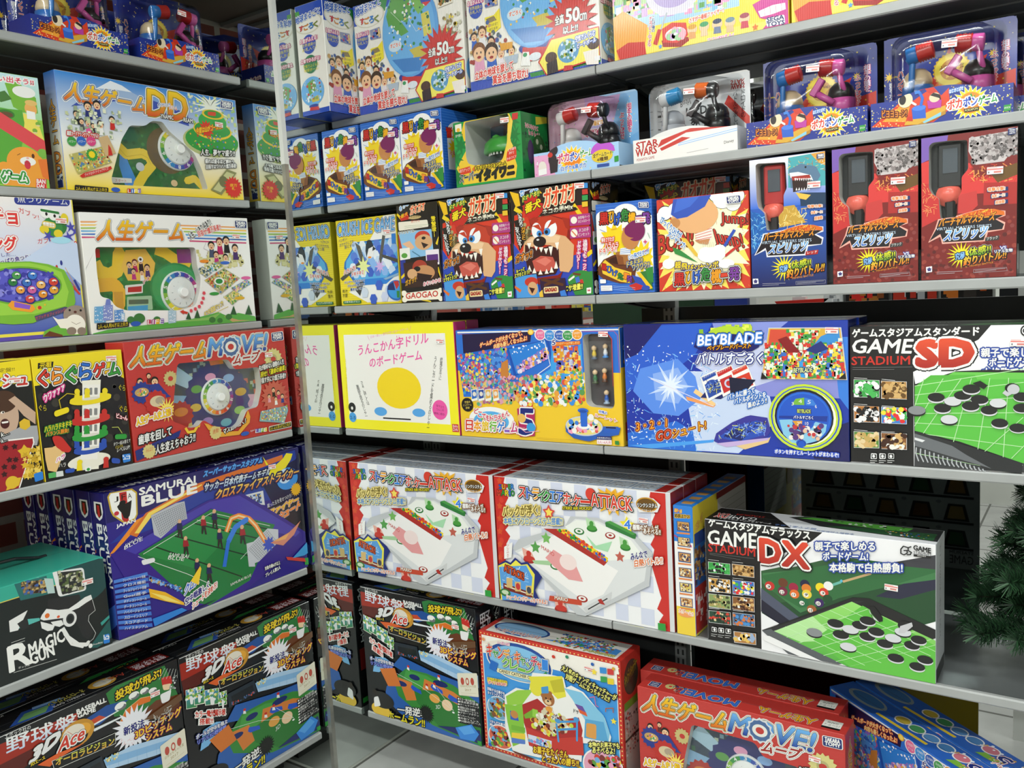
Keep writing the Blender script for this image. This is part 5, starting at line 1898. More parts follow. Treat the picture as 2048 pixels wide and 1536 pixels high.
ART['pool.front'] = '''
P|f2f2f4|0 0 489 0 489 293 0 293
P|141414|0.3 293 267 293 243 269 129 204 128 1.9 0.3 0.3
T|ゲームスタジアムデラックス|9.5 276 240 272 9.8 296|w|w:-.7
T|GAME|6.7 232 122 237 7.2 267|w|w:-.9
T|STADIUM|7.3 216 118 218 7.6 235|cc2e22|cc2e22:-.4
L|888888|0.5|10.3 212 115 213
L|888888|0.5|10.3 209 84 206
P|2f5a34|131 187 298 245 374 247 488 236 488 185 398 150 244 91 131 130
P|1f4a28|131 106 488 221 489 133 323 50 130 72
P|1c1c30|130 147 233 67 211 40 129 92
P|50566a|130 147 244 74 228 60 129 121
P|26263e|373 167 488 242 488 200 422 169
P|3f7a48|134 182 446 257 488 247 488 221 348 179 217 104 134 159
P|2f6a3a|131 176 349 244 488 242 488 236 398 192 297 150 217 115 162 140
P|f2f2f4|267 293 489 293 488 242 349 244 298 243 190 201 243 269
P|3a3a40|388 239 488 272 488 242
L|c8a878|5|308 189 364 215
E|5ab8d8|305 190 2.6 3.3
P|6ab8a8|282 179 303 190 305 185 284 174
E|c83028|150 155 10.8 10.3
E|f4f0e8|147 153 5.7 5.2
T|3|144 150 151 151 144 155|k|k:-.2
E|6a3a20|180 167 10.7 10.2
E|a02040|203 160 10.5 10.1
E|202040|228 171 10.4 10.1
E|7a2040|179 147 10.7 10.2
E|f4f0e8|177 145 5.6 5.1
T|12|174 141 181 142 174 147|k|k:-.2
E|e0702a|205 145 10.5 10.1
E|f4f0e8|203 143 5.6 5.1
T|13|200 140 206 141 200 145|k|k:-.2
E|e0802a|231 162 10.3 10.1
E|e8d040|232 149 10.4 10.1
E|f4f0e8|230 147 5.5 5
T|9|227 144 233 145 228 150|k|k:-.2
E|f0d820|261 169 10.2 10
E|f0f0ec|278 175 10.1 9.9
E|d03a28|268 159 10.1 10
E|f4f0e8|266 157 5.3 5
T|3|264 154 269 155 264 159|k|k:-.2
E|1f6a40|224 129 10.4 10.1
E|f4f0e8|221 127 5.5 5.1
T|14|219 123 225 124 219 129|k|k:-.2
E|3a2060|258 134 10.2 10
E|f4f0e8|256 132 5.4 5
T|10|253 128 259 129 253 134|k|k:-.2
E|1a4a28|276 145 10.1 9.9
E|a05a28|242 116 10.3 10.1
E|f4f0e8|239 114 5.4 5
T|15|237 110 243 111 237 116|k|k:-.2
P|1a1a1a|130 48 150 58 328 158 361 161 489 116 489 98 446 74
P|5a5e62|130 47 156 57 310 7.3 297 2 189 3.2
P|2a2a2c|150 56 326 149 353 154 156 51
P|9ae070>4fae3c|158 51 326 148 489 93 489 0.3 466 0.3 317 0.3
P|b8e8a0|158 51 244 101 297 57 217 37
P|62c044|244 48 348 143 489 82 489 0.3 447 0.3 323 0.3
L|c8f0b8|1.1|183 66 351 11.7
L|c8f0b8|1.1|208 80 384 24
L|c8f0b8|1.1|232 94 416 36
L|c8f0b8|1.1|256 108 448 48
L|c8f0b8|1.1|280 121 479 59
L|c8f0b8|1.1|303 135 489 70
L|c8f0b8|1.1|186 42 358 137
L|c8f0b8|1.1|213 34 389 126
L|c8f0b8|1.1|240 25 420 115
L|c8f0b8|1.1|266 16 450 105
L|c8f0b8|1.1|292 7.6 480 94
L|c8f0b8|1.1|317 0.3 489 84
P|f0f0f0|133 36 147 38 265 1.2 216 2.9 135 25
P|f2f2f4|129 90 170 71 133 50 130 50
E|141414|247 62 17 9.5
E|8a8e90|247 65 17 9.5
E|d8d8dc|292 90 17 9.4
E|1c1c1c|292 94 17 9.4
E|141414|323 83 17 9.3
E|d4d6da|323 86 17 9.3
E|d8d8dc|342 96 16 9.2
E|1c1c1c|342 99 16 9.2
E|d8d8dc|358 109 16 9.2
E|1c1c1c|358 112 16 9.2
E|d8d8dc|303 68 17 9.4
E|1c1c1c|303 71 17 9.4
E|141414|318 43 17 9.3
E|d4d6da|318 46 17 9.3
E|d8d8dc|357 74 16 9.2
E|1c1c1c|357 77 16 9.2
E|d8d8dc|375 87 16 9.2
E|1c1c1c|375 91 16 9.2
E|d8d8dc|392 65 16 9.1
E|1c1c1c|392 68 16 9.1
E|141414|408 80 16 9.1
E|d4d6da|408 83 16 9.1
E|141414|427 97 16 9
E|d4d6da|427 100 16 9
E|d8d8dc|444 72 15 9
E|1c1c1c|444 75 15 9
E|d8d8dc|457 86 15 8.9
E|1c1c1c|457 89 15 8.9
E|d8d8dc|413 38 16 9.1
E|1c1c1c|413 41 16 9.1
E|d8d8dc|469 46 15 8.9
E|1c1c1c|469 49 15 8.9
E|d8d8dc|454 28 15 9
E|1c1c1c|454 31 15 9
P|161616|361 142 371 146 388 125 388 116 381 113 366 129
P|d8d8dc|360 139 363 129 381 113 371 117
E|161616|432 114 15 10.6
P|c8c8cc|418 96 422 112 444 124 446 116 430 98
P|d0d0d0|6.4 192 60 194 60 167 6.6 165
P|3aa048|7.6 191 59 193 59 168 7.8 166
K|f0f0f0,161616,4ab858|45 3.7|10 189 56 191 56 170 9.7 168|e|1
L|e8e8e8|0.8|7.7 197 33 197
P|d0d0d0|64 195 116 196 116 169 64 168
P|b88848|65 194 115 195 115 170 66 169
K|6a4a20,d8b070|45 3.7|68 192 113 194 112 172 67 171|e|1
L|e8e8e8|0.8|65 199 90 200
P|d0d0d0|5.8 154 59 156 60 123 5.9 120
P|c89848|7 153 58 155 58 124 7.1 122
K|f0f0f0,161616|45 3.7|9.4 151 56 153 55 125 9 124|e|1
L|e8e8e8|0.8|7.1 158 33 159
P|d0d0d0|64 157 116 159 116 126 64 124
P|3a70c0|65 156 114 158 115 127 65 125
K|e83030,f0e040,40b050,f0f0f0|45 3.7|67 154 112 156 112 129 67 127|e|1
L|e8e8e8|0.8|65 161 90 162
P|d0d0d0|5.2 115 59 118 59 84 5.3 81
P|8aa060|6.4 114 58 116 58 85 6.5 83
K|e8d8a0,b0a060,404828|45 3.7|8.8 112 55 115 55 87 8.4 85|e|1
L|e8e8e8|0.8|6.5 120 32 121
P|d0d0d0|63 118 115 121 115 88 63 86
P|8a5a30|64 117 114 120 114 89 64 87
K|f0f0e8,402010,d8b070|45 3.7|67 115 112 118 111 91 66 89|e|1
L|e8e8e8|0.8|64 123 89 124
P|d0d0d0|4.5 74 58 78 59 47 4.7 44
P|2a4a38|5.8 73 57 77 57 48 5.9 45
K|e0d0a0,1a3020,d04030|45 3.7|8.2 71 55 75 54 50 7.8 48|e|1
L|e8e8e8|0.8|5.8 79 31 81
P|d0d0d0|63 79 115 82 115 52 63 49
P|3a5a80|64 78 114 81 114 53 64 50
K|d87838,4a90d0|45 3.7|66 76 111 79 111 55 66 52|e|1
L|e8e8e8|0.8|64 84 89 85
P|d0d0d0|64 34 117 38 117 11.1 65 6.6
P|b07a40|66 33 115 37 116 12 66 8
K|f0f0ea,e8c060,9ab0d0|26 5.6|68 30 110 33 109 18 68 14|e|1
R|f0f0f0|2|11.3 35 24 35 24 24 11.1 23
R|141414|1|12 33 23 34 23 25 12 24
E|f0f0f0|18 29 2.8 3.6
L|f0f0f0|0.8|9.2 17 24 18
L|f0f0f0|0.8|9.1 13 20 13
R|f0f0f0|2|28 36 41 37 41 25 28 24
R|141414|1|29 34 40 35 39 26 29 25
E|f0f0f0|34 30 2.8 3.6
L|f0f0f0|0.8|26 18 41 19
L|f0f0f0|0.8|26 14 37 14
R|f0f0f0|2|45 37 58 38 58 26 45 25
R|141414|1|46 36 57 36 57 27 46 27
E|f0f0f0|52 32 2.7 3.6
L|f0f0f0|0.8|43 20 58 21
L|f0f0f0|0.8|43 15 54 16
T|D|132 210 176 210 132 262|d84028|k:8 w:5.5 d:-3
T|X|182 209 237 209 182 263|d84028|k:8 w:5.5 d:-3
T|D|132 210 176 210 132 262|e0482c>b02c20|d:-3.4
T|X|182 209 237 209 182 263|e0482c>b02c20|d:-3.4
T|親子で楽しめる|252 252 374 267 252 271|w|2a48a0:2.6
T|ボードゲーム!|269 232 360 244 269 250|w|2a48a0:2.6
T|本格駒で白熱勝負!|282 208 427 228 282 228|w|2a48a0:2.6
T|おやこ|257 270 282 274 257 275|2a48a0|
T|ほんかくごま|288 227 336 234 288 232|2a48a0|
L|161616|2.4|438 282 429 284 424 277 424 268 430 266 436 270 436 276 430 275
L|161616|2.4|444 285 438 282 438 276 444 273 442 268 436 267
T|GAME|448 279 480 276 448 289|161616|k:-.5
T|STADIUM|448 271 480 271 448 277|161616|
P|161616|448 270 480 270 480 266 448 265
T|SERIES|455 267 471 267 455 269|w|
'''
ART['pool.top'] = '''
P|e4e6ea|0 0 489 0 489 105 0 105
P|141414|0.3 0.3 200 0.3 120 105 0.3 105
T|GAME|110 52 40 52 110 26|e8e8e8|
T|DX|40 60 12 60 40 24|c83028|w:1
T|STADIUM|120 70 55 70 120 58|c83028|
T|ゲームスタジアムデラックス|150 24 30 24 150 12|e8e8e8|
P|2a2a2c|250 40 489 20 489 105 200 105 170 85
P|5ab040|190 88 420 60 430 98 220 102
P|2a5a34|260 45 480 25 480 75 300 60
K|161616,e8e8e8|22 3.7|220 80 420 70 420 96 240 96|e|1
K|e8c040,d03a28,e8e8e8,3a60c0|34 2.5|380 35 470 30 470 60 380 60|e|1
T|親子で楽しめる|250 22 160 22 250 8|5a78b0|
T|本格駒で白熱勝負!|330 14 250 10 330 2|5a78b0|
'''
ART['pool.side'] = '''
P|c8ccd0|0 0 105 0 105 293 0 293
P|1a1a1a|0 0 105 0 105 29 0 29
V|ゲ/nー/nム/nス/nタ/nジ/nア/nム/nデ/nラ/nッ/nク/nス|43 80 61 80 43 280|26282c|
K|3a3e42,8a8e92|76 1.9|15 30 90 30 90 270 15 270|l|1
'''
ART['pool.back'] = '''
P|d4d6d8|0 0 489 0 489 293 0 293
P|26282a|30 62 96 62 84 110 42 110
P|4a7a50|40 68 86 68 78 104 48 104
E|a8acb0|108 114 7 5
P|26282a|120 62 186 62 174 110 132 110
P|a8743c|130 68 176 68 168 104 138 104
E|a8acb0|198 114 7 5
P|26282a|210 62 276 62 264 110 222 110
P|c8a060|220 68 266 68 258 104 228 104
E|a8acb0|288 114 7 5
P|26282a|300 62 366 62 354 110 312 110
P|8a5a30|310 68 356 68 348 104 318 104
E|a8acb0|378 114 7 5
P|26282a|390 62 456 62 444 110 402 110
P|b88848|400 68 446 68 438 104 408 104
E|a8acb0|468 114 7 5
P|26282a|20 53 474 53 474 60 20 60
P|26282a|30 136 96 136 84 184 42 184
P|c8a060|40 142 86 142 78 178 48 178
E|a8acb0|108 188 7 5
P|26282a|120 136 186 136 174 184 132 184
P|8a5a30|130 142 176 142 168 178 138 178
E|a8acb0|198 188 7 5
P|26282a|210 136 276 136 264 184 222 184
P|b88848|220 142 266 142 258 178 228 178
E|a8acb0|288 188 7 5
P|26282a|300 136 366 136 354 184 312 184
P|4a7a50|310 142 356 142 348 178 318 178
E|a8acb0|378 188 7 5
P|26282a|390 136 456 136 444 184 402 184
P|a8743c|400 142 446 142 438 178 408 178
E|a8acb0|468 188 7 5
P|26282a|20 127 474 127 474 134 20 134
P|26282a|30 210 96 210 84 258 42 258
P|b88848|40 216 86 216 78 252 48 252
E|a8acb0|108 262 7 5
P|26282a|120 210 186 210 174 258 132 258
P|4a7a50|130 216 176 216 168 252 138 252
E|a8acb0|198 262 7 5
P|26282a|210 210 276 210 264 258 222 258
P|a8743c|220 216 266 216 258 252 228 252
E|a8acb0|288 262 7 5
P|26282a|300 210 366 210 354 258 312 258
P|c8a060|310 216 356 216 348 252 318 252
E|a8acb0|378 262 7 5
P|26282a|390 210 456 210 444 258 402 258
P|8a5a30|400 216 446 216 438 252 408 252
E|a8acb0|468 262 7 5
P|26282a|20 200 474 200 474 207 20 207
T|GAME|20 14 80 14 20 38|26282a|
T|STADIUM|20 42 80 42 20 51|26282a|
T|ゲームスタジアム|20 44 80 44 20 53|26282a|
'''
ART['board.front'] = '''
P|f2f2f4|0 0 450 0 450 283 0 283
P|141414|0.3 282 255 283 234 254 120 191 121 0.3 0.3 1.6
T|ゲームスタジアムスタンダード|5.4 261 235 262 5.6 278|w|w:-.7
T|GAME|3.2 229 116 228 8.3 257|w|w:-.9
T|STADIUM|3.7 204 114 206 3.9 221|cc2e22|cc2e22:-.4
T|SD|128 203 223 206 129 251|d83a28|k:10.5 w:8 d:-4.5
T|SD|128 203 223 206 129 251|e4502e>b02a20|d:-5
L|888888|0.6|5.4 199 118 201
L|888888|0.6|5.3 195 85 196
T|親子で楽しめる|239 221 347 222 239 238|w|2a48a0:2.6
T|ボードゲーム!|252 203 335 205 253 219|w|2a48a0:2.6
T|本格駒で白熱勝負!|241 182 366 186 241 200|w|2a48a0:2.6
E|161616|312 270 9.1 10.7
E|f2f2f4|312 270 6.8 7.9
T|GS|307 266 317 266 307 274|161616|k:-.6
P|1a1a1a|121 189 255 197 450 195 450 0.3 309 4.3 122 50
P|3a3c3e|123 65 415 0.3 309 2.6 122 0.3
P|f2f2f4|120 191 195 193 124 167
P|6cc850|123 152 193 192 450 192 450 6.9 308 55 124 112 123 142
P|58b840|123 162 152 185 229 187 238 165 229 107 123 112
P|5cc044|123 105 125 160 152 176 309 180 450 155 450 0.3 309 21 203 56 123 73
L|c0ecb0|1.3|123 163 309 199
L|c0ecb0|1.3|123 145 309 174
L|c0ecb0|1.3|123 127 309 146
L|c0ecb0|1.3|123 108 309 117
L|c0ecb0|1.3|123 89 309 86
L|c0ecb0|1.3|123 69 309 52
L|c0ecb0|1.3|123 49 309 17
L|c0ecb0|1.3|123 28 308 0.3
L|c0ecb0|1.3|140 178 123 123
L|c0ecb0|1.3|174 179 123 83
L|c0ecb0|1.3|206 180 123 43
L|c0ecb0|1.3|223 180 188 37
L|c0ecb0|1.3|254 181 233 31
L|c0ecb0|1.3|285 182 277 25
L|c0ecb0|1.3|315 183 319 19
L|c0ecb0|1.3|345 184 360 13
L|c0ecb0|1.3|374 185 400 7.6
L|c0ecb0|1.2|246 39 309 108
L|c0ecb0|1.2|291 29 338 88
L|c0ecb0|1.2|335 18 368 69
L|c0ecb0|1.2|377 7.8 396 51
P|26282a|123 73 208 51 309 21 308 0.3 250 3.6 216 27 123 60
P|6a6e72|123 68 190 47 216 30 258 6.7 123 43
P|e4e6e8|123 60 142 55 137 51 123 55
L|b8bcc0|2.4|126 40 125 28 130 13
L|b8bcc0|2.4|134 38 133 26 139 12
L|b8bcc0|2.4|142 36 142 24 147 11.5
L|b8bcc0|2.4|150 33 150 22 155 10.7
L|b8bcc0|2.4|158 31 158 20 163 9.8
L|b8bcc0|2.4|166 28 166 19 170 9
L|b8bcc0|2.4|174 26 174 17 178 8.2
L|b8bcc0|2.4|182 24 182 15 186 7.4
L|b8bcc0|2.4|190 21 190 13 194 6.6
L|b8bcc0|2.4|198 19 198 11.3 202 5.8
L|b8bcc0|2.4|205 17 206 9.6 210 4.9
L|b8bcc0|2.4|213 14 214 7.8 217 4.1
L|b8bcc0|2.4|221 12 222 6 225 3.4
L|b8bcc0|2.4|228 9.9 230 4.3 232 2.6
L|b8bcc0|2.4|236 7.7 238 2.5 240 1.8
L|b8bcc0|2.4|243 5.4 245 0.8 248 1
E|d8d8dc|162 139 15 8.9
E|1c1c1c|162 142 15 8.9
E|141414|191 133 15 8.8
E|d4d6da|191 135 15 8.8
E|d8d8dc|208 144 15 8.7
E|1c1c1c|208 147 15 8.7
E|d8d8dc|223 157 15 8.7
E|1c1c1c|223 160 15 8.7
E|d8d8dc|237 137 15 8.7
E|1c1c1c|237 140 15 8.7
E|d8d8dc|173 118 15 8.8
E|1c1c1c|173 121 15 8.8
E|d8d8dc|222 124 15 8.7
E|1c1c1c|222 127 15 8.7
E|d8d8dc|253 117 14 8.6
E|1c1c1c|253 120 14 8.6
E|141414|268 131 14 8.6
E|d4d6da|268 134 14 8.6
E|141414|185 96 15 8.8
E|d4d6da|185 99 15 8.8
E|d8d8dc|271 93 14 8.6
E|1c1c1c|271 96 14 8.6
E|d8d8dc|301 86 14 8.5
E|1c1c1c|301 88 14 8.5
E|d8d8dc|307 124 14 8.5
E|1c1c1c|307 126 14 8.5
E|141414|127 112 16 9
E|8a8e90|127 115 16 9
E|d8d8dc|307 145 14 8.5
E|1c1c1c|307 147 14 8.5
P|161616|225 171 238 176 251 167 244 160
P|c8c8cc|275 153 291 173 301 168 297 156 283 147
E|161616|291 163 12 9.4
E|c4c6ca|293 161 10.1 9.4
P|d0d0d0|8.1 175 58 174 58 138 8.2 138
P|3aa048|9 174 57 173 57 139 9.2 139
K|f0f0f0,161616,4ab858|57 5|11.4 171 54 171 54 141 11.2 141|e|0
L|e8e8e8|0.9|9.1 178 34 177
P|d0d0d0|61 173 109 172 109 136 61 136
P|b88848|62 172 108 171 109 137 62 137
K|6a4a20,d8b070|57 5|64 169 106 169 105 140 64 140|e|1
L|e8e8e8|0.9|62 176 87 174
P|d0d0d0|7.6 121 57 120 58 87 7.8 86
P|b87838|8.6 120 56 120 57 88 8.8 87
K|f0f0f0,161616|57 5|11 117 54 117 53 91 10.8 90|e|1
L|e8e8e8|0.9|8.6 124 34 123
P|d0d0d0|61 120 109 119 109 86 61 86
P|3a80d0|62 119 108 118 108 87 62 87
K|e83030,f0e040,40b050,f0f0f0|57 5|64 116 105 116 105 90 64 89|e|2
L|e8e8e8|0.9|62 122 86 121
P|d0d0d0|7.2 67 57 67 57 34 7.4 32
P|5a8a3a|8.1 66 56 66 56 35 8.3 33
K|e8d0a0,d8b070,c8a860|57 5|10.5 63 53 64 53 38 10.3 36|e|2
L|e8e8e8|0.9|8.2 70 34 69
P|d0d0d0|60 67 109 67 109 34 61 33
P|8a5a30|61 66 108 66 108 35 61 34
K|f0f0e8,402010,d8b070|57 5|64 63 105 64 105 38 63 36|e|3
L|e8e8e8|0.9|61 69 86 69
R|f0f0f0|2|41 23 52 23 52 11.4 40 11
R|141414|1|42 21 51 21 51 13 42 12
E|f0f0f0|46 17 2.6 3.3
L|f0f0f0|1|39 7.3 52 7.6
L|f0f0f0|1|39 3.7 48 3.7
R|f0f0f0|2|57 24 69 24 69 13 57 12
R|141414|1|59 22 68 23 67 14 59 14
E|f0f0f0|63 18 2.6 3.3
L|f0f0f0|1|56 8.7 69 9
L|f0f0f0|1|56 5.1 65 5.1
R|f0f0f0|2|74 25 85 25 85 14 74 14
R|141414|1|75 24 84 24 84 15 75 15
E|f0f0f0|79 19 2.6 3.3
L|f0f0f0|1|72 10 85 10.3
L|f0f0f0|1|72 6.4 81 6.4
'''
ART['board.top'] = '''
P|1c1e1e|0 0 450 0 450 70 0 70
P|3a7a38|200 5 445 5 445 60 240 60
K|161616,c8c8c8|26 4.3|230 10 430 10 430 55 240 55|e|1
T|GAME STADIUM|180 24 60 24 180 6|c8c8c8|
T|SD|50 50 15 50 50 16|a02820|
'''
ART['globe.front'] = '''
P|f0eee6|0 0 390 0 390 302 0 302
P|2a50b8|0.3 302 390 302 390 289 118 274 108 250 0.3 246
P|2f8a40|89 296 133 297 122 266 91 264
P|2a50b8|0.3 25 69 24 149 17 0.3 0.3
P|2a50b8|1 17 390 17 390 0.3 0.3 0.3
P|2f8a40|185 15 390 15 390 5.6 189 4.6
E|d8d4c4|61 263 57 30
E|f0eee6|61 263 52 27
T|地球まるごと|9.3 270 106 285 10.8 295|2a60c0|1a3a80:3 w:2
T|す|25 247 42 245 26 264|d83a38|w:1.4 k:.6
T|ご|42 245 60 244 43 263|e89028|w:1.4 k:.6
T|ろ|61 244 78 243 62 262|2a80d8|w:1.4 k:.6
T|く|79 243 97 241 80 261|8a9a3a|w:1.4 k:.6
E|2a50b8|31 203 22 24
T|お金がふえる!|6 214 56 215 6.7 226|w|c83a78:1.4
T|世界通貨の|11.8 202 51 201 12 211|f0e020|
T|お札入り!|11.2 192 52 191 11.7 201|f0e020|
P|8a90b0|61 225 98 227 101 197 62 198
K|c03a60,3a60b0,e0c080|26 4.3|63 221 96 222 97 202 64 201|e|1
P|f0e030|58 175 87 176 105 189 107 142 84 131 63 140
P|8a7a50|62 171 87 174 95 162 68 159
T|世界の砂漠で|68 149 98 150 68 156|2a2a2a|
T|億万長者|69 139 96 140 70 146|2a2a2a|
K|d0c8a0,5a6a70,c8a060,a03a30,3a5a9a|76 5.6|8.8 151 68 163 152 76 5.9 64|e|1
F|e8e8ea|5a3a18|f0c49a|47 141 25
F|2a60c0|3a2a18|f0c49a|21 134 19
F|405070|k|f0c49a|74 114 20
F|e0a0c0|7a4a20|f0c49a|34 92 40
F|2a60c0|3a2414|f0c49a|73 85 40
F|e8e0e8|c8a090|f0c49a|103 77 20
F|e8c030|k|f0c49a|135 79 20
P|e0a030|100 103 140 100 139 85 104 84
P|b0c0d0|112 68 156 68 151 47 120 48
T|立体の地球を旅して|17 26 137 34 18 47|e03a2a|8a1a10:2.6 w:2
T|賞金を勝ち取れ!|73 6.5 180 6.2 74 29|e03a2a|8a1a10:2.6 w:2
E|1a3a9a|211 77 53 18
P|c83030|170 80 238 69 241 46 164 41
P|f4f4f2|170 69 188 66 191 32 162 37
E|e0e8f0|205 52 18 9.6
E|3a9a60|176 61 6.3 5.1
E|5aa0e0|208 195 100 122
E|6ab0e8|203 196 93 117
P|5aa048|145 288 208 293 219 252 200 215 169 234 133 218 126 248
P|7ab858|208 300 262 300 278 254 241 230 224 255
P|c8b848|201 145 246 149 263 124 226 115
P|d8cc58|250 229 277 232 284 173 256 169
P|a8c0d8|155 302 209 302 253 301 208 293
P|3a80c8|137 130 254 118 234 84 175 90
P|5aa048|131 268 163 285 197 251 178 225 203 192 176 186 146 216
P|8a7ac0|160 302 187 302 236 302 217 296
K|e8f4f8,2a6a50,f0f0e0,2a8a48|64 4.3|137 289 275 284 282 128 130 160|e|1
K|c04030,e8c040,2a50a0|30 3.1|137 289 275 284 281 106 137 122|e|1
L|e8f0f0|0.9|144 256 178 222 205 229 230 188 266 197 274 159
P|3a50b0|247 273 284 279 287 253 255 254
P|d84040|256 257 287 255 269 245
E|c8e0f0|152 164 24 15
T|すごろく|134 161 170 161 135 172|e05a40|w:1
P|f0ead8|311 271 357 283 360 235 309 231
K|a0702a,5a7a40,c8a060,2a2a2a|57 4.3|311 275 357 279 355 239 312 238|e|1
K|e8d040,8a7a50,c8c8b0|45 5|308 206 382 209 380 154 320 163|e|1
S|c8281e|311 116 75 49 20 90 1
S|8a1a14|311 116 65 43 20 90 1
S|c8281e|311 116 64 42 20 90 1
T|全高|267 112 292 113 268 134|w|k:1.4
T|50|298 112 335 111 300 143|w|k:2 w:-1.6
T|cm|336 109 355 109 337 125|w|k:1.2
T|以上!!|289 87 330 88 290 104|w|k:1.4
P|c83030|214 36 252 85 389 87 388 14 235 0.5
P|f4e860|218 35 255 81 385 84 385 18 237 3.8
E|5a9ac8|301 47 30 28
K|c8c040,4a8a50,c8e0f0|57 4.3|284 72 320 66 319 25 282 32|e|1
R|c83030|2|288 14 311 12 313 0.3 285 1.8
E|4a3020|252 40 17 13
P|2a2020|238 28 268 34 271 3.4 239 1.5
E|4a3020|371 50 17 13
P|f0e8e0|342 36 384 37 383 0.3 350 4.9
T|空気でふくらむ|322 62 376 67 323 76|w|2a60c0:1.6
T|ビーチボール|326 47 378 53 327 58|w|2a60c0:1.6
R|f0f0f0|1|372 20 387 20 387 9.2 372 9.6
'''
ART['globe.side'] = '''
P|eeece4|0 0 110 0 110 302 0 302
P|2a50b8|0.3 302 110 302 110 258 8.7 259
P|4a9a40|0.3 287 17 287 21 258 0.3 256
P|2a50b8|0.3 14 109 15 110 0.3 0.3 0.3
E|d8d4c4|50 248 55 28
E|eeece4|50 248 49 24
T|地球まるごと|-0.8 254 99 264 0.7 273|2a60c0|1a3a80:2.2 w:1.6
T|す|12 232 30 231 14 247|d83a38|k:.6
T|ご|32 232 50 232 33 247|e89028|k:.6
T|ろ|51 232 70 232 53 247|2a80d8|k:.6
T|く|70 233 88 232 71 248|8a9a3a|k:.6
E|2a50b8|48 192 27 26
T|お金がふえる!|12 198 82 200 13 210|w|c83a78:1.4
T|世界通貨の|20 187 74 186 21 196|f0e020|
T|お札入り!|19 175 76 175 20 185|f0e020|
E|2a7a50|48 138 27 25
T|立体でひろがる!|9.3 144 87 144 10.3 155|w|c83a78:1.4
T|空気でふくらむ|18 130 82 129 19 139|f0e020|
T|地球ボール!|20 119 80 118 20 128|f0e020|
E|6ab0e8|48 64 46 40
P|5aa048|28 87 52 97 66 70 36 54
P|c8b848|40 44 69 51 73 35 45 34
K|e8f4f8,a8c8e0,c04030,7a9a50|57 3.7|17 94 86 94 79 37 18 40|e|1
E|1a3a9a|49 24 19 4.8
R|c83030|2|35 22 68 20 70 10.4 31 13
'''
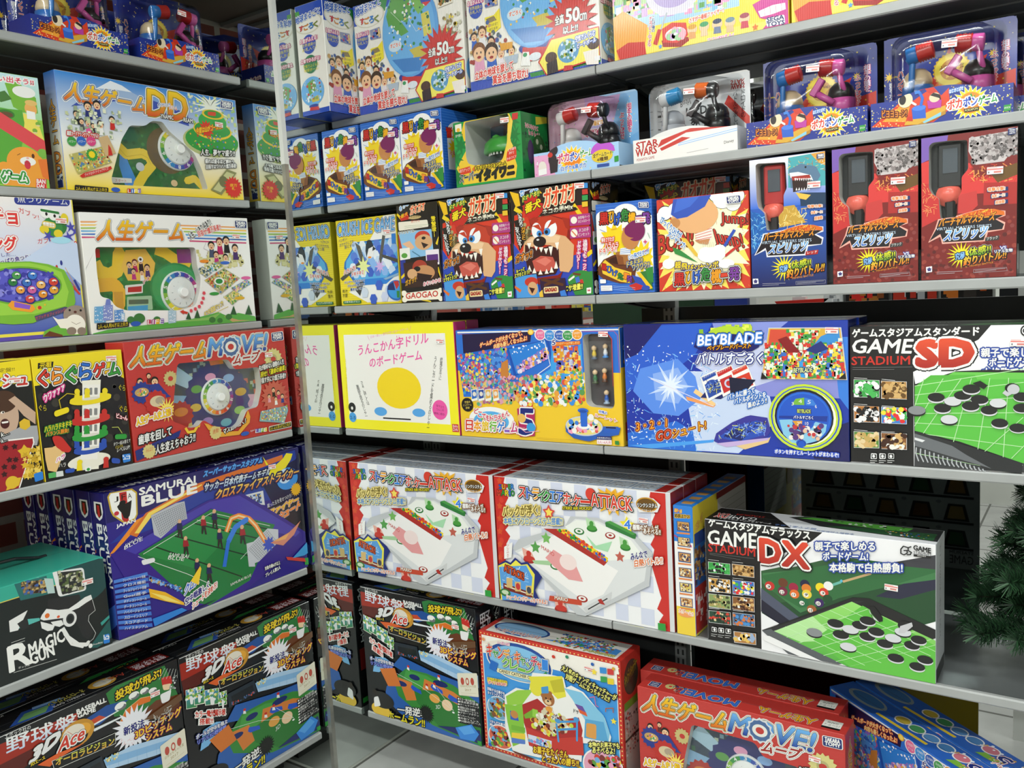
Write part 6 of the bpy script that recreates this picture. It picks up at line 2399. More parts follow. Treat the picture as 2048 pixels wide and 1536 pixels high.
ART['pirate.front'] = '''
P|2a68c8|0 0 150 0 150 212 0 212
P|3f80d8|0 2.1 150 2.1 150 4.2 0 4.2
P|3f80d8|0 9.3 150 9.3 150 11.4 0 11.4
P|3f80d8|0 17 150 17 150 19 0 19
P|3f80d8|0 24 150 24 150 26 0 26
P|3f80d8|0 31 150 31 150 33 0 33
P|3f80d8|0 38 150 38 150 40 0 40
P|3f80d8|0 45 150 45 150 47 0 47
P|3f80d8|0 53 150 53 150 55 0 55
P|3f80d8|0 60 150 60 150 62 0 62
P|3f80d8|0 67 150 67 150 69 0 69
P|3f80d8|0 74 150 74 150 76 0 76
P|3f80d8|0 81 150 81 150 84 0 84
P|3f80d8|0 89 150 89 150 91 0 91
P|3f80d8|0 96 150 96 150 98 0 98
P|3f80d8|0 103 150 103 150 105 0 105
P|3f80d8|0 110 150 110 150 112 0 112
P|3f80d8|0 117 150 117 150 120 0 120
P|3f80d8|0 125 150 125 150 127 0 127
P|3f80d8|0 132 150 132 150 134 0 134
P|3f80d8|0 139 150 139 150 141 0 141
P|3f80d8|0 146 150 146 150 148 0 148
P|3f80d8|0 153 150 153 150 156 0 156
P|3f80d8|0 161 150 161 150 163 0 163
P|3f80d8|0 168 150 168 150 170 0 170
P|3f80d8|0 175 150 175 150 177 0 177
P|3f80d8|0 182 150 182 150 184 0 184
P|3f80d8|0 190 150 190 150 192 0 192
P|3f80d8|0 197 150 197 150 199 0 199
P|3f80d8|0 204 150 204 150 206 0 206
P|3f80d8|0 211 150 211 150 213 0 213
E|f4f5f3|78 184 34 24
E|f4f5f3|43 184 22 15
E|f4f5f3|17 184 16 12
E|f4f5f3|111 174 24 16
E|f4f5f3|135 166 15 11.6
P|f4f5f3|0.3 184 150 176 150 45 101 30 51 30 0.3 51
S|f6d820|48 127 41 28 12 90 1
S|f6d820|116 82 42 24 12 90 1
T|黒|10.1 165 33 165 10.9 192|c8281e|k:2.2 c8281e:-.9
T|ひ|35 167 51 167 35 193|f0b018|k:2.2 f0b018:-.9
T|げ|49 161 65 162 50 188|2a60c8|k:2.2 2a60c8:-.9
T|危|67 168 87 169 68 195|2f8a3c|k:2.2 2f8a3c:-.9
T|機|86 160 104 160 87 186|f0b018|k:2.2 f0b018:-.9
T|一|105 168 122 169 105 176|7a3a9a|k:2.2 7a3a9a:-.9
T|発|122 158 141 158 122 183|7a3a9a|k:2.2 7a3a9a:-.9
P|6b3a20|0.4 66 17 83 47 93 84 88 102 60 95 25 57 25 13 38 1.5 48
E|5a2f1a|61 79 37 13
E|3a1c10|61 79 30 9
P|f0c838|8.8 72 21 82 46 63 89 49 86 24 58 29 13 50
T|黒|10.1 59 24 55 10.5 75|c8281e|k:.8
T|ひ|25 52 39 49 25 68|2a60c8|k:.8
T|げ|39 44 53 40 39 59|2a60c8|k:.8
T|危|53 36 67 32 53 51|2f8a3c|k:.8
T|一|70 35 83 31 70 50|f0902a|k:.8
T|発|76 28 90 25 77 43|7a3a9a|k:.8
P|a8703a|50 99 88 99 84 67 56 69
P|8a5028|53 93 69 86 71 68 56 69
P|e8ecf0|63 106 91 108 88 90 61 92
L|4a80d0|1|63 103 89 105
L|4a80d0|1|63 99 89 100
L|4a80d0|1|63 95 89 96
E|c8864a|90 129 23 27
E|7a1f5a|104 144 24 24
P|c8864a|71 152 86 156 98 128 73 121
E|7a1f5a|101 146 26 18
T|剣をさすたび|14 123 48 124 14 134|w|d83a28:1.6
T|ハラハラ|23 109 58 108 23 122|w|d83a28:1.6
T|ドキドキ!!|7.9 96 53 99 8.3 109|e8502a|w:1.4
T|いつ飛び出すか!?|84 77 136 90 84 89|3a80d0|w:1.4
T|ドキドキ!!|79 61 119 69 79 74|f0d020|3a60a0:1.6
T|ワクワク!!|93 53 136 58 93 67|f0d020|3a60a0:1.6
P|2f7a38|108 48 138 52 143 4.7 131 11
P|2f8a3c|126 55 147 60 145 22 131 29
P|f0c828|102 48 111 50 143 10.5 134 8
P|2a50b0|91 43 114 35 131 11 101 21
P|c8302a|82 19 101 24 131 11 97 6.6
E|2a50b0|125 11.3 10.8 5.9
R|f0f0f0|1|7.3 22 38 21 38 8.5 7.5 9.2
L|1a2a5a|0.5|9.5 18 36 17
L|1a2a5a|0.5|9.3 13 31 13
L|c8dcf4|0.5|40 20 98 13
L|c8dcf4|0.5|40 16 98 9
L|c8dcf4|0.5|39 12 80 6.2
R|f4f4f4|2|6.1 37 22 36 22 27 6.4 27
S|d84878|128 117 6 2.4 4 90 1
L|c84a88|1|124 94 138 103
L|2a8a60|1|135 137 140 124
L|3a70c8|1|11.4 154 26 147
L|c84030|1|42 151 56 153
R|w|2.9|114 208 140 206 141 193 115 195
R|20306e|2.4|115 207 139 205 140 194 116 196
T|TAKARA|118 202 137 200 118 206|w|w:-0.3
T|TOMY|118 197 137 195 118 201|w|w:-0.3
'''
ART['pirate.side'] = '''
P|2560bc|0 0 165 0 165 212 0 212
P|3874c8|0 2.1 165 2.1 165 4.2 0 4.2
P|3874c8|0 9.3 165 9.3 165 11.4 0 11.4
P|3874c8|0 17 165 17 165 19 0 19
P|3874c8|0 24 165 24 165 26 0 26
P|3874c8|0 31 165 31 165 33 0 33
P|3874c8|0 38 165 38 165 40 0 40
P|3874c8|0 45 165 45 165 47 0 47
P|3874c8|0 53 165 53 165 55 0 55
P|3874c8|0 60 165 60 165 62 0 62
P|3874c8|0 67 165 67 165 69 0 69
P|3874c8|0 74 165 74 165 76 0 76
P|3874c8|0 81 165 81 165 84 0 84
P|3874c8|0 89 165 89 165 91 0 91
P|3874c8|0 96 165 96 165 98 0 98
P|3874c8|0 103 165 103 165 105 0 105
P|3874c8|0 110 165 110 165 112 0 112
P|3874c8|0 117 165 117 165 120 0 120
P|3874c8|0 125 165 125 165 127 0 127
P|3874c8|0 132 165 132 165 134 0 134
P|3874c8|0 139 165 139 165 141 0 141
P|3874c8|0 146 165 146 165 148 0 148
P|3874c8|0 153 165 153 165 156 0 156
P|3874c8|0 161 165 161 165 163 0 163
P|3874c8|0 168 165 168 165 170 0 170
P|3874c8|0 175 165 175 165 177 0 177
P|3874c8|0 182 165 182 165 184 0 184
P|3874c8|0 190 165 190 165 192 0 192
P|3874c8|0 197 165 197 165 199 0 199
P|3874c8|0 204 165 204 165 206 0 206
P|3874c8|0 211 165 211 165 213 0 213
E|d8dce0|82 150 62 36
P|d8dce0|20 55 145 55 145 153 20 153
T|黒|18 164 42 166 18 138|c8281e|k:1
T|ひ|44 164 68 166 44 138|f0b018|k:1
T|げ|66 164 90 166 66 138|2a60c8|k:1
T|危|86 164 110 166 86 138|2f8a3c|k:1
T|機|108 164 132 166 108 138|f0b018|k:1
T|発|130 164 154 166 130 138|7a3a9a|k:1
S|f0d020|50 110 30 18 12
T|ドキドキ!!|30 106 80 110 30 92|e8502a|w:.8
P|5a3018|70 20 130 20 140 80 60 80
P|f0c838|66 40 136 40 134 60 68 60
T|黒ひげ|76 42 126 42 76 26|c8281e|
'''
ART['pirate.left'] = '''
P|2560bc|0 0 165 0 165 212 0 212
P|3874c8|0 2.1 165 2.1 165 4.2 0 4.2
P|3874c8|0 9.3 165 9.3 165 11.4 0 11.4
P|3874c8|0 17 165 17 165 19 0 19
P|3874c8|0 24 165 24 165 26 0 26
P|3874c8|0 31 165 31 165 33 0 33
P|3874c8|0 38 165 38 165 40 0 40
P|3874c8|0 45 165 45 165 47 0 47
P|3874c8|0 53 165 53 165 55 0 55
P|3874c8|0 60 165 60 165 62 0 62
P|3874c8|0 67 165 67 165 69 0 69
P|3874c8|0 74 165 74 165 76 0 76
P|3874c8|0 81 165 81 165 84 0 84
P|3874c8|0 89 165 89 165 91 0 91
P|3874c8|0 96 165 96 165 98 0 98
P|3874c8|0 103 165 103 165 105 0 105
P|3874c8|0 110 165 110 165 112 0 112
P|3874c8|0 117 165 117 165 120 0 120
P|3874c8|0 125 165 125 165 127 0 127
P|3874c8|0 132 165 132 165 134 0 134
P|3874c8|0 139 165 139 165 141 0 141
P|3874c8|0 146 165 146 165 148 0 148
P|3874c8|0 153 165 153 165 156 0 156
P|3874c8|0 161 165 161 165 163 0 163
P|3874c8|0 168 165 168 165 170 0 170
P|3874c8|0 175 165 175 165 177 0 177
P|3874c8|0 182 165 182 165 184 0 184
P|3874c8|0 190 165 190 165 192 0 192
P|3874c8|0 197 165 197 165 199 0 199
P|3874c8|0 204 165 204 165 206 0 206
P|3874c8|0 211 165 211 165 213 0 213
E|d8dce0|82 150 62 36
P|d8dce0|20 55 145 55 145 153 20 153
T|黒|18 164 42 166 18 138|c8281e|k:1
T|ひ|44 164 68 166 44 138|f0b018|k:1
T|げ|66 164 90 166 66 138|2a60c8|k:1
T|危|86 164 110 166 86 138|2f8a3c|k:1
T|機|108 164 132 166 108 138|f0b018|k:1
T|発|130 164 154 166 130 138|7a3a9a|k:1
S|f0d020|50 110 30 18 12
T|ドキドキ!!|30 106 80 110 30 92|e8502a|w:.8
P|5a3018|70 20 130 20 140 80 60 80
P|f0c838|66 40 136 40 134 60 68 60
T|黒ひげ|76 42 126 42 76 26|c8281e|
'''
ART['croc.front'] = '''
P|1f9a48|0 0 220 0 220 168 0 168
P|f0c838|38 168 178 168 180 90 195 35 189 6.5 23 6.1 2.4 48 40 94 27 140
S|177a38|5.1 144 29 10.7 7 235 1
S|177a38|21 107 28 10.3 7 280 1
S|177a38|3.8 76 27 10.2 7 240 1
S|177a38|9 28 26 9.8 7 260 1
S|177a38|189 145 26 9.6 7 700 1
S|177a38|191 111 25 9.4 7 720 1
S|177a38|189 82 25 9.2 7 730 1
P|f0d050|179 165 189 145 178 100 186 85 173 53 159 43
R|f0ecd8|1|6.8 161 28 162 28 142 7.2 143
E|f0b838|17 147 5.8 4.9
T|音や震え|6.5 129 27 130 6.8 136|w|
R|c83030|1|188 163 206 163 204 148 187 147
R|d8402a|8|167 75 195 84 195 53 162 47
T|どの歯を|170 72 194 76 171 79|w|
T|押すと|172 64 188 66 173 71|w|
T|かみつく!?|164 51 193 55 165 58|w|
P|d8402a|10 47 48 51 51 35 17 31
T|迫力アップ|13 38 47 40 13 46|w|
P|e0702a|55 44 63 49 63 37 55 35
T|ドッキリアクションゲーム|64 38 162 39 65 49|f4e020|5a3a10:2
T|スーパー|11.8 11.8 71 17 13 33|1a1a1a|1a1a1a:1.6 w:.8
T|イタイワニ|67 9.7 184 14 69 36|1a1a1a|1a1a1a:2.4
H|6|39 163 176 167 168 95 152 56 137 49 63 51 43 58 37 75
'''
ART['croc.tray'] = '''
P|1a3038|34 168 185 167 164 39 26 54
P|2a5a78|39 163 82 163 71 51 37 56
P|10181c|82 163 177 165 168 108 80 108
'''
ART['croc.right'] = '''
P|187a38|0 0 125 0 125 168 0 168
P|c8b838|70 140 125 150 125 166 70 160
K|125a2a,0f4a24,2a8a40|49 7.4|5 20 120 20 120 130 5 130|s|1
T|かみつかれると|20 140 80 136 20 128|c83a50|w:.6
T|ドキドキ!|35 124 85 120 35 112|c83a50|w:.6
E|2a5a28|80 66 34 50
E|3a6a38|78 96 16 16
E|c8d0b0|72 98 6 7
E|c8d0b0|90 86 6 7
E|402a5a|40 70 14 30
'''
ART['ice.front'] = '''
P|f4dc28|0 0 237 0 237 252 0 252
P|e8d020|0 0 237 0 237 2 0 2
P|e8d020|0 6.3 237 6.3 237 8.3 0 8.3
P|e8d020|0 13 237 13 237 15 0 15
P|e8d020|0 19 237 19 237 21 0 21
P|e8d020|0 25 237 25 237 27 0 27
P|e8d020|0 32 237 32 237 34 0 34
P|e8d020|0 38 237 38 237 40 0 40
P|e8d020|0 44 237 44 237 46 0 46
P|e8d020|0 50 237 50 237 52 0 52
P|e8d020|0 57 237 57 237 59 0 59
P|e8d020|0 63 237 63 237 65 0 65
P|e8d020|0 69 237 69 237 71 0 71
P|e8d020|0 76 237 76 237 78 0 78
P|e8d020|0 82 237 82 237 84 0 84
P|e8d020|0 88 237 88 237 90 0 90
P|e8d020|0 94 237 94 237 97 0 97
P|e8d020|0 101 237 101 237 103 0 103
P|e8d020|0 107 237 107 237 109 0 109
P|e8d020|0 113 237 113 237 115 0 115
P|e8d020|0 120 237 120 237 122 0 122
P|e8d020|0 126 237 126 237 128 0 128
P|e8d020|0 132 237 132 237 134 0 134
P|e8d020|0 139 237 139 237 141 0 141
P|e8d020|0 145 237 145 237 147 0 147
P|e8d020|0 151 237 151 237 153 0 153
P|e8d020|0 158 237 158 237 160 0 160
P|e8d020|0 164 237 164 237 166 0 166
P|e8d020|0 170 237 170 237 172 0 172
P|e8d020|0 176 237 176 237 178 0 178
P|e8d020|0 183 237 183 237 185 0 185
P|e8d020|0 189 237 189 237 191 0 191
P|e8d020|0 195 237 195 237 197 0 197
P|e8d020|0 202 237 202 237 204 0 204
P|e8d020|0 208 237 208 237 210 0 210
P|e8d020|0 214 237 214 237 216 0 216
P|e8d020|0 220 237 220 237 223 0 223
P|e8d020|0 227 237 227 237 229 0 229
P|e8d020|0 233 237 233 237 235 0 235
P|e8d020|0 239 237 239 237 241 0 241
P|e8d020|0 246 237 246 237 248 0 248
P|f2f2ee|194 252 237 252 236 9 226 5.8 108 6.9 35 40 109 66 114 123 96 146
T|CRUSH ICE GAME|3 206 231 207 6.9 244|4a9ad8|1a3a6a:3 w:1.2
T|クラッシュアイスゲーム|142 236 217 237 143 242|2a2a4a|
P|2a70c0|26 129 80 184 227 187 237 164 237 101 187 65 59 68 22 111
P|5ab0e8|34 132 85 180 222 183 237 161 234 109 183 72 64 75 30 114
S|c8dcf4|74 173 15 14 6 0 1
S|e8f0f8|103 173 15 13 6 0 1
S|3a60c8|132 173 15 13 6 0 1
S|5a80d8|160 173 15 13 6 0 1
S|8ab8f0|188 173 14 13 6 0 1
S|c8dcf4|216 173 14 13 6 0 1
S|8ab8f0|84 157 15 13 6 0 1
S|c8dcf4|113 157 15 13 6 0 1
S|e8f0f8|142 157 15 13 6 0 1
S|3a60c8|170 157 14 13 6 0 1
S|5a80d8|198 157 14 13 6 0 1
S|8ab8f0|226 157 14 13 6 0 1
S|5a80d8|67 142 15 14 6 0 1
S|8ab8f0|96 142 15 13 6 0 1
S|c8dcf4|125 142 15 13 6 0 1
S|e8f0f8|154 142 15 13 6 0 1
S|3a60c8|182 143 14 13 6 0 1
S|5a80d8|210 143 14 13 6 0 1
S|3a60c8|77 125 15 14 6 0 1
S|5a80d8|106 125 15 13 6 0 1
S|8ab8f0|135 126 15 13 6 0 1
S|c8dcf4|164 126 15 13 6 0 1
S|e8f0f8|192 126 14 13 6 0 1
S|3a60c8|220 127 14 13 6 0 1
S|e8f0f8|60 110 15 14 6 0 1
S|3a60c8|89 110 15 13 6 0 1
S|5a80d8|118 111 15 13 6 0 1
S|8ab8f0|147 111 15 13 6 0 1
S|c8dcf4|175 112 14 13 6 0 1
S|e8f0f8|203 112 14 13 6 0 1
S|c8dcf4|70 93 15 14 6 0 1
S|e8f0f8|99 94 15 13 6 0 1
S|3a60c8|128 94 15 13 6 0 1
S|5a80d8|157 95 15 13 6 0 1
S|8ab8f0|185 95 14 13 6 0 1
S|c8dcf4|213 96 14 13 6 0 1
P|2a80d8|59 75 188 76 237 101 237 87 187 58 68 58
P|5a5a54|75 184 94 172 114 116 98 113
P|4a4a44|3.2 82 95 132 99 121 13 74
P|5a5a54|185 197 196 194 173 116 163 120
P|4a4a44|175 144 237 126 237 115 179 134
P|3a3a36|61 46 90 74 99 66 80 27
L|7a7a70|0.6|80 173 92 174
L|7a7a70|0.6|86 161 98 162
L|7a7a70|0.6|92 150 103 151
L|7a7a70|0.6|98 139 109 140
L|7a7a70|0.6|104 128 115 129
E|f0f0f0|132 155 16 22
P|26303a|119 177 142 183 148 168 128 162 118 138 115 156
E|26303a|132 180 9.8 7.1
P|26303a|146 168 157 160 142 154
E|f0902a|130 137 6.9 2.9
S|e8f0a0|103 113 30 13 8 90 1
S|d0b0e8|167 109 21 8.7 8 90 1
T|ペンギン!|8.8 187 43 192 9.8 197|2a4a8a|
T|ガクガクしても|10.1 174 70 183 11.1 184|2a4a8a|
T|落とすな!|30 167 74 173 31 177|2a4a8a|
T|ハラハラ!|20 91 70 104 21 104|d83a40|w:1.4
T|ドキドキミ|53 85 101 90 54 97|d83a40|w:1.4
T|ハンマーで氷を叩いて|20 65 104 68 21 73|2a4a8a|w:.6
T|ブロックを落とすと|31 54 103 57 32 62|2a4a8a|w:.6
T|電池なしで遊ぶ!|43 43 102 46 44 51|2a4a8a|w:.6
S|d0dcec|101 37 15 13 6 0 1
P|d0dcec|89 37 113 36 110 22 90 22
S|3a60c8|134 17 15 13 6 0 1
P|3a60c8|122 17 146 16 143 1.9 123 2.7
S|d0d8f0|179 22 15 13 6 0 1
P|d0d8f0|167 23 190 22 187 7.4 168 8.2
S|3a60c8|160 56 15 13 6 0 1
P|3a60c8|148 56 172 55 168 41 149 42
S|c8d4ec|195 40 14 13 6 0 1
P|c8d4ec|183 40 206 39 203 25 184 26
P|8ab0d0|178 73 237 87 237 80 188 69
E|2a6ac0|224 38 35 29
E|3a9ae0|224 38 30 24
P|c83030|226 40 216 64 235 64 237 52
P|1a2a6a|221 38 192 40 196 54 216 62
P|2f8a3c|226 36 237 36 236 16 226 17
T|電池|9.2 39 30 40 10.1 48|k|
T|不要|7.7 24 29 25 8.8 35|k|
R|2f7a40|4|9.3 14 84 15 83 5 9.4 5.3
T|対象年齢6才以上|14 7.7 78 8.1 15 14|w|
R|2a80d8|1|221 198 236 198 235 170 220 170
'''
ART['dog.front'] = '''
P|1c1712|0 0 230 0 230 278 0 278
P|d83a20|10.9 208 51 217 224 216 228 70 39 80 0.3 49
P|2a4ab8|4.2 139 40 92 76 78 229 108 230 0.3 0.3 0.3
P|f0c020|0.3 275 27 261 31 231 17 229
P|f0c020|72 257 85 277 97 255
P|f0c020|165 256 180 275 189 254
K|8a7a4a,5a4a2a,a8a070|76 6.2|37 212 121 212 80 135 29 135|e|1
P|1c1712|9.7 195 35 200 37 137 21 119
L|f0d020|11|13 226 30 215
L|f0d020|11|184 219 206 188
L|f0d020|11|215 96 230 104
T|もーっと|31 253 84 264 34 277|4a9ae0|2a3a7a:3 w:2
T|ドキドキ!!|39 239 88 250 40 253|f0e050|2f7a30:2
E|c8281e|68 222 30 18
S|c8281e|68 222 33 25 14 90 1
T|番犬|44 210 91 222 46 233|f8e020|3a1a10:2
T|ガオガオ|101 219 191 228 104 264|e8502a|k:4 f4e8c0:2.6
T|ネコの手Mix|96 203 183 210 97 215|f4f0d8|k:2
P|1c1712|86 202 97 211 190 213 197 207 186 204 92 200
T|スーパードキドキゲーム|91 271 183 276 92 278|w|
T|ネコの手Mix|96 203 183 208 97 214|f4f0d8|
V|い/nき/nな/nり|26 179 38 178 22 213|w|k:1.6
V|ガ/nオ/nッ/nと|30 147 43 146 31 178|f8b020|k:1.6
V|お/nそ/nい/nか/nか/nる/n!|20 126 33 125 10.7 180|w|k:1.6
P|8a1f14|56 189 78 198 120 200 158 188 170 166 172 136 151 131 68 157
P|c23a1e|61 190 85 198 120 198 154 186 167 164 162 139 118 161 82 160
P|a82c18|55 192 71 200 85 193 66 176
P|a82c18|151 192 172 187 173 157 160 167
P|e0b080|37 137 56 152 117 157 159 146 182 123 176 73 164 58 139 62 134 88 115 127 80 132 54 124 40 92 30 99
P|f0cca0|45 140 63 150 117 154 145 147 137 132 80 136
P|3a1410|40 134 79 119 115 127 138 116 138 75 125 56 74 52 45 66 38 105
P|c8584a|59 92 85 103 120 98 130 75 104 64 67 65
P|e07a6a|69 91 99 99 116 89 97 77
P|8a1f14|45 66 73 49 132 53 147 62 138 43 72 32 44 47
P|f8f4e8|46 137 59 137 52 121
P|f8f4e8|67 129 80 130 73 116
P|f8f4e8|81 124 94 124 87 111
P|f8f4e8|95 120 108 120 101 106
P|f8f4e8|109 124 122 124 115 101
P|f8f4e8|128 132 140 133 134 113
P|f8f4e8|43 66 56 66 50 82
P|f8f4e8|57 61 70 61 64 75
P|f8f4e8|75 57 88 57 82 69
P|f8f4e8|94 58 106 58 100 70
P|f8f4e8|108 60 121 60 115 75
P|f8f4e8|122 69 134 69 129 88
E|f4f6f8|76 166 14 19
E|f4f6f8|118 168 18 20
E|3a90d8|84 158 7.8 7.4
E|3a90d8|107 161 9.9 9.3
E|k|85 156 3.9 4
E|k|105 160 4.9 4.9
P|c23a1e|59 177 84 181 93 162 69 176
P|c23a1e|104 164 123 191 140 183 119 176
E|1a1412|84 138 19 13
E|d8d8d8|79 143 4.3 2.5
T|ガオッ!!|8.4 88 59 101 10.5 109|f0902a|w:2.6 k:2
R|b03a80|2|174 195 230 195 230 168 173 169
T|新登場パーツ|197 183 229 184 197 190|w|
T|おじゃまカード|197 174 229 175 197 181|w|
E|f4f0e0|185 182 8.9 8.4
R|b03a80|2|173 164 230 164 230 138 172 139
T|ネコの手|197 152 224 153 198 161|w|
T|ピンセット|195 142 226 143 195 150|w|
E|f4f0e0|184 151 9.6 9.8
L|e07a4a|3|178 157 190 144
V|追/n加/nで/nも/n~/nっ/nと|202 59 214 58 208 134|w|c83a80:2
V|ド/nキ/nド/nキ/nU/nP/n!/n!|185 66 196 66 192 131|w|c83a80:2
E|2f8a3c|198 37 38 24
P|2f8a3c|227 58 230 58 230 1.6 179 1.9 160 42
L|f0f0e0|5|163 38 178 47
P|c83a30|188 37 202 40 205 30 191 27
P|3a70c8|181 44 192 47 195 34 184 31
P|6b4026|175 57 199 53 195 48 176 52
T|エサ増量!!|149 11.2 201 16 150 26|f8f060|16301a:2
R|w|1|212 18 225 19 224 5.1 212 4.6
P|c83a50|214 10.3 216 16 218 11.8 221 16 222 10
P|4a9ae0|5.3 55 70 59 77 0.6 7.6 0.4
T|もーっと|9.8 63 35 70 10.7 72|f4f060|16301a:1.4
T|エサをとろう!!|3.8 52 50 61 4.9 62|f4f060|16301a:1.4
E|c83a28|54 40 20 11.9
E|d8a878|57 23 15 17
P|3a1410|46 27 64 23 55 9.8
P|e0702a|3.2 33 23 21 18 14 2.6 27
P|2a1a3a|80 45 153 45 157 0.3 81 0.3
L|5a3418|7|84 45 145 29
L|5a3418|7|138 44 94 30
R|f0d8a0|4|90 25 132 26 133 10.2 90 9.1
T|GAOGAO|93 13 128 14 93 22|c83028|k:.5
P|e8c040|76 12 86 19 88 0.3 77 0.3
P|3a80d8|136 13 151 16 157 1 139 0.3
R|3a90d8|1|212 267 228 266 228 254 212 255
R|c83a30|1|212 252 227 252 228 240 212 240
R|2f9a50|1|211 238 227 238 227 226 211 226
R|e8c030|1|210 223 226 223 226 211 210 211
'''
ART['dog.side'] = '''
P|1a1512|0 0 150 0 150 275 0 275
P|b03028|0.3 195 7.4 197 18 98 0.3 99
P|2a3a9a|2.6 141 22 147 19 56 0.3 57
L|f0d020|8|0.3 247 15 235
L|f0d020|8|0.3 71 21 84
L|f0d020|8|29 17 101 0.3
L|f0d020|8|136 155 150 174
L|f0d020|8|135 93 150 62
T|もっと|12 253 46 268 13 266|4a9ae0|w:1.4
P|c8281e|11 239 40 251 47 230 15 227
T|番犬|15 234 41 240 16 245|f8e020|
T|ガオガオ|50 240 103 250 52 264|e8502a|k:2 f4e8c0:1.4
E|c8b078|66 233 23 4.8
T|ネコの手Mix|52 232 84 233 53 237|3a2a18|
R|f0ead8|4|5.1 225 110 223 113 204 5.4 201
T|遊びかた|51 219 83 219 52 226|d8502a|
L|6a9a60|0.6|27 212 118 210
L|6a9a60|0.6|27 207 91 207
P|8ac0e8|2.7 198 122 197 125 128 20 123
T|なでさせてね~|2.2 191 67 194 2.8 198|2a4a3a|w:.8
E|c83a28|89 178 27 17
E|d8a878|92 164 31 21
P|2a1414|83 165 109 156 91 147
E|k|93 175 7.2 4.1
P|e8b890|14 165 42 171 59 152 45 146
L|4a80a0|3|49 142 75 127
V|番/n犬/n警/n戒/n度/n!/n!|124 176 140 175 123 231|f8e020|k:1.4
R|f0f0e8|2|3.5 152 41 153 41 122 3.2 120
E|5aa040|20 132 11.1 7
R|f0e8f0|2|97 142 144 142 143 101 97 102
R|5a2a80|2|100 129 140 129 140 107 100 107
P|3a2018|14 112 137 114 136 45 18 42
E|a83a28|73 96 27 21
E|c89060|85 81 40 21
E|k|63 93 11.8 7
P|2a1010|58 83 116 73 101 53 61 62
E|d8a878|44 80 18 14
T|ガオッ!!|16 47 56 58 17 63|f0b020|k:1.4
T|おそいかかる!!|82 45 148 55 83 55|d83a60|w:1.4
P|f4eedc|4.7 28 131 35 144 34 137 7.2 9.9 6.8
E|f4eedc|9.4 28 10.2 7.8
E|f4eedc|10.2 10.4 10.2 7.8
E|f4eedc|141 31 8.8 6.9
E|f4eedc|140 8.8 8.8 6.9
T|GAOGAO|15 12 131 15 16 28|c83028|c83028:-.5
T|HOTTO DOKIDOKI BANKEN|30 29 117 33 31 34|3a2a18|
'''
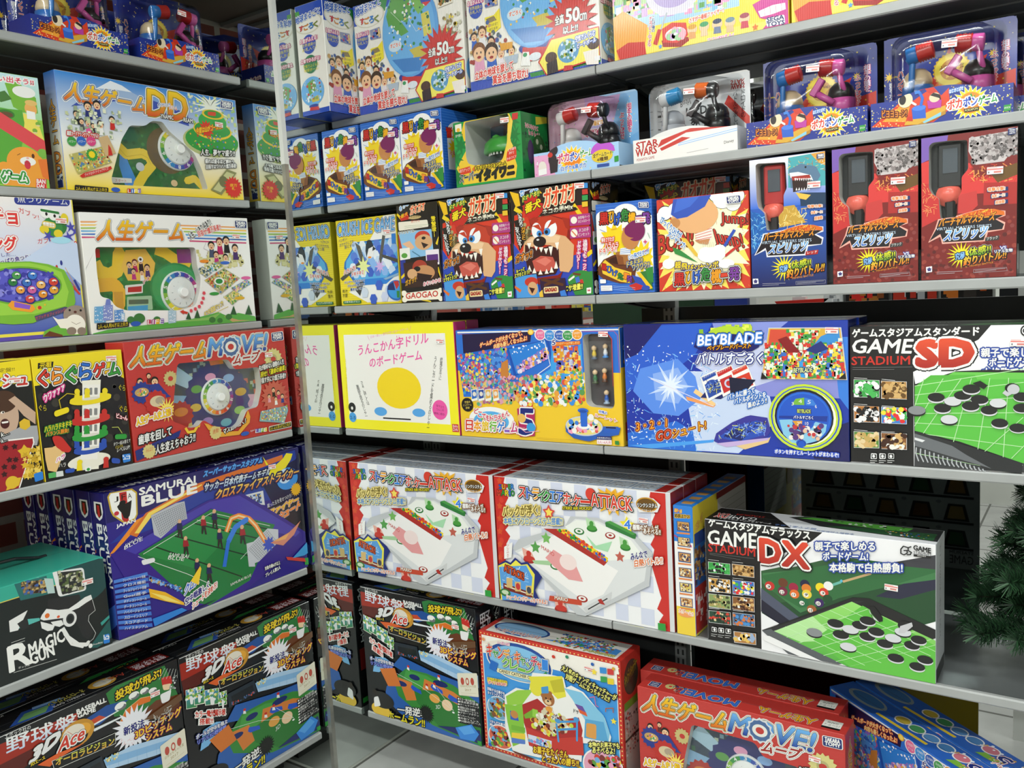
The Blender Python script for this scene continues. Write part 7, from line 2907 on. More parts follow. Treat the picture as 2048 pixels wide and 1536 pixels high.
ART['jumbo.front'] = '''
P|d03a24|0 0 217 0 217 208 0 208
S|f6e060|108 101 150 95 22 80 0.9
S|fbf6d0|108 106 121 84 18 70 0.9
K|e8c040,b02a1a|114 3.1|3 206 217 205 217 0.3 0.3 1.4|l|1
E|k|20 177 18 17
E|k|45 181 19 18
E|k|8 169 13 12
E|k|157 197 24 23
E|k|180 184 18 17
E|k|140 206 16 15
E|k|191 199 15 15
E|fafaf6|20 177 17 15
E|fafaf6|45 181 18 17
E|fafaf6|8 169 12 11.3
E|fafaf6|157 197 23 22
E|fafaf6|180 184 17 16
E|fafaf6|140 206 14 14
E|fafaf6|191 199 14 14
T|BON!|0.9 85 85 102 2.2 127|c8321e|f0b030:2.6 3a0a08:2
T|Jump!|152 139 212 130 152 167|c8321e|3a0a08:1.6
T|Jump!|140 93 205 78 130 133|c8321e|3a0a08:1.6
P|f4e8e0|91 127 130 147 132 116 123 103 94 113
L|d8502a|1.2|91 126 130 135
L|d8502a|1.2|91 121 129 129
L|d8502a|1.2|91 116 129 122
L|d8502a|1.2|91 111 129 116
P|c88a58|91 110 126 113 120 100 100 104
E|e8b078|92 166 54 39
E|c88a50|44 153 13 11.2
P|2a52b8|35 173 42 206 128 208 131 207 116 183 74 164 50 162
P|3a6ad0|42 175 51 205 105 208 81 186
L|c8c0b0|0.7|108 106 114 72
L|c8c0b0|0.7|113 106 118 72
L|c8c0b0|0.7|118 106 123 72
L|c8c0b0|0.7|123 105 128 72
L|c8c0b0|0.7|127 105 132 71
L|c8c0b0|0.7|132 105 137 71
P|2f8a3c|36 100 54 93 96 62 90 64 42 85
P|e8c040|55 121 70 117 102 73 90 77
P|2a50b8|179 129 185 126 161 92 155 95
P|c83028|184 93 190 90 160 70 158 75
E|fafaf6|128 77 32 17
E|fafaf6|114 84 15 11.2
E|fafaf6|146 87 15 11.1
T|びっくりひげが|7.7 158 55 115 14 172|3a80c8|w:1.4
T|大ジャンプ!|25 126 63 92 31 139|3a80c8|w:1.4
P|f6d820|38 51 48 68 89 51 137 51 143 46 92 43
P|3a4ab0|47 45 89 51 137 46 101 37
E|fafaf6|26 63 15 11.4
E|fafaf6|160 56 20 10
T|超|41 52 55 52 42 67|f6d820|2a2a6a:1.6
T|飛|56 49 70 48 57 63|f6d820|2a2a6a:1.6
T|び|71 45 85 44 72 59|f6d820|2a2a6a:1.6
T|ジ|86 43 100 42 87 57|f6d820|2a2a6a:1.6
T|ャ|101 44 114 43 101 58|f6d820|2a2a6a:1.6
T|ン|116 46 129 45 116 60|f6d820|2a2a6a:1.6
T|ボ|131 49 144 48 131 63|f6d820|2a2a6a:1.6
T|黒|39 13 64 13 39 41|c8281e|k:4.2 w:3 k:1.6
T|ひ|66 16 84 16 67 44|f0b018|k:4.2 w:3 k:1.6
T|げ|84 16 104 17 85 44|2a60c8|k:4.2 w:3 k:1.6
T|危|104 21 126 21 104 49|2f8a3c|k:4.2 w:3 k:1.6
T|機|127 15 150 16 128 44|e89a18|k:4.2 w:3 k:1.6
T|一|149 27 167 28 150 35|d84028|k:4.2 w:3 k:1.6
T|発|168 19 191 20 169 47|7a3a9a|k:4.2 w:3 k:1.6
R|w|3.6|166 200 198 200 199 183 166 183
R|20306e|3|167 199 197 199 198 184 168 184
T|TAKARA|170 192 194 192 170 198|w|w:-0.4
T|TOMY|171 185 195 186 170 191|w|w:-0.4
'''
ART['rodblue.front'] = '''
P|1a3a9a|0 0 160 0 160 270 0 270
P|f0f0f0>3a70d8|0 167 160 167 160 270 0 270
P|2a60c0>14205a|0 0 160 0 160 167 0 167
P|4aa8b0|83 265 159 269 158 201 82 204
P|e0a040|129 267 159 269 159 241 144 248
K|e8d060,b06a30,d8e0d0|57 4.3|83 260 159 261 158 221 82 224|l|1
P|5a7a98|84 240 108 250 139 241 148 222 133 199 87 203
P|e8ecf0|85 234 103 234 128 225 133 214 87 224
P|2a1414|90 224 128 222 131 199 92 194
P|a83028|89 226 126 226 128 218 91 218
P|f4f4f4|95 222 99 222 97 216
P|f4f4f4|99 221 103 221 101 216
P|f4f4f4|104 221 107 221 106 215
P|f4f4f4|108 220 112 220 110 215
P|f4f4f4|113 220 116 220 114 214
P|f4f4f4|117 219 120 220 119 214
P|f4f4f4|121 219 125 219 123 213
P|f4f4f4|125 219 129 219 127 213
P|f4f4f4|97 197 101 197 99 203
P|f4f4f4|102 197 106 197 105 203
P|f4f4f4|108 196 111 196 110 202
P|f4f4f4|113 196 116 196 115 202
P|f4f4f4|118 195 121 195 120 201
P|f4f4f4|123 195 126 195 125 201
E|k|118 242 2 2
P|1a3a5a|105 192 158 187 160 162 107 164
P|e8c050|97 193 128 185 118 176 105 180
P|1a60b0|1.1 163 33 153 30 90 0.6 71
K|5ab0e8,2a80d0,a0d8f0|57 5.6|2.5 163 31 153 30 90 0.7 76|l|1
P|c8a040|60 166 94 168 117 130 62 124
K|f0e8a0,e8c060|49 5.6|60 168 117 161 117 127 61 124|l|1
P|e8e8f0|27 114 67 118 107 127 152 119 152 109 137 105 152 97 149 83 121 81 116 63 34 64 32 79 7.4 69 22 96
P|16101a|30 112 67 116 150 112 134 104 149 94 147 84 119 84 113 66 37 67 32 84 10.2 71 24 95
P|e07020|57 113 81 121 107 126 132 124 150 118 151 111 137 113 106 112
K|f8d040,c83018|45 3.7|65 116 107 124 132 122 106 113|l|1
T|バーチャルマスターズ|28 98 132 102 32 115|f09a28|3a1408:.8
T|VIRTUAL MASTERS SPIRITS|24 92 128 91 24 98|c8dcf0|
T|スピリッツ|37 70 116 72 43 91|8ac8f8>1a50b8|w:1.2
R|b02020|1.5|116 71 142 73 140 64 115 63
T|レッド|119 65 139 66 119 71|w|
S|f0e020|71 40 29 11.8 18 90 1
T|究極、|61 30 82 33 61 44|8ac0f8|14204a:1.6
T|体感!!|86 34 126 39 86 52|f0e830>3a9a30|w:2 10180a:1.6
T|釣りバトル!!|75 17 152 28 77 36|f8d830>e0501a|201008:2
T|FISHING BATTLE|87 15 131 20 87 19|f0a030|
P|14306a|120 165 158 164 158 157 120 157
T|竜撃攻撃!|121 159 151 158 121 165|f09050|w:.7
P|14306a|126 153 158 152 158 145 126 145
T|体感リール!|128 146 151 146 128 152|f09050|w:.7
P|14306a|132 140 158 140 157 133 132 132
T|超振動|135 133 151 134 135 140|f09050|w:.7
R|f0f0f4|1|3.1 20 15 20 16 8.9 3.5 8.4
S|3a3a7a|9.3 14 4.9 3.3 5 90 1
L|c8c8d0|0.6|24 8.5 73 7.7
L|c8c8d0|0.6|24 4.8 59 4.8
L|a8a8b0|0.5|95 9.9 155 10.8 155 3.8 95 3.3 95 9.9
L|c8c8d0|0.5|97 7.7 152 8.6
L|c8c8d0|0.5|97 5 136 6.8
H|4|14 258 19 261 46 259 77 257 79 204 72 190 72 159 61 148 61 121 35 120 31 157 18 169 15 185
R|w|1.6|141 265 156 265 156 255 141 255
R|20306e|1.4|141 265 155 265 155 255 141 255
T|TAKARA|143 261 154 261 143 264|w|w:-0.2
T|TOMY|143 259 154 259 143 261|w|w:-0.2
T|ARTS|143 256 154 256 143 258|w|w:-0.2
'''
ART['rodred.front'] = '''
P|7a1c1a|0 0 162 0 162 270 0 270
P|7a5ab0|0.3 269 47 270 42 238 0.9 223
P|c8c0c0|82 259 150 263 161 267 162 238 139 210 93 209 81 235
K|6a6464,8a8080,b8b0b0,5a5454,a09898|380 3.1|84 258 160 262 160 220 88 212|e|1
P|d83a38|0.9 223 32 230 84 213 93 185 162 198 162 155 2.7 158
K|f0a050,c83020,a02820|95 5.6|84 208 161 205 162 172 86 179|l|1
P|6a4a1a|116 193 161 205 162 184 129 173
P|c83030|1 184 32 182 31 152 34 117 2.1 102
K|f08050,e8a060|41 4.3|5.3 184 27 182 26 128 4.7 124|l|1
P|c83a38|65 157 95 162 97 135 83 121 64 123
P|b02a28|107 175 160 171 161 132 106 134
K|8a3a38,5a1414,983a30|152 3.7|2.1 102 161 113 161 2 1 4|e|1
P|f4b0a0|30 115 66 120 101 128 142 121 142 112 128 108 142 100 140 87 114 84 110 68 37 68 34 82 13 72 25 98
P|16101a|32 113 66 117 140 114 126 107 140 97 137 88 112 87 107 70 39 71 34 87 15 75 27 97
P|e07020|56 114 77 122 101 127 124 126 140 120 141 113 128 115 101 113
K|f8d040,c83018|45 3.7|63 117 101 125 124 123 101 115|l|1
T|バーチャルマスターズ|31 100 124 105 34 116|f09a28|3a1408:.8
T|VIRTUAL MASTERS SPIRITS|27 94 120 94 27 99|c8dcf0|
T|スピリッツ|39 73 110 76 44 94|8ac8f8>1a50b8|w:1.2
R|3a3a3a|1.5|110 75 133 77 132 69 109 68
T|ブラック|112 69 130 71 112 75|w|
S|f0e020|70 45 26 10.6 18 90 1
T|究極、|60 36 79 39 60 49|8ac0f8|14204a:1.6
T|体感!!|83 40 119 45 83 57|f0e830>3a9a30|w:2 10180a:1.6
T|釣りバトル!!|73 24 143 34 75 41|f8d830>e0501a|201008:2
T|FISHING BATTLE|84 22 123 27 84 25|f0a030|
T|VS|134 51 144 51 134 57|w|3a3a9a:1
T|リアル生物|125 45 154 46 125 51|w|2a2a6a:1
P|14306a|112 165 146 164 146 157 112 157
T|竜撃攻撃!|113 158 141 158 113 165|f09050|w:.7
P|14306a|118 153 146 153 146 146 118 145
T|体感リール!|120 146 141 147 120 152|f09050|w:.7
P|14306a|124 141 146 141 146 134 124 133
T|超振動|126 134 141 135 126 140|f09050|w:.7
R|f0f0f4|1|9.3 26 20 27 20 16 9.7 15
S|3a3a7a|15 21 4.4 2.9 5 90 1
L|c8c8d0|0.6|28 15 72 15
L|c8c8d0|0.6|28 11.9 59 12
L|a8a8b0|0.5|91 17 145 18 146 11.5 91 10.8 91 17
L|c8c8d0|0.5|93 15 143 16
L|c8c8d0|0.5|93 12 128 14
H|4|14 253 20 259 47 259 79 256 81 203 70 190 70 163 63 151 62 117 34 116 31 154 19 164 14 175
R|w|1.3|145 267 157 267 157 256 145 255
R|20306e|1.1|145 266 157 267 157 256 145 255
T|TAKARA|147 263 156 263 147 265|w|w:-0.1
T|TOMY|147 260 156 260 147 262|w|w:-0.1
T|ARTS|147 257 156 257 147 259|w|w:-0.1
'''
ART['rodred.side'] = '''
P|181414|0 0 60 0 60 270 0 270
K|4a1a18,3a3a44,6a2a28|57 3.1|5 40 55 40 55 260 5 260|l|1
R|c8c8c8|1|8 14 26 14 26 60 8 60
'''
ART['yellow.front'] = '''
P|f6ec28|0 0 445 0 445 314 0 314
P|f2f0ea|23 30 412 30 412 284 23 284
T|うんこかん字ドリル|78 221 351 257 80 253|ee5aa8|ee5aa8:-.5
T|のボードゲーム|121 186 324 210 122 215|ee5aa8|ee5aa8:-.5
T|日本一楽しく漢字が学べるボードゲーム|133 272 281 295 133 280|f0a0c8|
L|ee5aa8|0.8|121 280 128 267
L|ee5aa8|0.8|291 306 286 292
T|じ|234 273 247 274 235 279|ee5aa8|
V|終/n業/n式/nま/nで/nに|379 154 389 154 390 217|2a2a2a|
V|う/nん/nこ/nカ/nー/nド/nを/n集/nめ/nる/nの/nじ/nゃ/nー|324 17 335 17 369 220|2a2a2a|
V|さ/nぁ/n、/n詳/nし/nく/nは|99 75 110 75 77 146|2a2a2a|
V|裏/n面/nを/n見/nる/nの/nじ/nゃ/nー|87 40 99 41 58 134|2a2a2a|
E|f6d820|229 128 84 60
P|1a1a1a|160 36 267 36 267 40 160 40
E|5aa8e8|152 57 25 13
E|5aa8e8|299 59 24 12
E|ee5aa8|377 70 27 28
T|全マスで|365 79 392 74 365 86|3a1a2a|
T|うんこの|365 68 391 66 365 75|3a1a2a|
T|使用に成功!|355 57 393 54 355 64|3a1a2a|
E|1a1a1a|36 65 15 15
E|f2f0ea|36 63 4.3 5
E|4aa0e0|36 35 15 15
T|2-5|25 29 47 29 25 39|1a2a4a|
R|c8283a|1|417 32 439 32 440 10.3 417 10.2
T|BAN|420 23 437 22 420 30|w|
T|DAI|419 13 436 13 420 21|w|
V|う/nん/nこ/nか/nん/n字/nド/nリ/nル|13 58 19 59 22 211|e8c838|
'''
ART['travel.front'] = '''
P|f0c830|0 0 498 0 498 292 0 292
P|2a70d0|0 181 498 181 498 292 0 292
P|2a70d0|0.4 292 498 291 496 228 304 217 283 118 15 109
P|f0f0ea|6.2 287 494 287 496 284 6.7 283
L|d84030|1|7.8 280 483 282 492 272 497 23
P|1c1440|23 280 247 284 242 258 167 249 23 219
T|ゲームボードが大きくなって、|80 243 218 275 81 256|f8d890|c8502a:1.4
T|内容も新しくなったよ!|126 239 232 262 126 252|f8d890|c8502a:1.4
P|1a60c8|1.5 225 167 246 181 161 15 116
K|6ac060,e8e060,e08050,e0e0f0,3a9ae0,c04070,8a60c0,f0b040|420 5|3.5 222 166 243 177 164 18 119|e|1
K|2a60b8,4a90e0|76 6.2|83 222 166 243 169 164 103 146|e|1
P|1450b0|168 242 299 264 304 217 186 167
P|2a80d8|174 239 288 261 300 217 194 174
K|c070b0,e8b0d0,8a70c0,e8e0f0,f0b040,5a8ad8|247 5|195 194 290 242 297 220 202 178|e|1
L|f0f0f8|2|244 165 299 198 284 261
K|f8f8ff|22 2.5|174 242 288 261 287 246 181 226|e|5
P|c8803a|148 203 169 213 169 164 141 163
P|3aa0e8|306 249 392 252 394 135 245 117 248 162 299 189
K|5a60b8,e0a030,c8d0e8,e05a30,f0d860|266 5|309 246 378 247 389 184 320 180|q|1
K|6ab048,e8d840,e8e8f0,3a90e0,f0a040|228 5.6|256 169 389 190 390 122 249 114|e|1
E|f0f0f0|273 276 17 15
E|e870a0|273 276 14 13
T|日本旅行|264 276 283 277 264 283|w|
T|ゲーム|265 268 281 269 266 274|w|
E|f0f0f0|301 274 16 14
E|3a90d8|301 274 14 13
T|日本旅行|292 275 311 275 292 281|w|
T|ゲーム|293 266 308 267 294 273|w|
E|f0f0f0|330 274 16 14
E|2a60b8|330 274 14 12
T|日本旅行|320 274 339 275 320 280|w|
T|ゲーム|322 266 337 267 322 272|w|
E|f0f0f0|354 273 16 14
E|3a9a50|354 273 14 12
T|日本旅行|345 274 364 274 345 280|w|
T|ゲーム|347 266 361 266 347 272|w|
E|f0f0f0|381 275 15 14
E|f0a030|381 275 13 12
T|日本旅行|372 275 390 276 372 281|w|
T|ゲーム|374 267 388 268 374 273|w|
E|f0b828|245 283 9.2 7.6
E|f8e070|245 283 6.1 5.1
R|e0701a|1|317 257 389 259 389 250 317 246
T|5つのゲームが楽しめる!|320 249 387 252 321 256|f8e8a0|
T|5|307 249 317 250 308 261|20207a|w:1.6
K|5aa878,e0a0b0,70b0d0,e0c070,b06080|380 5.6|19 165 264 170 260 106 65 88|e|1
K|3a90e0,f0e060,e05040,f0f0f0,5a9a50,e8a040|247 6.8|184 149 395 161 392 102 205 91|e|1
R|f0f0e8|2|42 130 63 133 63 102 42 97
R|2a6ac0|1|44 128 61 131 61 108 44 104
E|e8e0d0|53 118 6 6.2
R|f0f0e8|2|66 131 86 134 86 103 66 98
R|2a4a9a|1|67 129 85 131 84 109 68 105
E|e8e0d0|76 119 5.9 6.1
R|f0f0e8|2|89 131 109 134 109 103 89 99
R|e0b050|1|91 130 108 132 107 110 91 106
E|e8e0d0|99 120 5.9 6.1
R|f0f0e8|2|114 132 134 135 134 104 115 100
R|e8a050|1|116 131 132 133 132 111 116 107
E|e8e0d0|124 121 5.8 6.1
E|1a1a1a|27 88 20 19
T|宇宙の|18 91 37 93 18 98|f0d860|
T|ビッグゲーム|13 83 41 86 13 89|f0d860|
T|登場|20 76 33 77 21 82|f0d860|
E|f4f4f0|105 51 74 34
E|5ab0e8|104 46 58 27
P|6ac050|67 54 106 66 113 50 83 34
P|6ac050|126 64 146 55 137 44
T|ど|48 65 63 64 49 80|d83a58|w:2
T|こ|61 56 75 55 62 71|d83a58|w:2
T|で|74 51 88 50 75 66|d83a58|w:2
T|も|87 48 101 47 88 63|d83a58|w:2
T|ド|100 47 114 46 101 62|d83a58|w:2
T|ラ|113 48 126 47 114 63|d83a58|w:2
T|え|126 51 139 50 127 66|d83a58|w:2
T|も|139 55 152 55 140 70|d83a58|w:2
T|ん|152 63 165 62 153 77|d83a58|w:2
T|日|18 19 41 19 20 46|d83a28|d83a58:4 w:3
T|本|45 19 68 19 47 46|f0a020|d83a58:4 w:3
T|旅|72 19 95 19 74 46|e8c020|d83a58:4 w:3
T|行|98 19 121 19 100 46|6ab030|d83a58:4 w:3
T|ゲ|124 19 146 19 126 46|3a80d8|d83a58:4 w:3
T|ー|148 19 170 19 148 26|8a5ac0|d83a58:4 w:3
T|ム|168 19 190 19 170 46|c84080|d83a58:4 w:3
P|b02a60|192 84 247 86 243 14 196 9.2
T|5|194 16 241 16 198 84|1a2878|d83a58:4.4 w:3.4
E|e8b860|205 59 13 11.9
E|3a9ad8|233 36 14 11.9
T|ファイブ|199 32 213 31 199 36|w|
L|f0a8c0|1.6|186 40 216 22 257 28
P|2a60b8|337 46 493 48 487 30 438 20 402 8.6 359 15 338 30
E|2a60b8|391 39 54 24
E|c8d0d8|391 47 53 25
E|e8d880|391 47 49 22
K|e06050,5aa050,3a80d8,f0a0c0,f0f0e8|76 6.2|351 56 429 60 428 35 349 30|e|1
E|f4f4f0|391 47 18 7.5
R|2a68d0|4|382 81 402 82 401 46 382 45
E|2a68d0|390 86 15 6.3
E|1f50a8|390 84 10.7 3.8
E|f0f0e8|412 70 8.4 8.1
P|2a60c0|446 49 487 50 488 33 447 33
P|1a1a2a|453 48 480 48 480 45 452 45
T|空飛ぶ|435 82 457 79 435 89|3a60d0|w:1.4
T|ルーレット|423 72 484 60 423 80|d83a40|w:1.4
R|20286a|1|426 24 467 25 467 16 426 16
T|対象年齢5才以上|427 17 465 18 427 22|w|
R|f4e8e8|1|426 15 467 16 467 4.5 426 4
T|2人~6人用|428 5.7 464 6.1 429 13|c03060|
R|2f8a3c|1|476 15 487 15 487 5.3 476 5.4
L|a8802a|0.5|247 10.3 416 9.6
L|a8802a|0.5|247 7.6 367 3.6
L|c83030|2|397 267 404 273 469 275 479 263 477 149
H|9|396 272 414 276 468 276 477 262 477 103 471 93 408 96 398 105
'''
ART['travel.tray'] = '''
P|5a5a5c|387 287 496 286 488 82 377 77
P|6a6a6c|400 269 478 268 475 190 401 189
P|505052|400 183 475 184 474 100 399 96
'''
ART['travel.top'] = '''
P|2a60b8|0 0 498 0 498 70 0 70
E|8a9aa0|90 38 60 24
E|3a70a8|90 40 50 18
R|e8c838|3|150 10 300 14 300 22 150 18
E|e8e8e8|200 44 21 16
E|c8b040|200 44 18 13
E|e8e8e8|242 44 21 16
E|4a9a60|242 44 18 13
E|e8e8e8|284 44 21 16
E|5a90c8|284 44 18 13
E|e8e8e8|326 44 21 16
E|4a80b8|326 44 18 13
E|e8e8e8|368 44 21 16
E|c87080|368 44 18 13
T|5|418 52 392 52 418 18|1a2878|c83a58:3 w:2
T|日本旅行ゲーム|480 24 400 24 480 6|c83a40|w:2
E|d8dce0|460 50 22 10
P|7ab040|360 10 400 12 410 26 370 28
K|e8e8f0,c8a060|26 3.1|330 8 480 8 480 60 330 60|e|1
'''
ART['travel.side'] = '''
P|e8c030|0 0 70 0 70 292 0 292
P|2a60b8|0 193 70 193 70 292 0 292
T|5|20 245 50 245 20 209|1a2878|w:2
K|d84878,3a90d0,3a9a50,f0a030,a03a80|19 5|20 30 55 30 55 230 20 230|e|1
P|c83a30|14 11.7 56 11.7 56 58 14 58
'''
ART['top.front'] = '''
P|1a3aa8|0 0 517 0 517 297 0 297
P|8a90d8|207 134 517 134 517 261 207 261
P|2a60d0|0.6 292 223 297 180 226 99 168 0.4 136
P|12206a|0.7 297 101 297 35 226 2.1 214
P|c8d0f0|180 197 281 281 337 285 363 171 279 142
P|8a98e0|223 297 392 297 337 253 240 231
P|2a70d8|0.3 35 128 70 218 23 188 0.3 63 0.3 0.3 0.3
P|c8d8f4|167 187 239 187 349 134 362 79 276 3.3 176 3 160 100
P|1a1a5a|441 56 517 85 517 0.8 441 2.5
P|3a80e0|483 262 517 262 517 111 494 137
K|8ac8f8,e8f4ff,5aa0f0|209 6.2|5.8 228 222 232 236 6.5 4.1 5.1|l|1
K|e8f4ff|133 1.9|2.8 246 193 258 188 15 0.8 4.9|e|1
P|5a90ec|41 192 137 216 179 175 190 124 135 82 71 86 20 138
P|8ab0f4|73 180 137 195 161 152 135 111 78 118
S|c8dcfc|117 152 62 15 9 80 1
S|e8f2ff|117 152 34 12 11 90 1
P|f0a060|154 129 226 111 220 105 157 120
P|f8d090|179 147 226 114 220 108 173 138
L|e8e0f0|1.5|67 168 220 108
P|4aa0f0|4.1 5.1 219 31 218 25 63 0.3
T|3・2・1|24 41 104 56 25 60|f0a030|w:3 7a1a10:2.4
T|GO|76 19 115 29 77 42|d8502a|w:2.8 5a1410:2
T|シュート!|118 29 201 55 118 49|f0b030|w:2.8 7a1a10:2
P|3a3a9a|219 28 225 46 263 73 295 88 306 91 343 87 350 57 342 46 294 21 242 18
P|2a50b8|230 37 266 64 320 80 342 70 334 48 277 29
P|1a2a6a|242 41 277 62 306 55 283 32
K|5a80e8,1a1a50,8ab0f8,d8e060|114 5.6|230 37 266 67 340 78 339 51|l|1
P|c8b0e0|224 23 347 43 339 32 248 16
P|e8c890|271 20 342 37 350 46 344 32 291 13
P|1a2a6a|190 127 221 162 248 176 279 151 238 125
R|26264a|2|203 176 239 182 250 142 217 133
P|f4f4f0|191 174 230 192 250 141 208 118
P|2a50a8|194 173 229 188 233 181 198 164
T|アタックタイプ|195 168 227 184 196 175|w|
P|2a50a8|201 157 236 172 245 144 210 126
E|c8d0e8|222 149 10.6 10.2
E|2a50a8|222 149 6.5 6.2
P|f4f4f0|227 186 265 203 285 153 244 130
P|c83030|230 185 264 200 268 192 234 175
T|スタミナタイプ|231 180 262 195 231 187|w|
P|c83030|237 169 271 184 280 156 246 138
E|c8d0e8|258 161 10.4 10.1
E|c83030|258 161 6.4 6.2
P|f4f4f0|262 189 300 206 319 157 279 134
P|d8402a|265 188 298 203 302 195 269 179
T|ディフェンスタイプ|266 183 297 198 266 190|w|
P|d8402a|272 173 305 187 314 159 281 142
E|c8d0e8|292 164 10.2 10
E|d8402a|292 164 6.2 6.1
P|16203a|259 175 279 173 319 170 296 142 261 136
E|2a50a8|221 152 18 17
K|8ab0f0,1a2050,e0e060|38 5|206 166 236 166 235 138 206 138|l|1
T|バトルに勝って|255 123 316 141 255 136|w|2a70c8:2
T|バトルポイントを|270 115 341 132 270 128|w|2a70c8:2
T|集めよう!!|300 106 343 120 300 119|w|2a70c8:2
K|c8e040,8ac030,e8f060|133 5.6|193 277 310 291 320 258 199 254|q|1
E|b8d838|258 273 43 16
P|14206a|178 243 187 266 205 268 258 273 337 263 328 242 309 231 204 231
T|BEYBLADE|187 246 333 251 190 269|f4f8ff|14206a:4 3a80d8:2.6
T|ベイブレードバースト|209 235 309 240 212 246|f0a828|3a1a0a:1.6
T|バトルすごろく|183 203 333 205 188 229|e8ecf8|w:3.4 2a3a8a:2.6
P|c8d0e0|350 284 501 282 512 173 331 172
P|e0b040|351 282 499 280 510 174 333 173
P|d8503a|354 280 389 279 418 230 401 177 337 176
P|3a90d8|460 264 496 279 508 178 422 176 417 212
P|f0d850|389 279 460 279 439 238 415 236
P|c83a30|371 176 393 212 407 212 398 174
P|3aa0e8|417 177 412 212 454 204 459 177
L|3a9a48|5|359 252 341 179
L|3a9a48|5|459 241 453 180
L|3a9a48|5|368 252 351 179
L|3a9a48|5|467 241 464 180
L|3a9a48|5|377 252 361 179
L|3a9a48|5|474 240 474 180
L|3a9a48|5|387 252 371 179
L|3a9a48|5|481 240 484 180
L|3a9a48|5|396 252 381 179
L|3a9a48|5|488 240 494 180
L|3a9a48|5|405 252 390 179
L|3a9a48|5|495 240 504 180
L|e8e8c0|4|389 276 455 276
L|e8e8c0|4|394 263 449 263
L|e8e8c0|4|399 249 444 250
K|e8f0e0,3a9a48,3a70c8,d83a30,f0d840|323 3.7|342 250 418 230 406 177 338 176|q|1
K|e8f0e0,3a9a48,3a70c8,d83a30,f0d840|323 3.7|423 236 500 256 507 178 427 177|q|1
K|e8f0e0,3a9a48,d83a30|95 3.7|389 277 457 277 439 238 412 238|q|1
P|8a1a20|370 258 389 265 418 230 391 230
P|20307a|428 236 460 254 475 238 449 227
T|BEYBLADE|402 187 441 189 403 197|e8f4a0|14206a:1.6
P|1a1a1a|331 172 334 187 347 173
P|1a1a1a|510 175 508 188 494 175
E|c8e038|424 91 77 72
E|2a50c8|424 91 72 67
E|c8e038|424 91 69 65
E|f4f8e0|424 91 65 60
E|101828|422 92 62 60
E|1f58c8|422 91 58 56
E|2a70d8|422 92 55 53
E|1f58c8|422 91 53 51
P|1a3a9a|370 93 472 96 470 84 369 88
P|8ac8e8|370 84 397 86 415 63 428 63 447 83 470 78 467 62 452 43 425 34 396 35 378 53
E|1f58c8|421 82 23 20 180 360
P|e0a030|398 83 419 84 418 68 405 73
P|2a50b8|422 84 442 82 436 72 423 68
T|20|408 74 417 75 408 81|w|
T|10|425 75 432 75 425 82|w|
P|7ab840|397 118 406 131 424 134 424 118
P|3a80d8|425 134 442 130 450 117 427 118
T|4|412 122 419 122 412 130|w|
T|5|430 121 437 121 431 129|w|
T|3|397 116 402 117 397 123|w|
T|6|446 113 450 112 446 120|w|
T|BEYBLADE|409 101 437 101 409 109|d8e850|14206a:1.4
T|バトルすごろく|401 88 442 88 401 95|e8ecf8|2a3a8a:1
E|1f58c8|416 35 10.6 8.6
L|14307a|1|407 29 410 38 418 42 424 38 425 31
K|e8c0a0,26264a,c83a40,f0e8e0,5a3a80|49 5.6|383 72 462 75 452 46 396 43|e|1
T|ボタンを押すとルーレットがまわるぞ!|359 9.6 493 9.7 359 19|w|2a50c8:2
'''
ART['top.top'] = '''
P|1a2a7a|0 0 517 0 517 72 0 72
K|3a60c8,8aa0e0,101a50|76 5|10 5 500 5 500 66 10 66|l|1
T|BEYBLADE|330 50 210 50 330 24|c8d0e8|14206a:2
R|e8d8a0|2|60 20 180 20 180 56 60 56
'''
ART['spine.front'] = '''
P|f0d040|0 0 50 0 50 70 0 70
P|f2f0ee|0 70 50 70 50 230 0 230
P|2a80d8|0 230 50 230 50 320 0 320
T|銀河ゲーム盤|3.9 301 22 300 4.5 310|f8e060|c03a40:.8
T|将棋ほか20|3.2 287 42 289 3.8 297|3a3010|f0c030:.8
P|c83a60|0.3 243 0.3 246 44 225 45 219
P|2a4a80|8.5 280 41 280 42 256 9.1 257
P|c89858|10.4 279 39 279 40 258 11.2 259
K|8a5a28,f0e0b8,3a3a60|26 2.5|12 276 37 276 37 261 13 261|e|0
P|e0884a|7.6 253 41 254 41 250 8 249
P|2a4a80|9 242 41 242 42 219 9.6 219
P|d8b070|10.9 241 39 241 40 221 11.7 221
K|8a5a28,f0e0b8,3a3a60|26 2.5|13 239 37 239 38 223 13 223|e|1
P|e0884a|8.1 216 42 216 42 212 8.5 212
P|2a4a80|9.5 205 42 205 42 181 10.1 181
P|c89050|11.4 203 40 203 40 183 12 184
K|8a5a28,f0e0b8,3a3a60|26 2.5|13 201 38 201 38 186 14 186|e|2
P|e0884a|8.6 178 42 179 42 175 9 174
P|2a4a80|10 167 42 168 43 144 10.6 144
P|b88848|11.9 166 40 166 41 146 13 146
K|8a5a28,f0e0b8,3a3a60|26 2.5|14 164 38 164 38 149 14 148|e|3
P|e0884a|9.1 141 43 142 43 138 9.5 137
P|2a4a80|10.5 130 43 131 43 108 11.1 107
P|d8c060|12 129 40 129 41 110 13 109
K|8a5a28,f0e0b8,3a3a60|26 2.5|14 127 38 127 39 112 15 111|e|4
P|e0884a|9.6 104 43 105 43 101 10 100
P|2a4a80|10.9 93 43 94 43 71 11.6 71
P|e0a868|13 92 41 93 42 73 14 73
K|8a5a28,f0e0b8,3a3a60|26 2.5|15 90 39 91 39 76 15 75|e|5
P|e0884a|10.1 68 43 69 43 65 10.5 64
E|f0a060|24 52 18 7
T|大ゲーム!!|6.4 55 43 51 7 65|f0902a|w:1.2
'''
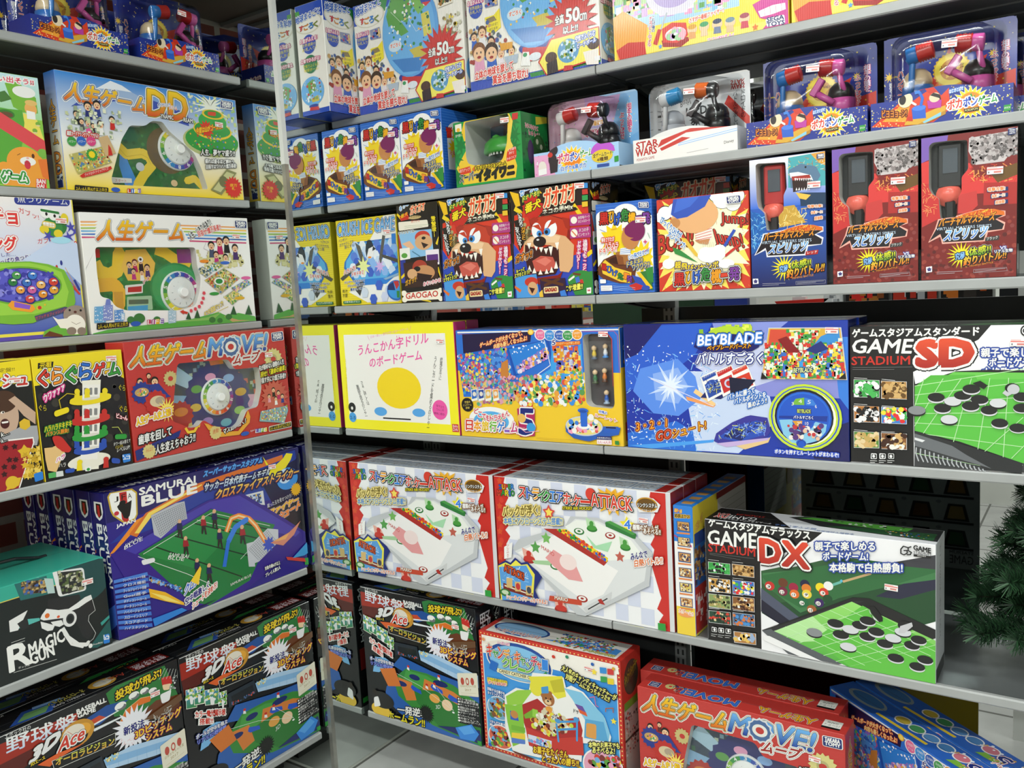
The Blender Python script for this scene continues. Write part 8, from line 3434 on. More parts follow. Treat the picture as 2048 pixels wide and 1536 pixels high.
ART['spine.right'] = '''
P|f0d840|0 0 360 0 360 320 0 320
P|c03028|0 6.4 108 6.4 108 166 0 166
P|d8d0c8|158 154 360 154 360 320 158 320
P|2a4a9a|7.2 179 94 179 94 250 7.2 250
T|銀河ゲーム盤|15 270 60 290 15 250|f8e060|c03a40:.8
T|将棋ほか20|60 262 140 262 60 240|3a3010|
P|2a70c0|4 120 90 120 90 220 4 220
K|c89858,e8d0a0,8a5a30,3a3a60|76 6.2|8 130 86 130 86 210 8 210|q|1
K|e8a0a0,c83a30,f0e8e0|38 7.4|8 20 90 20 90 110 8 110|q|1
L|8a7a6a|1|180 300 350 300
L|8a7a6a|1|180 282 350 282
L|8a7a6a|1|180 264 350 264
L|8a7a6a|1|180 246 350 246
L|8a7a6a|1|180 228 350 228
L|8a7a6a|1|180 210 350 210
L|8a7a6a|1|180 192 350 192
L|8a7a6a|1|180 174 350 174
L|8a7a6a|1|180 156 350 156
L|8a7a6a|1|180 138 350 138
L|8a7a6a|1|180 120 350 120
L|8a7a6a|1|180 102 299 102
P|8a2a28|150 300 360 300 360 316 150 316
R|c89858|3|100 210 150 210 150 260 100 260
'''
ART['spine.top'] = '''
P|2a80d8|0 0 50 0 50 360 0 360
P|c89858|12 20 38 20 40 44 10 44
P|c89858|12 66 38 66 40 90 10 90
P|c89858|12 112 38 112 40 136 10 136
P|c89858|12 158 38 158 40 182 10 182
P|c89858|12 204 38 204 40 228 10 228
P|c89858|12 250 38 250 40 274 10 274
P|c89858|12 296 38 296 40 320 10 320
'''
ART['party.front'] = '''
P|f4d838|0 0 410 0 410 330 0 330
P|a8d0f0|8.2 59 303 59 303 330 8.2 330
P|e8a8d0|0.3 139 285 129 285 86 139 81 0.3 95
K|f0a0c8,b8d8a0,f0e080,8ac0e8,c8a0d8,5aa050,f8f0f0|418 8.7|0.3 162 279 151 279 65 9.8 100|q|1
P|e8e0f0|97 157 197 150 185 72 119 77 102 104
E|e0dcec|154 126 68 53
E|b8a8d8|154 129 53 40
P|f0a030|0.3 61 1.5 97 27 107 88 64 82 29 67 0.3 8.8 0.3
P|f8e060|185 22 405 14 408 0.3 196 0.7 79 2.9 79 19 99 15
P|c8281e|6.3 23 37 35 79 29 82 0.3 14 0.3
V|こ/nれ/nが/n噂/nの|97 47 105 45 99 81|2a4a8a|w:.6
V|チ/nョ/nコ/nビ/n~/nム/nで/nオ/nな|86 17 95 16 92 81|c83a60|w:.8
L|b8c0c8|4|136 81 119 45
P|c82a28|113 50 122 47 110 15 100 20
P|a01f1c|121 23 185 19 187 10.4 167 0.3 124 8.4
P|d83a30|123 48 147 57 181 50 185 22 159 10.8 124 18
E|f0e8f0|155 31 25 14
E|e0d080|155 31 19 11.1
K|c8a0d8,a0d0a0,f0b0c0|30 7.4|139 43 173 36 173 19 139 25|e|1
E|f4f0f4|155 31 4.7 3.2
E|e8c8a0|195 33 11.8 10.7
P|e0a060|186 13 203 13 202 26 188 28
E|d8a030|195 38 10.1 5.3
E|e8c8a0|223 33 11.9 10.7
P|e8c8a0|214 13 231 13 230 26 216 28
E|3a9a60|223 38 10.1 5.4
E|e8c8a0|253 32 12 10.8
P|6a7a9a|244 13 262 11.9 260 26 246 27
E|2a3a5a|253 38 10.2 5.4
E|e8c8a0|282 30 12 10.8
P|d8b890|273 9.8 290 9.1 289 23 274 24
E|6a8a9a|282 35 10.3 5.4
E|e8c8a0|314 31 12 10.8
P|c83a50|305 11.6 323 10.8 321 25 307 26
E|a03a50|314 37 10.4 5.4
T|さすが一番組ファイヤー!|189 47 268 54 189 57|e0502a|w:1.6
T|ココ1000えん!|230 -0.6 289 -0.1 230 5.8|e05aa0|w:1
P|c83090|332 55 354 62 408 63 408 0.3 353 0.3 369 16 347 25 338 43
P|f6f4f0|344 39 375 45 401 44 402 31 375 27 349 26
L|c83090|0.7|357 44 358 27
L|c83090|0.7|369 44 370 28
L|c83090|0.7|381 44 382 29
L|c83090|0.7|393 44 394 30
R|f4f4f0|4|359 20 399 21 401 2.7 362 3.2
T|SEGA|362 13 398 12 362 22|1a2a6a|1a2a6a:-.5
T|TOYS|362 3.2 399 1.6 362 11.9|1a2a6a|1a2a6a:-.5
S|e0702a|337 8.2 7.4 3.4 5 90 1
S|5aa0e0|118 10.8 5.8 2.6 5 90 1
S|e05a90|390 39 0 0 5 90 1
'''
ART['star.card'] = '''
P|20348f|0 0 238 0 238 190 0 190
P|c8301e|0.3 25 60 60 110 120 125 160 135 110 190 130 170 80 238 95 238 30 200 55 120 30 40 10
P|e0702a|60 40 110 100 180 90 150 50
K|f8e040,f8f0a0|83 2.1|4 4 234 4 234 186 4 186|s|1
S|d8b030|128 112 34 31 26
E|f0d850|128 112 30 30
E|c88a30|128 112 20 20
T|今日の勝負は|106 122 150 122 106 111|2a2010|
S|e8c040|128 110 17 9 5
S|f8d040|14 116 11 4 9
S|f8d040|200 130 9 4 9
V|相/n手/nの/n頭/nを|214 96 227 96 214 150|e8e0f8|c83040:.9
V|ふ/nっ/nと/nば/nせ/n!|196 66 208 66 196 132|e05060|w:.8
V|頭/nを/nポ/nカ/nポ/nン|14 44 25 44 14 104|f2f2ee|3a4ab0:.8
V|ハ/nン/nマ/nー|30 78 41 78 30 124|e05060|w:.8
'''
ART['star.base'] = '''
P|20348f|0 0 243 0 243 72 0 72
P|d8401e|1 7.2 21 22 44 39 58 52 68 72 77 46 90 54 112 67 125 48 138 60 140 21 112 1.4 58 0.3
P|f0a030|21 15 49 36 58 49 72 40 63 8.5
P|c8301e|97 72 112 72 121 48 103 56
K|f8e040,f8f0a0|68 1.6|1 38 63 72 58 0.3 3.5 1.6|s|1
K|f8e040,f8f0a0|114 1.6|138 72 242 49 242 0.3 142 0.3|s|1
S|f4f4f0|174 27 33 22 20 90 1
S|f8d020|174 27 32 20 20 90 1
E|f08a20|174 27 19 19
P|3a9a40|168 42 171 37 175 45 178 37 182 41 181 32 169 34
T|ポカ|136 19 160 21 136 37|d8381e|w:2.4
T|ポン|162 21 186 21 162 38|2a50c0|w:2.4
T|ゲーム|187 20 217 22 187 36|2f9a40|w:2.4
R|k|0.6|163 17 188 18 188 11 164 10.7
T|POKAPON|165 11.9 186 13 165 16|f8f0a0|
T|ビヨヨョ~ン!|21 22 65 18 21 37|f0902a|5a1a10:1.6
T|はじきとばせ|139 49 162 52 139 56|f0f0f0|3a80d0:1
R|2f9a40|1|228 14 239 14 239 3.3 228 2.8
T|EPOCH|229 7.1 238 7.4 229 10.3|w|
P|d8a838|63 8.5 114 25 133 29 133 20 86 0.3 61 2.6
P|b8882a|83 0.3 133 20 133 13 99 0.3
R|88c8e0|1|93 4.1 125 18 125 11.5 96 1.3
E|c83028|72 15 4.6 2.5
P|c83028|68 15 76 14 76 7.9 68 9.1
P|2a60c8|74 32 98 30 99 10.7 76 11.7
E|4a80e0|87 31 12 4.9
L|2a68d0|5|90 34 93 48 88 59 85 65
P|3a80d8|79 63 88 64 89 58 80 57
P|d8302a|86 69 99 72 101 69 89 63
E|e8d8b8|63 49 13 14
E|2a2420|58 50 6.1 9.1
L|e8e8e0|4|73 44 81 38
P|b83aa0|101 42 126 40 125 26 103 27
E|f0d0b0|114 46 9.5 8.7
P|2a2020|106 51 112 55 123 50 125 40 121 44
'''
ART['star.end'] = '''
P|1a2a70|0 0 100 0 100 50 0 50
T|ポカポンゲーム|15 12 85 12 15 24|f2f2ee|c83040:.8
'''
ART['ninja.card'] = '''
P|d8a8d8>9ac8f0|0 0 236 0 236 185 0 185
P|8ac0f0|130 0 236 0 236 185 190 185
P|e8b8d0|0 60 100 100 90 185 0 185
K|e060a0,5aa0e0,7ac060,f0e060,c86ad0,f4f4f8|133 1.9|4 4 232 4 232 180 4 180|s|1
P|7ab8f0|150 0 236 0 236 90 160 60
T|この勝負は|98 132 140 132 98 120|e09a30|w:1
T|白黒決着!|90 112 146 112 90 94|c03060|w:1.6
V|相/n手/nの/n頭/nを|206 92 219 92 206 160|e04080|w:1
V|ぶ/nっ/nと/nば/nせ|186 78 198 78 186 140|e04080|w:1
T|ポカ|6 120 22 126 6 136|5a80d8|w:1
'''
ART['ninja.base'] = '''
P|a8d0f4|0 0 236 0 236 80 0 80
P|e8a8d0|0 0 60 0 40 50 0 50
K|e060a0,5aa0e0,7ac060,f0e060,f4f4f8|50 3|4 4 232 4 232 50 4 50|s|2
S|f4f4f0|108 30 44 30 18 90 .8
S|f8d020|108 30 41 27 18 90 .8
E|f08a20|108 30 24 20
T|ポカ|66 24 100 28 66 46|d84878|w:2
T|ポン|102 26 128 28 102 46|2a50c0|w:2
T|ゲーム|130 30 164 33 130 48|2f9a40|w:2
T|白ポカ&黒ポカ|76 6 146 8 76 17|3a80d8|w:1
E|c05ad0|192 36 32 26 0 180
E|e8c830|190 28 28 15
T|全ゲームカード|166 26 216 28 166 36|5a3a10|f0e060:.8
T|4種類|176 16 206 17 176 25|5a3a10|f0e060:.8
R|2f9a40|1|222 10 233 11 233 24 222 23
P|2a2a2e|46 4 66 6 70 36 44 34
E|2a2a2e|54 36 12 14
E|e8e0d8|24 20 12 16
P|f0f0f0|12 2 36 4 36 18 12 16
E|2a2a2e|58 58 12 12
E|c83a30|48 48 7 6
T|光る音とヒカリ!|46 62 84 74 42 70|c05ad0|w:1
R|2a50a0|1|176 3 208 3 208 10 176 10
'''
ART['space.card'] = '''
P|dfe1e3|0 0 240 0 240 182 0 182
P|d84a40|180 120 238 60 238 84 190 138
P|d84a40|170 40 238 0 238 20 200 40
P|b8bcc0|60 30 150 40 130 100 90 70
T|R2-D2|88 124 150 124 88 106|26282a|26282a:-.6
T|Bash!|74 142 100 146 74 128|3a3c40|
T|Bam!|124 150 150 152 124 136|3a3c40|
T|BB-9E|100 100 140 100 100 84|26282a|
T|STAR|196 168 228 168 196 158|b82a24|b82a24:-.3
T|WARS|196 158 228 158 196 148|b82a24|b82a24:-.3
V|ド/nロ/nイ/nド/nの|218 84 229 84 218 144|26282a|
V|バ/nト/nル/nが/n激/nし/nい|200 66 211 66 200 144|26282a|
V|バ/nト/nル|18 80 29 80 18 128|26282a|
S|26282a|112 96 18 9 12
'''
ART['space.base'] = '''
P|eceae6|0 0 248 0 248 75 0 75
P|c83a30|60 28 130 52 230 70 140 60 70 44
P|c83a30|70 20 140 40 120 44 66 26
T|STAR|8 32 62 34 8 46|b82a24|b82a24:-.6
T|WARS|6 14 58 17 6 31|b82a24|b82a24:-.6
T|POKAPON GAME|8 4 52 6 8 10|b03a34|
P|a8c8f0|110 26 248 40 248 46 112 32
P|e8f0fc|112 28 248 42 248 44 112 30
R|2f9a40|1|230 58 243 60 243 72 230 70
T|Disney|216 14 238 16 216 22|3a3c40|
L|a8a8a8|.8|130 8 180 11
'''

# ---------------------------------------------------------------- cutting windows into printed faces
def cut_hole(art, hole):
    """remove the part of every printed triangle that lies inside the window outline (mm)"""
    hp = [Vector((p[0], p[1], 0)) for p in hole]
    ht = [[np.array((hp[i].x, hp[i].y)) for i in t] for t in tessellate_polygon([hp])]
    ht = [t if (t[1][0]-t[0][0])*(t[2][1]-t[0][1])-(t[1][1]-t[0][1])*(t[2][0]-t[0][0]) > 0 else t[::-1] for t in ht]
    V = np.vstack(art.vv); C = np.vstack(art.cc); T = np.vstack(art.tt)
    P = V[:, :2] * 1000
    hb = np.array(hole); x0, y0 = hb.min(0); x1, y1 = hb.max(0)
    tx = P[T][:, :, 0]; ty = P[T][:, :, 1]
    hit = ~((tx.max(1) <= x0) | (tx.min(1) >= x1) | (ty.max(1) <= y0) | (ty.min(1) >= y1))
    keep = [tuple(t) for t in T[~hit]]
    nv = [tuple(r) for r in np.hstack([P, V[:, 2:3], C])]
    def clip(poly, a, b, inside):
        out = []; d = b - a
        def s(p): return (d[0] * (p[1] - a[1]) - d[1] * (p[0] - a[0])) * (1 if inside else -1)
        for i in range(len(poly)):
            p, q = poly[i], poly[(i + 1) % len(poly)]; sp, sq = s(p), s(q)
            if sp >= 0: out.append(p)
            if (sp > 0 and sq < 0) or (sp < 0 and sq > 0): k = sp / (sp - sq); out.append(p + (q - p) * k)
        return out
    def area(q):
        return abs(sum(q[i][0] * q[(i + 1) % len(q)][1] - q[(i + 1) % len(q)][0] * q[i][1] for i in range(len(q)))) / 2
    for t in T[hit]:
        pieces = [[np.array(nv[i]) for i in t]]
        for h in ht:
            hx0 = min(p[0] for p in h); hx1 = max(p[0] for p in h); hy0 = min(p[1] for p in h); hy1 = max(p[1] for p in h)
            nxt = []
            for pc in pieces:
                if max(p[0] for p in pc) <= hx0 or min(p[0] for p in pc) >= hx1 or max(p[1] for p in pc) <= hy0 or min(p[1] for p in pc) >= hy1:
                    nxt.append(pc); continue
                rest = pc
                for k in range(3):
                    a, b = h[k], h[(k + 1) % 3]
                    o = clip(rest, a, b, False)
                    if len(o) > 2 and area(o) > 0.02: nxt.append(o)
                    rest = clip(rest, a, b, True)
                    if len(rest) < 3: break
            pieces = nxt
        for pc in pieces:
            b = len(nv); nv += [tuple(p) for p in pc]
            keep += [(b, b + i, b + i + 1) for i in range(1, len(pc) - 1)]
    N = np.array(nv)
    art.vv = [np.hstack([N[:, :2] / 1000, N[:, 2:3]])]; art.cc = [N[:, 3:6]]; art.tt = [np.array(keep, int)]

def rounded(r, pts):
    a = Art(); return a.R('k', r, pts)

def sticker_mesh():
    m = MB(); m.box((-0.013, -0.0005, -0.0065), (0.013, -0.0001, 0.0065), 'f4f2f0')
    a = Art(); a.P('e87068', [-12.6, 1, 12.6, 1, 12.6, 3.2, -12.6, 3.2]); a.P('f0a8a0', [-12, 4, 4, 4, 4, 5.4, -12, 5.4])
    a.P('d88880', [-2, -4.6, 10, -4.6, 10, -1, -2, -1]); a.P('606066', [-11, -4.6, -9, -4.6, -9, -1.4, -11, -1.4])
    a.emit(m, lambda u, v, e: (u, u * 0 - 0.0005 - e, v))
    return m.mesh('price_sticker', 'card')
STK = sticker_mesh()
def put_sticker(o, x, z, tilt=0.03):
    s = link('price_sticker', STK, o); s.location = (x, -0.0030, z); s.rotation_euler = (0, tilt, 0)

def spinner(parent, cx, cz, r, y, cols, hub='eceeec'):
    """number wheel of a life-path game: ring, white dome and knob; axis towards the front"""
    mt = Matrix.Translation((cx, y, cz)) @ Matrix.Rotation(PI / 2, 4, 'X')
    m = MB()
    m.lathe([(r * 1.02, 0), (r, 0.004), (r * .98, 0.005), (r * .74, 0.0055), (r * .70, 0.009), (r * .45, 0.012), (r * .3, 0.013)], mt, hub, 40)
    a = Art(); n = len(cols)
    for i in range(n):
        t0, t1 = 2 * PI * i / n, 2 * PI * (i + 1) / n
        q = []
        for t in np.linspace(t0, t1, 4): q += [r * 960 * math.cos(t), r * 960 * math.sin(t)]
        for t in np.linspace(t1, t0, 4): q += [r * 760 * math.cos(t), r * 760 * math.sin(t)]
        a.P(cols[i], q)
        tm = (t0 + t1) / 2; c = np.array((math.cos(tm), math.sin(tm))) * r * 860; e = np.array((-math.sin(tm), math.cos(tm))) * r * 70; f = np.array((math.cos(tm), math.sin(tm))) * r * 85
        a.T(str(i + 1), [*(c + e - f), *(c - e - f), *(c + e + f)], 'w', [('w', -0.3)])
        a.L('3a3c3e', 1.0, [*(np.array((math.cos(t0), math.sin(t0))) * r * 500), *(np.array((math.cos(t0), math.sin(t0))) * r * 680)])
    a.emit(m, lambda u, v, e: (cx + u, u * 0 + y - 0.0062 - e * 1.0 - np.clip(1 - np.hypot(u, v) / (r * .76), 0, 1) * 0.014, cz + v))
    w = m.obj('spinner_wheel', 'plastic', parent)
    k = MB(); k.lathe([(r * .27, 0), (r * .22, 0.010), (r * .2, 0.011), (r * .19, 0.011)], mt @ Matrix.Translation((0, 0, 0.012)), 'f0f2f0', 24)
    k.obj('knob', 'plastic', w)

def carton(key, W, D, H, side, top, mat='card', label='', sidekey=None, topkey=None, leftkey=None, backkey=None, sticker=None,
           depth=0.022, shift=0.0, group=None, name='game_box', cat='box', wheel=None, tray_extra=None):
    """a printed cardboard box; local origin at the front bottom left corner, front towards -y"""
    m = MB(); e = 0.0012
    # shell: sides, top, bottom, back with softened edges
    def quad(a, b, c, d, col): m.poly([a, b, c, d], col)
    quad((W, e, e), (W, D - e, e), (W, D - e, H - e), (W, e, H - e), side)
    quad((0, D - e, e), (0, e, e), (0, e, H - e), (0, D - e, H - e), side)
    quad((e, e, H), (W - e, e, H), (W - e, D - e, H), (e, D - e, H), top)
    quad((e, D - e, 0), (W - e, D - e, 0), (W - e, e, 0), (e, e, 0), top)
    quad((W - e, D, e), (e, D, e), (e, D, H - e), (W - e, D, H - e), side)
    quad((W, e, H - e), (W, D - e, H - e), (W - e, D - e, H), (W - e, e, H), side); quad((0, D - e, H - e), (0, e, H - e), (e, e, H), (e, D - e, H), side)
    quad((e, 0, H - e), (W - e, 0, H - e), (W - e, e, H), (e, e, H), top); quad((W - e, D, H - e), (e, D, H - e), (e, D - e, H), (W - e, D - e, H), side)
    quad((W - e, 0, e), (W, e, e), (W, e, H - e), (W - e, 0, H - e), side); quad((0, e, e), (e, 0, e), (e, 0, H - e), (0, e, H - e), side)
    quad((W, D - e, e), (W - e, D, e), (W - e, D, H - e), (W, D - e, H - e), side); quad((e, D, e), (0, D - e, e), (0, D - e, H - e), (e, D, H - e), side)
    # closing seams of the cardboard flaps
    m.box((0.004, D * .5 - 0.0004, H), (W - 0.004, D * .5 + 0.0004, H + 0.00012), 'd')
    a = Art(); a.layer = 0; a.P(top, [1.2, 1.2, W * 1000 - 1.2, 1.2, W * 1000 - 1.2, H * 1000 - 1.2, 1.2, H * 1000 - 1.2])
    spec = ART.get(key + '.front', ''); hole = None
    if spec:
        hl = [l for l in spec.strip().splitlines() if l.startswith('H|')]
        a.run('\n'.join(l for l in spec.strip().splitlines() if not l.startswith('H|')))
        if hl:
            f = hl[-1].split('|'); hole = rounded(float(f[1]), [float(x) for x in f[2].split()])
            cut_hole(a, hole)
    a.emit(m, mapper('front', W, D, H))
    for k, fc in ((sidekey, 'right'), (leftkey or sidekey, 'left'), (topkey, 'top'), (backkey, 'back')):
        if k and ART.get(k):
            b = Art(); b.run(ART[k]); b.emit(m, mapper(fc, W, D, H))
    if hole is not None:
        n = len(hole)
        for i in range(n):
            p, q = hole[i] / 1000, hole[(i + 1) % n] / 1000
            m.poly([(p[0], 0, p[1]), (q[0], 0, q[1]), (q[0], depth, q[1]), (p[0], depth, p[1])], 'd8d6d0')
    root = m.obj(name, mat)
    tag(root, label, cat, group)
    if hole is not None:
        t = MB(); h0 = hole.min(0) / 1000; h1 = hole.max(0) / 1000; g = 0.012
        X0, X1, Z0, Z1 = max(0.003, h0[0] - g), min(W - 0.003, h1[0] + g), max(0.003, h0[1] - g), min(H - 0.003, h1[1] + g)
        t.box((X0, depth, Z0), (X1, depth + 0.002, Z1), '5a5a58')
        b = Art(); b.run(ART[key + '.tray']); V = np.vstack(b.vv)
        sh = shift * depth
        lim = lambda u, v, e: (np.clip(u + sh, X0, X1), u * 0 + depth - e - 0.0002, np.clip(v, Z0, Z1))
        b.emit(t, lim)
        tr = t.obj('inner_tray', 'plastic', root)
        if wheel: spinner(root, wheel[0] + sh, wheel[1], wheel[2], depth - 0.001, wheel[3])
        if tray_extra: tray_extra(root, sh, depth)
        f = MB(); f.v = [(p[0] / 1000, 0.0006, p[1] / 1000) for p in hole]; f.c = [rgb('w')] * n
        f.f = [tuple(x) for x in tessellate_polygon([[Vector((p[0], p[1], 0)) for p in hole]])]
        f.obj('window_film', 'film', root)
    for s in (sticker or ()): put_sticker(root, s[0], s[1])
    return root

def right(o, x, y, z, rz=0.0):
    o.location = (x, y, z); o.rotation_euler = (0, 0, rz); return o
def left(o, y, x, z):
    o.location = (x, y, z); o.rotation_euler = (0, 0, PI / 2); return o

# ---------------------------------------------------------------- the room
ZF = -0.125
def struct(name, mb, mat, fix=False):
    o = mb.obj(name, mat, None, False, fix); o['kind'] = 'structure'; return o
m = MB(); m.box((-0.75, -6.2, ZF - 0.1), (5.2, 4.2, ZF), 'w'); struct('floor', m, 'floor')
m = MB(); m.box((-0.75, -6.2, 2.76), (5.2, 4.2, 2.86), 'w'); struct('ceiling', m, 'ceil')
m = MB(); m.box((-0.75, -6.2, ZF), (-0.64, 4.2, 2.76), 'w'); struct('wall_left', m, 'brick')
m = MB(); m.box((-0.64, 4.1, ZF), (5.2, 4.2, 2.76), 'w'); struct('wall_back', m, 'wall')
m = MB(); m.box((5.1, -6.1, ZF), (5.2, 4.1, 2.76), 'w'); struct('wall_right', m, 'wall')
m = MB(); m.box((-0.64, -6.2, ZF), (5.2, -6.1, 2.76), 'w'); struct('wall_front', m, 'wall')

# mirrored pillar in the corner
m = MB(); m.box((-0.60, 0.004, ZF), (-0.004, 0.60, 2.76), '8a8c8a')
pil = m.obj('mirrored_pillar', 'wall')
tag(pil, 'square corner pillar clad in mirror between the left and right shelf runs', 'pillar')
m = MB(); m.box((-0.60, 0.0, ZF + 0.012), (-0.004, 0.004, 2.76), 'w'); tag(m.obj('mirror_panel', 'mirror', pil), 'mirror facing the left shelves')
m = MB(); m.box((-0.004, 0.004, ZF + 0.012), (0.0, 0.60, 2.76), 'w'); tag(m.obj('mirror_panel', 'mirror', pil), 'mirror facing the right shelves')
m = MB(); m.prism([(-0.012, -0.0018), (0.0018, -0.0018), (0.0018, 0.012), (0.0, 0.012), (0.0, 0.0), (-0.012, 0.0)], (1, 0, 0), (0, 1, 0), (0, 0, 1.86), (0, 0, ZF), 'w')
m.obj('edge_trim', 'trim', pil, fix=True)
m = MB(); m.prism([(-0.013, -0.0024), (0.0024, -0.0024), (0.0024, 0.013), (0.0, 0.013), (0.0, 0.0), (-0.013, 0.0)], (1, 0, 0), (0, 1, 0), (0, 0, 1.04), (0, 0, 1.718), 'w')
tag(m.obj('edge_guard', 'white', pil, fix=True), 'white upper corner guard')

# ---------------------------------------------------------------- shelving
ORD = ['lowest', 'second lowest', 'third from the bottom', 'fourth from the bottom', 'fifth from the bottom', 'sixth from the bottom', 'topmost']
def shelf(label, group, L, depth, axis, org, brk=(0.03, 1)):
    """metal shelf board; length along +x, front lip at y=0, goes back to +y; z = 0 is its top"""
    t = bpy.data.objects.new('shelf_board', None); COL.objects.link(t); tag(t, label, 'shelf', group)
    m = MB(); m.box((0, 0.012, -0.014), (L, depth, 0), 'w')
    m.obj('deck', 'deck', t)
    m = MB(); m.prism([(0, -0.003), (0.003, 0), (0.013, 0), (0.013, -0.021), (0.002, -0.021), (0, -0.018)], (0, 1, 0), (0, 0, 1), (L, 0, 0), (0, 0, 0), 'w')
    m.obj('front_lip', 'shelf', t, fix=True)
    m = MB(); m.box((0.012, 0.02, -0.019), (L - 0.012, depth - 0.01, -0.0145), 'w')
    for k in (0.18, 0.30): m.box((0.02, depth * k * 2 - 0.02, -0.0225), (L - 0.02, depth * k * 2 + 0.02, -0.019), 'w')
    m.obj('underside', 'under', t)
    for bx in (0.008, L - 0.020):
        m = MB(); m.prism([(0.19, -0.0195), (depth - 0.005, -0.0195), (depth - 0.005, -0.052), (depth - 0.06, -0.052), (0.19, -0.030)], (0, 1, 0), (0, 0, 1), (0.012, 0, 0), (bx, 0, 0), 'w')
        m.obj('bracket', 'dark', t, fix=True)
    t.location = org; t.rotation_euler = (0, 0, 0 if axis == 'x' else PI / 2)
    return t
RZ = [(0.037, 0.142), (0.490, 0.146), (0.941, 0.1405), (1.311, 0.133), (1.607, 0.1365), (1.854, 0.181), (2.36, 0.20)]
for i, (z, y) in enumerate(RZ):
    shelf('grey shelf board, %s of the right run, beside the pillar' % ORD[i], 'right run shelves beside the pillar', 0.884, 0.552 - y, 'x', (0.014, y, z))
    shelf('grey shelf board, %s of the right run, away from the pillar' % ORD[i], 'right run shelves away from the pillar', 1.30, 0.552 - y, 'x', (0.902, y, z))
LZ = [(0.030, -0.028), (0.546, -0.031), (0.962, -0.045), (1.281, -0.138), (1.631, -0.146), (1.977, -0.140)]
for i, (z, x) in enumerate(LZ):
    shelf('grey shelf board, %s of the left run' % ORD[i], 'left run shelves', 1.30, 0.56 + x, 'y', (x, -1.316, z))
m = MB(); m.box((-0.638, -1.33, 2.30), (-0.10, -0.006, 2.33), 'w'); cp = m.obj('canopy_panel', 'canopy'); tag(cp, 'brown grey canopy panel over the top left shelf', 'canopy')
for y in (-0.44, -0.36):
    m = MB(); m.box((-0.637, y, 2.288), (-0.10, y + 0.03, 2.2995), 'w'); m.obj('rail', 'shelf', cp)
def upright(x, y, z0, z1, label, rz=0):
    m = MB(); w = 0.017
    m.box((-w, 0, z0), (w, 0.006, z1), 'w'); m.box((-w, 0.006, z0), (-w + .003, 0.03, z1), 'w'); m.box((w - .003, 0.006, z0), (w, 0.03, z1), 'w')
    o = m.obj('shelf_upright', 'upright'); o.location = (x, y, 0); o.rotation_euler = (0, 0, rz); tag(o, label, 'upright', 'slotted uprights')
    s = MB(); k = z0 + 0.03
    while k < z1 - 0.03:
        s.box((-0.0105, -0.0004, k), (-0.0045, 0.0, k + 0.016), '0c0c0c'); s.box((0.0045, -0.0004, k), (0.0105, 0.0, k + 0.016), '0c0c0c'); k += 0.028
    s.obj('slot_holes', 'dark', o)
upright(0.020, 0.553, ZF, 2.5, 'slotted steel upright behind the right run, next to the mirrored pillar')
upright(0.900, 0.553, ZF, 2.5, 'slotted steel upright behind the joint between the two right bays')
upright(2.215, 0.553, ZF, 2.5, 'slotted steel upright at the far right end of the right run')
upright(-0.561, -0.030, ZF, 2.298, 'slotted steel upright behind the left run, next to the mirrored pillar', PI / 2)
upright(-0.561, -1.30, ZF, 2.298, 'slotted steel upright behind the left run, at its near end', PI / 2)
# plinths under the lowest boards
m = MB(); m.box((0.02, 0.34, ZF), (2.2, 0.55, -0.060), 'd'); tag(m.obj('plinth', 'dark'), 'dark plinth under the right shelf run', 'plinth')
m = MB(); m.box((-0.55, -1.31, ZF), (-0.20, -0.03, -0.066), 'd'); tag(m.obj('plinth', 'dark'), 'dark plinth under the left shelf run', 'plinth')
def panel(x0, x1, z0, z1, mat, label, y=0.585, name='rear_board', cat='panel'):
    m = MB(); m.box((x0, y, z0), (x1, y + 0.006, z1), 'w'); tag(m.obj(name, mat), label, cat)
panel(0.006, 0.60, 0.945, 1.266, 'dark', 'black rear board behind the white box with yellow border')
panel(0.80, 2.25, 0.945, 1.258, 'dark', 'black rear board behind the blue spinning top and black disc boxes')
panel(0.006, 0.915, ZF, 0.940, 'dark', 'black rear board low down behind the air hockey boxes')
panel(0.92, 1.672, ZF, 0.940, 'smoke', 'dark mirror low down behind the box with the green pool table', name='back_mirror', cat='mirror')
panel(0.006, 0.98, 1.36, 2.6, 'dark', 'black rear board high up behind the globe and barrel boxes')
panel(1.18, 2.25, 1.36, 2.6, 'dark', 'black rear board high up behind the hammer toys')

# ---------------------------------------------------------------- left run, top to bottom
WC1 = ['d83a30', 'e8702a', 'f0b828', 'e8d838', '8ac040', '3a9a48', '2a8ac8', '2a50b0', '6a3a9a', 'b03a80']
dd = left(carton('mountain', 0.522, 0.050, 0.281, '2f6fc0', 'eee9dc', 'card', 'yellow and blue board game box with a mountain and a round green hill', sidekey='mountain.side', sticker=[(0.455, 0.205)],
                 depth=0.024, shift=0.45, wheel=(0.318, 0.128, 0.055, WC1)), -0.552, -0.150, 1.631)
life = left(carton('rainbow', 0.502, 0.060, 0.298, 'f0eee8', 'f2f0ec', 'card', 'white board game box with rainbow stripes and a green windowed track', sidekey='rainbow.side', sticker=[(0.455, 0.245)],
                   depth=0.024, shift=0.45, wheel=(0.262, 0.094, 0.057, WC1[::-1])), -0.534, -0.142, 1.281)
gears = left(carton('gears', 0.500, 0.080, 0.297, 'b8302c', 'c23a34', 'ridge', 'red board game box with gears and a window, left shelf beside the pillar', sidekey='gears.side', topkey='gears.top',
                    sticker=[(0.435, 0.225)], depth=0.024, shift=0.45, wheel=(0.258, 0.127, 0.050, ['6a3a9a', '2a50b0', '2a8ac8', '3a9a48', '8ac040', 'e8d838', 'f0a028', 'e8602a', 'd83a30', 'a03080'])), -0.512, -0.049, 0.962)
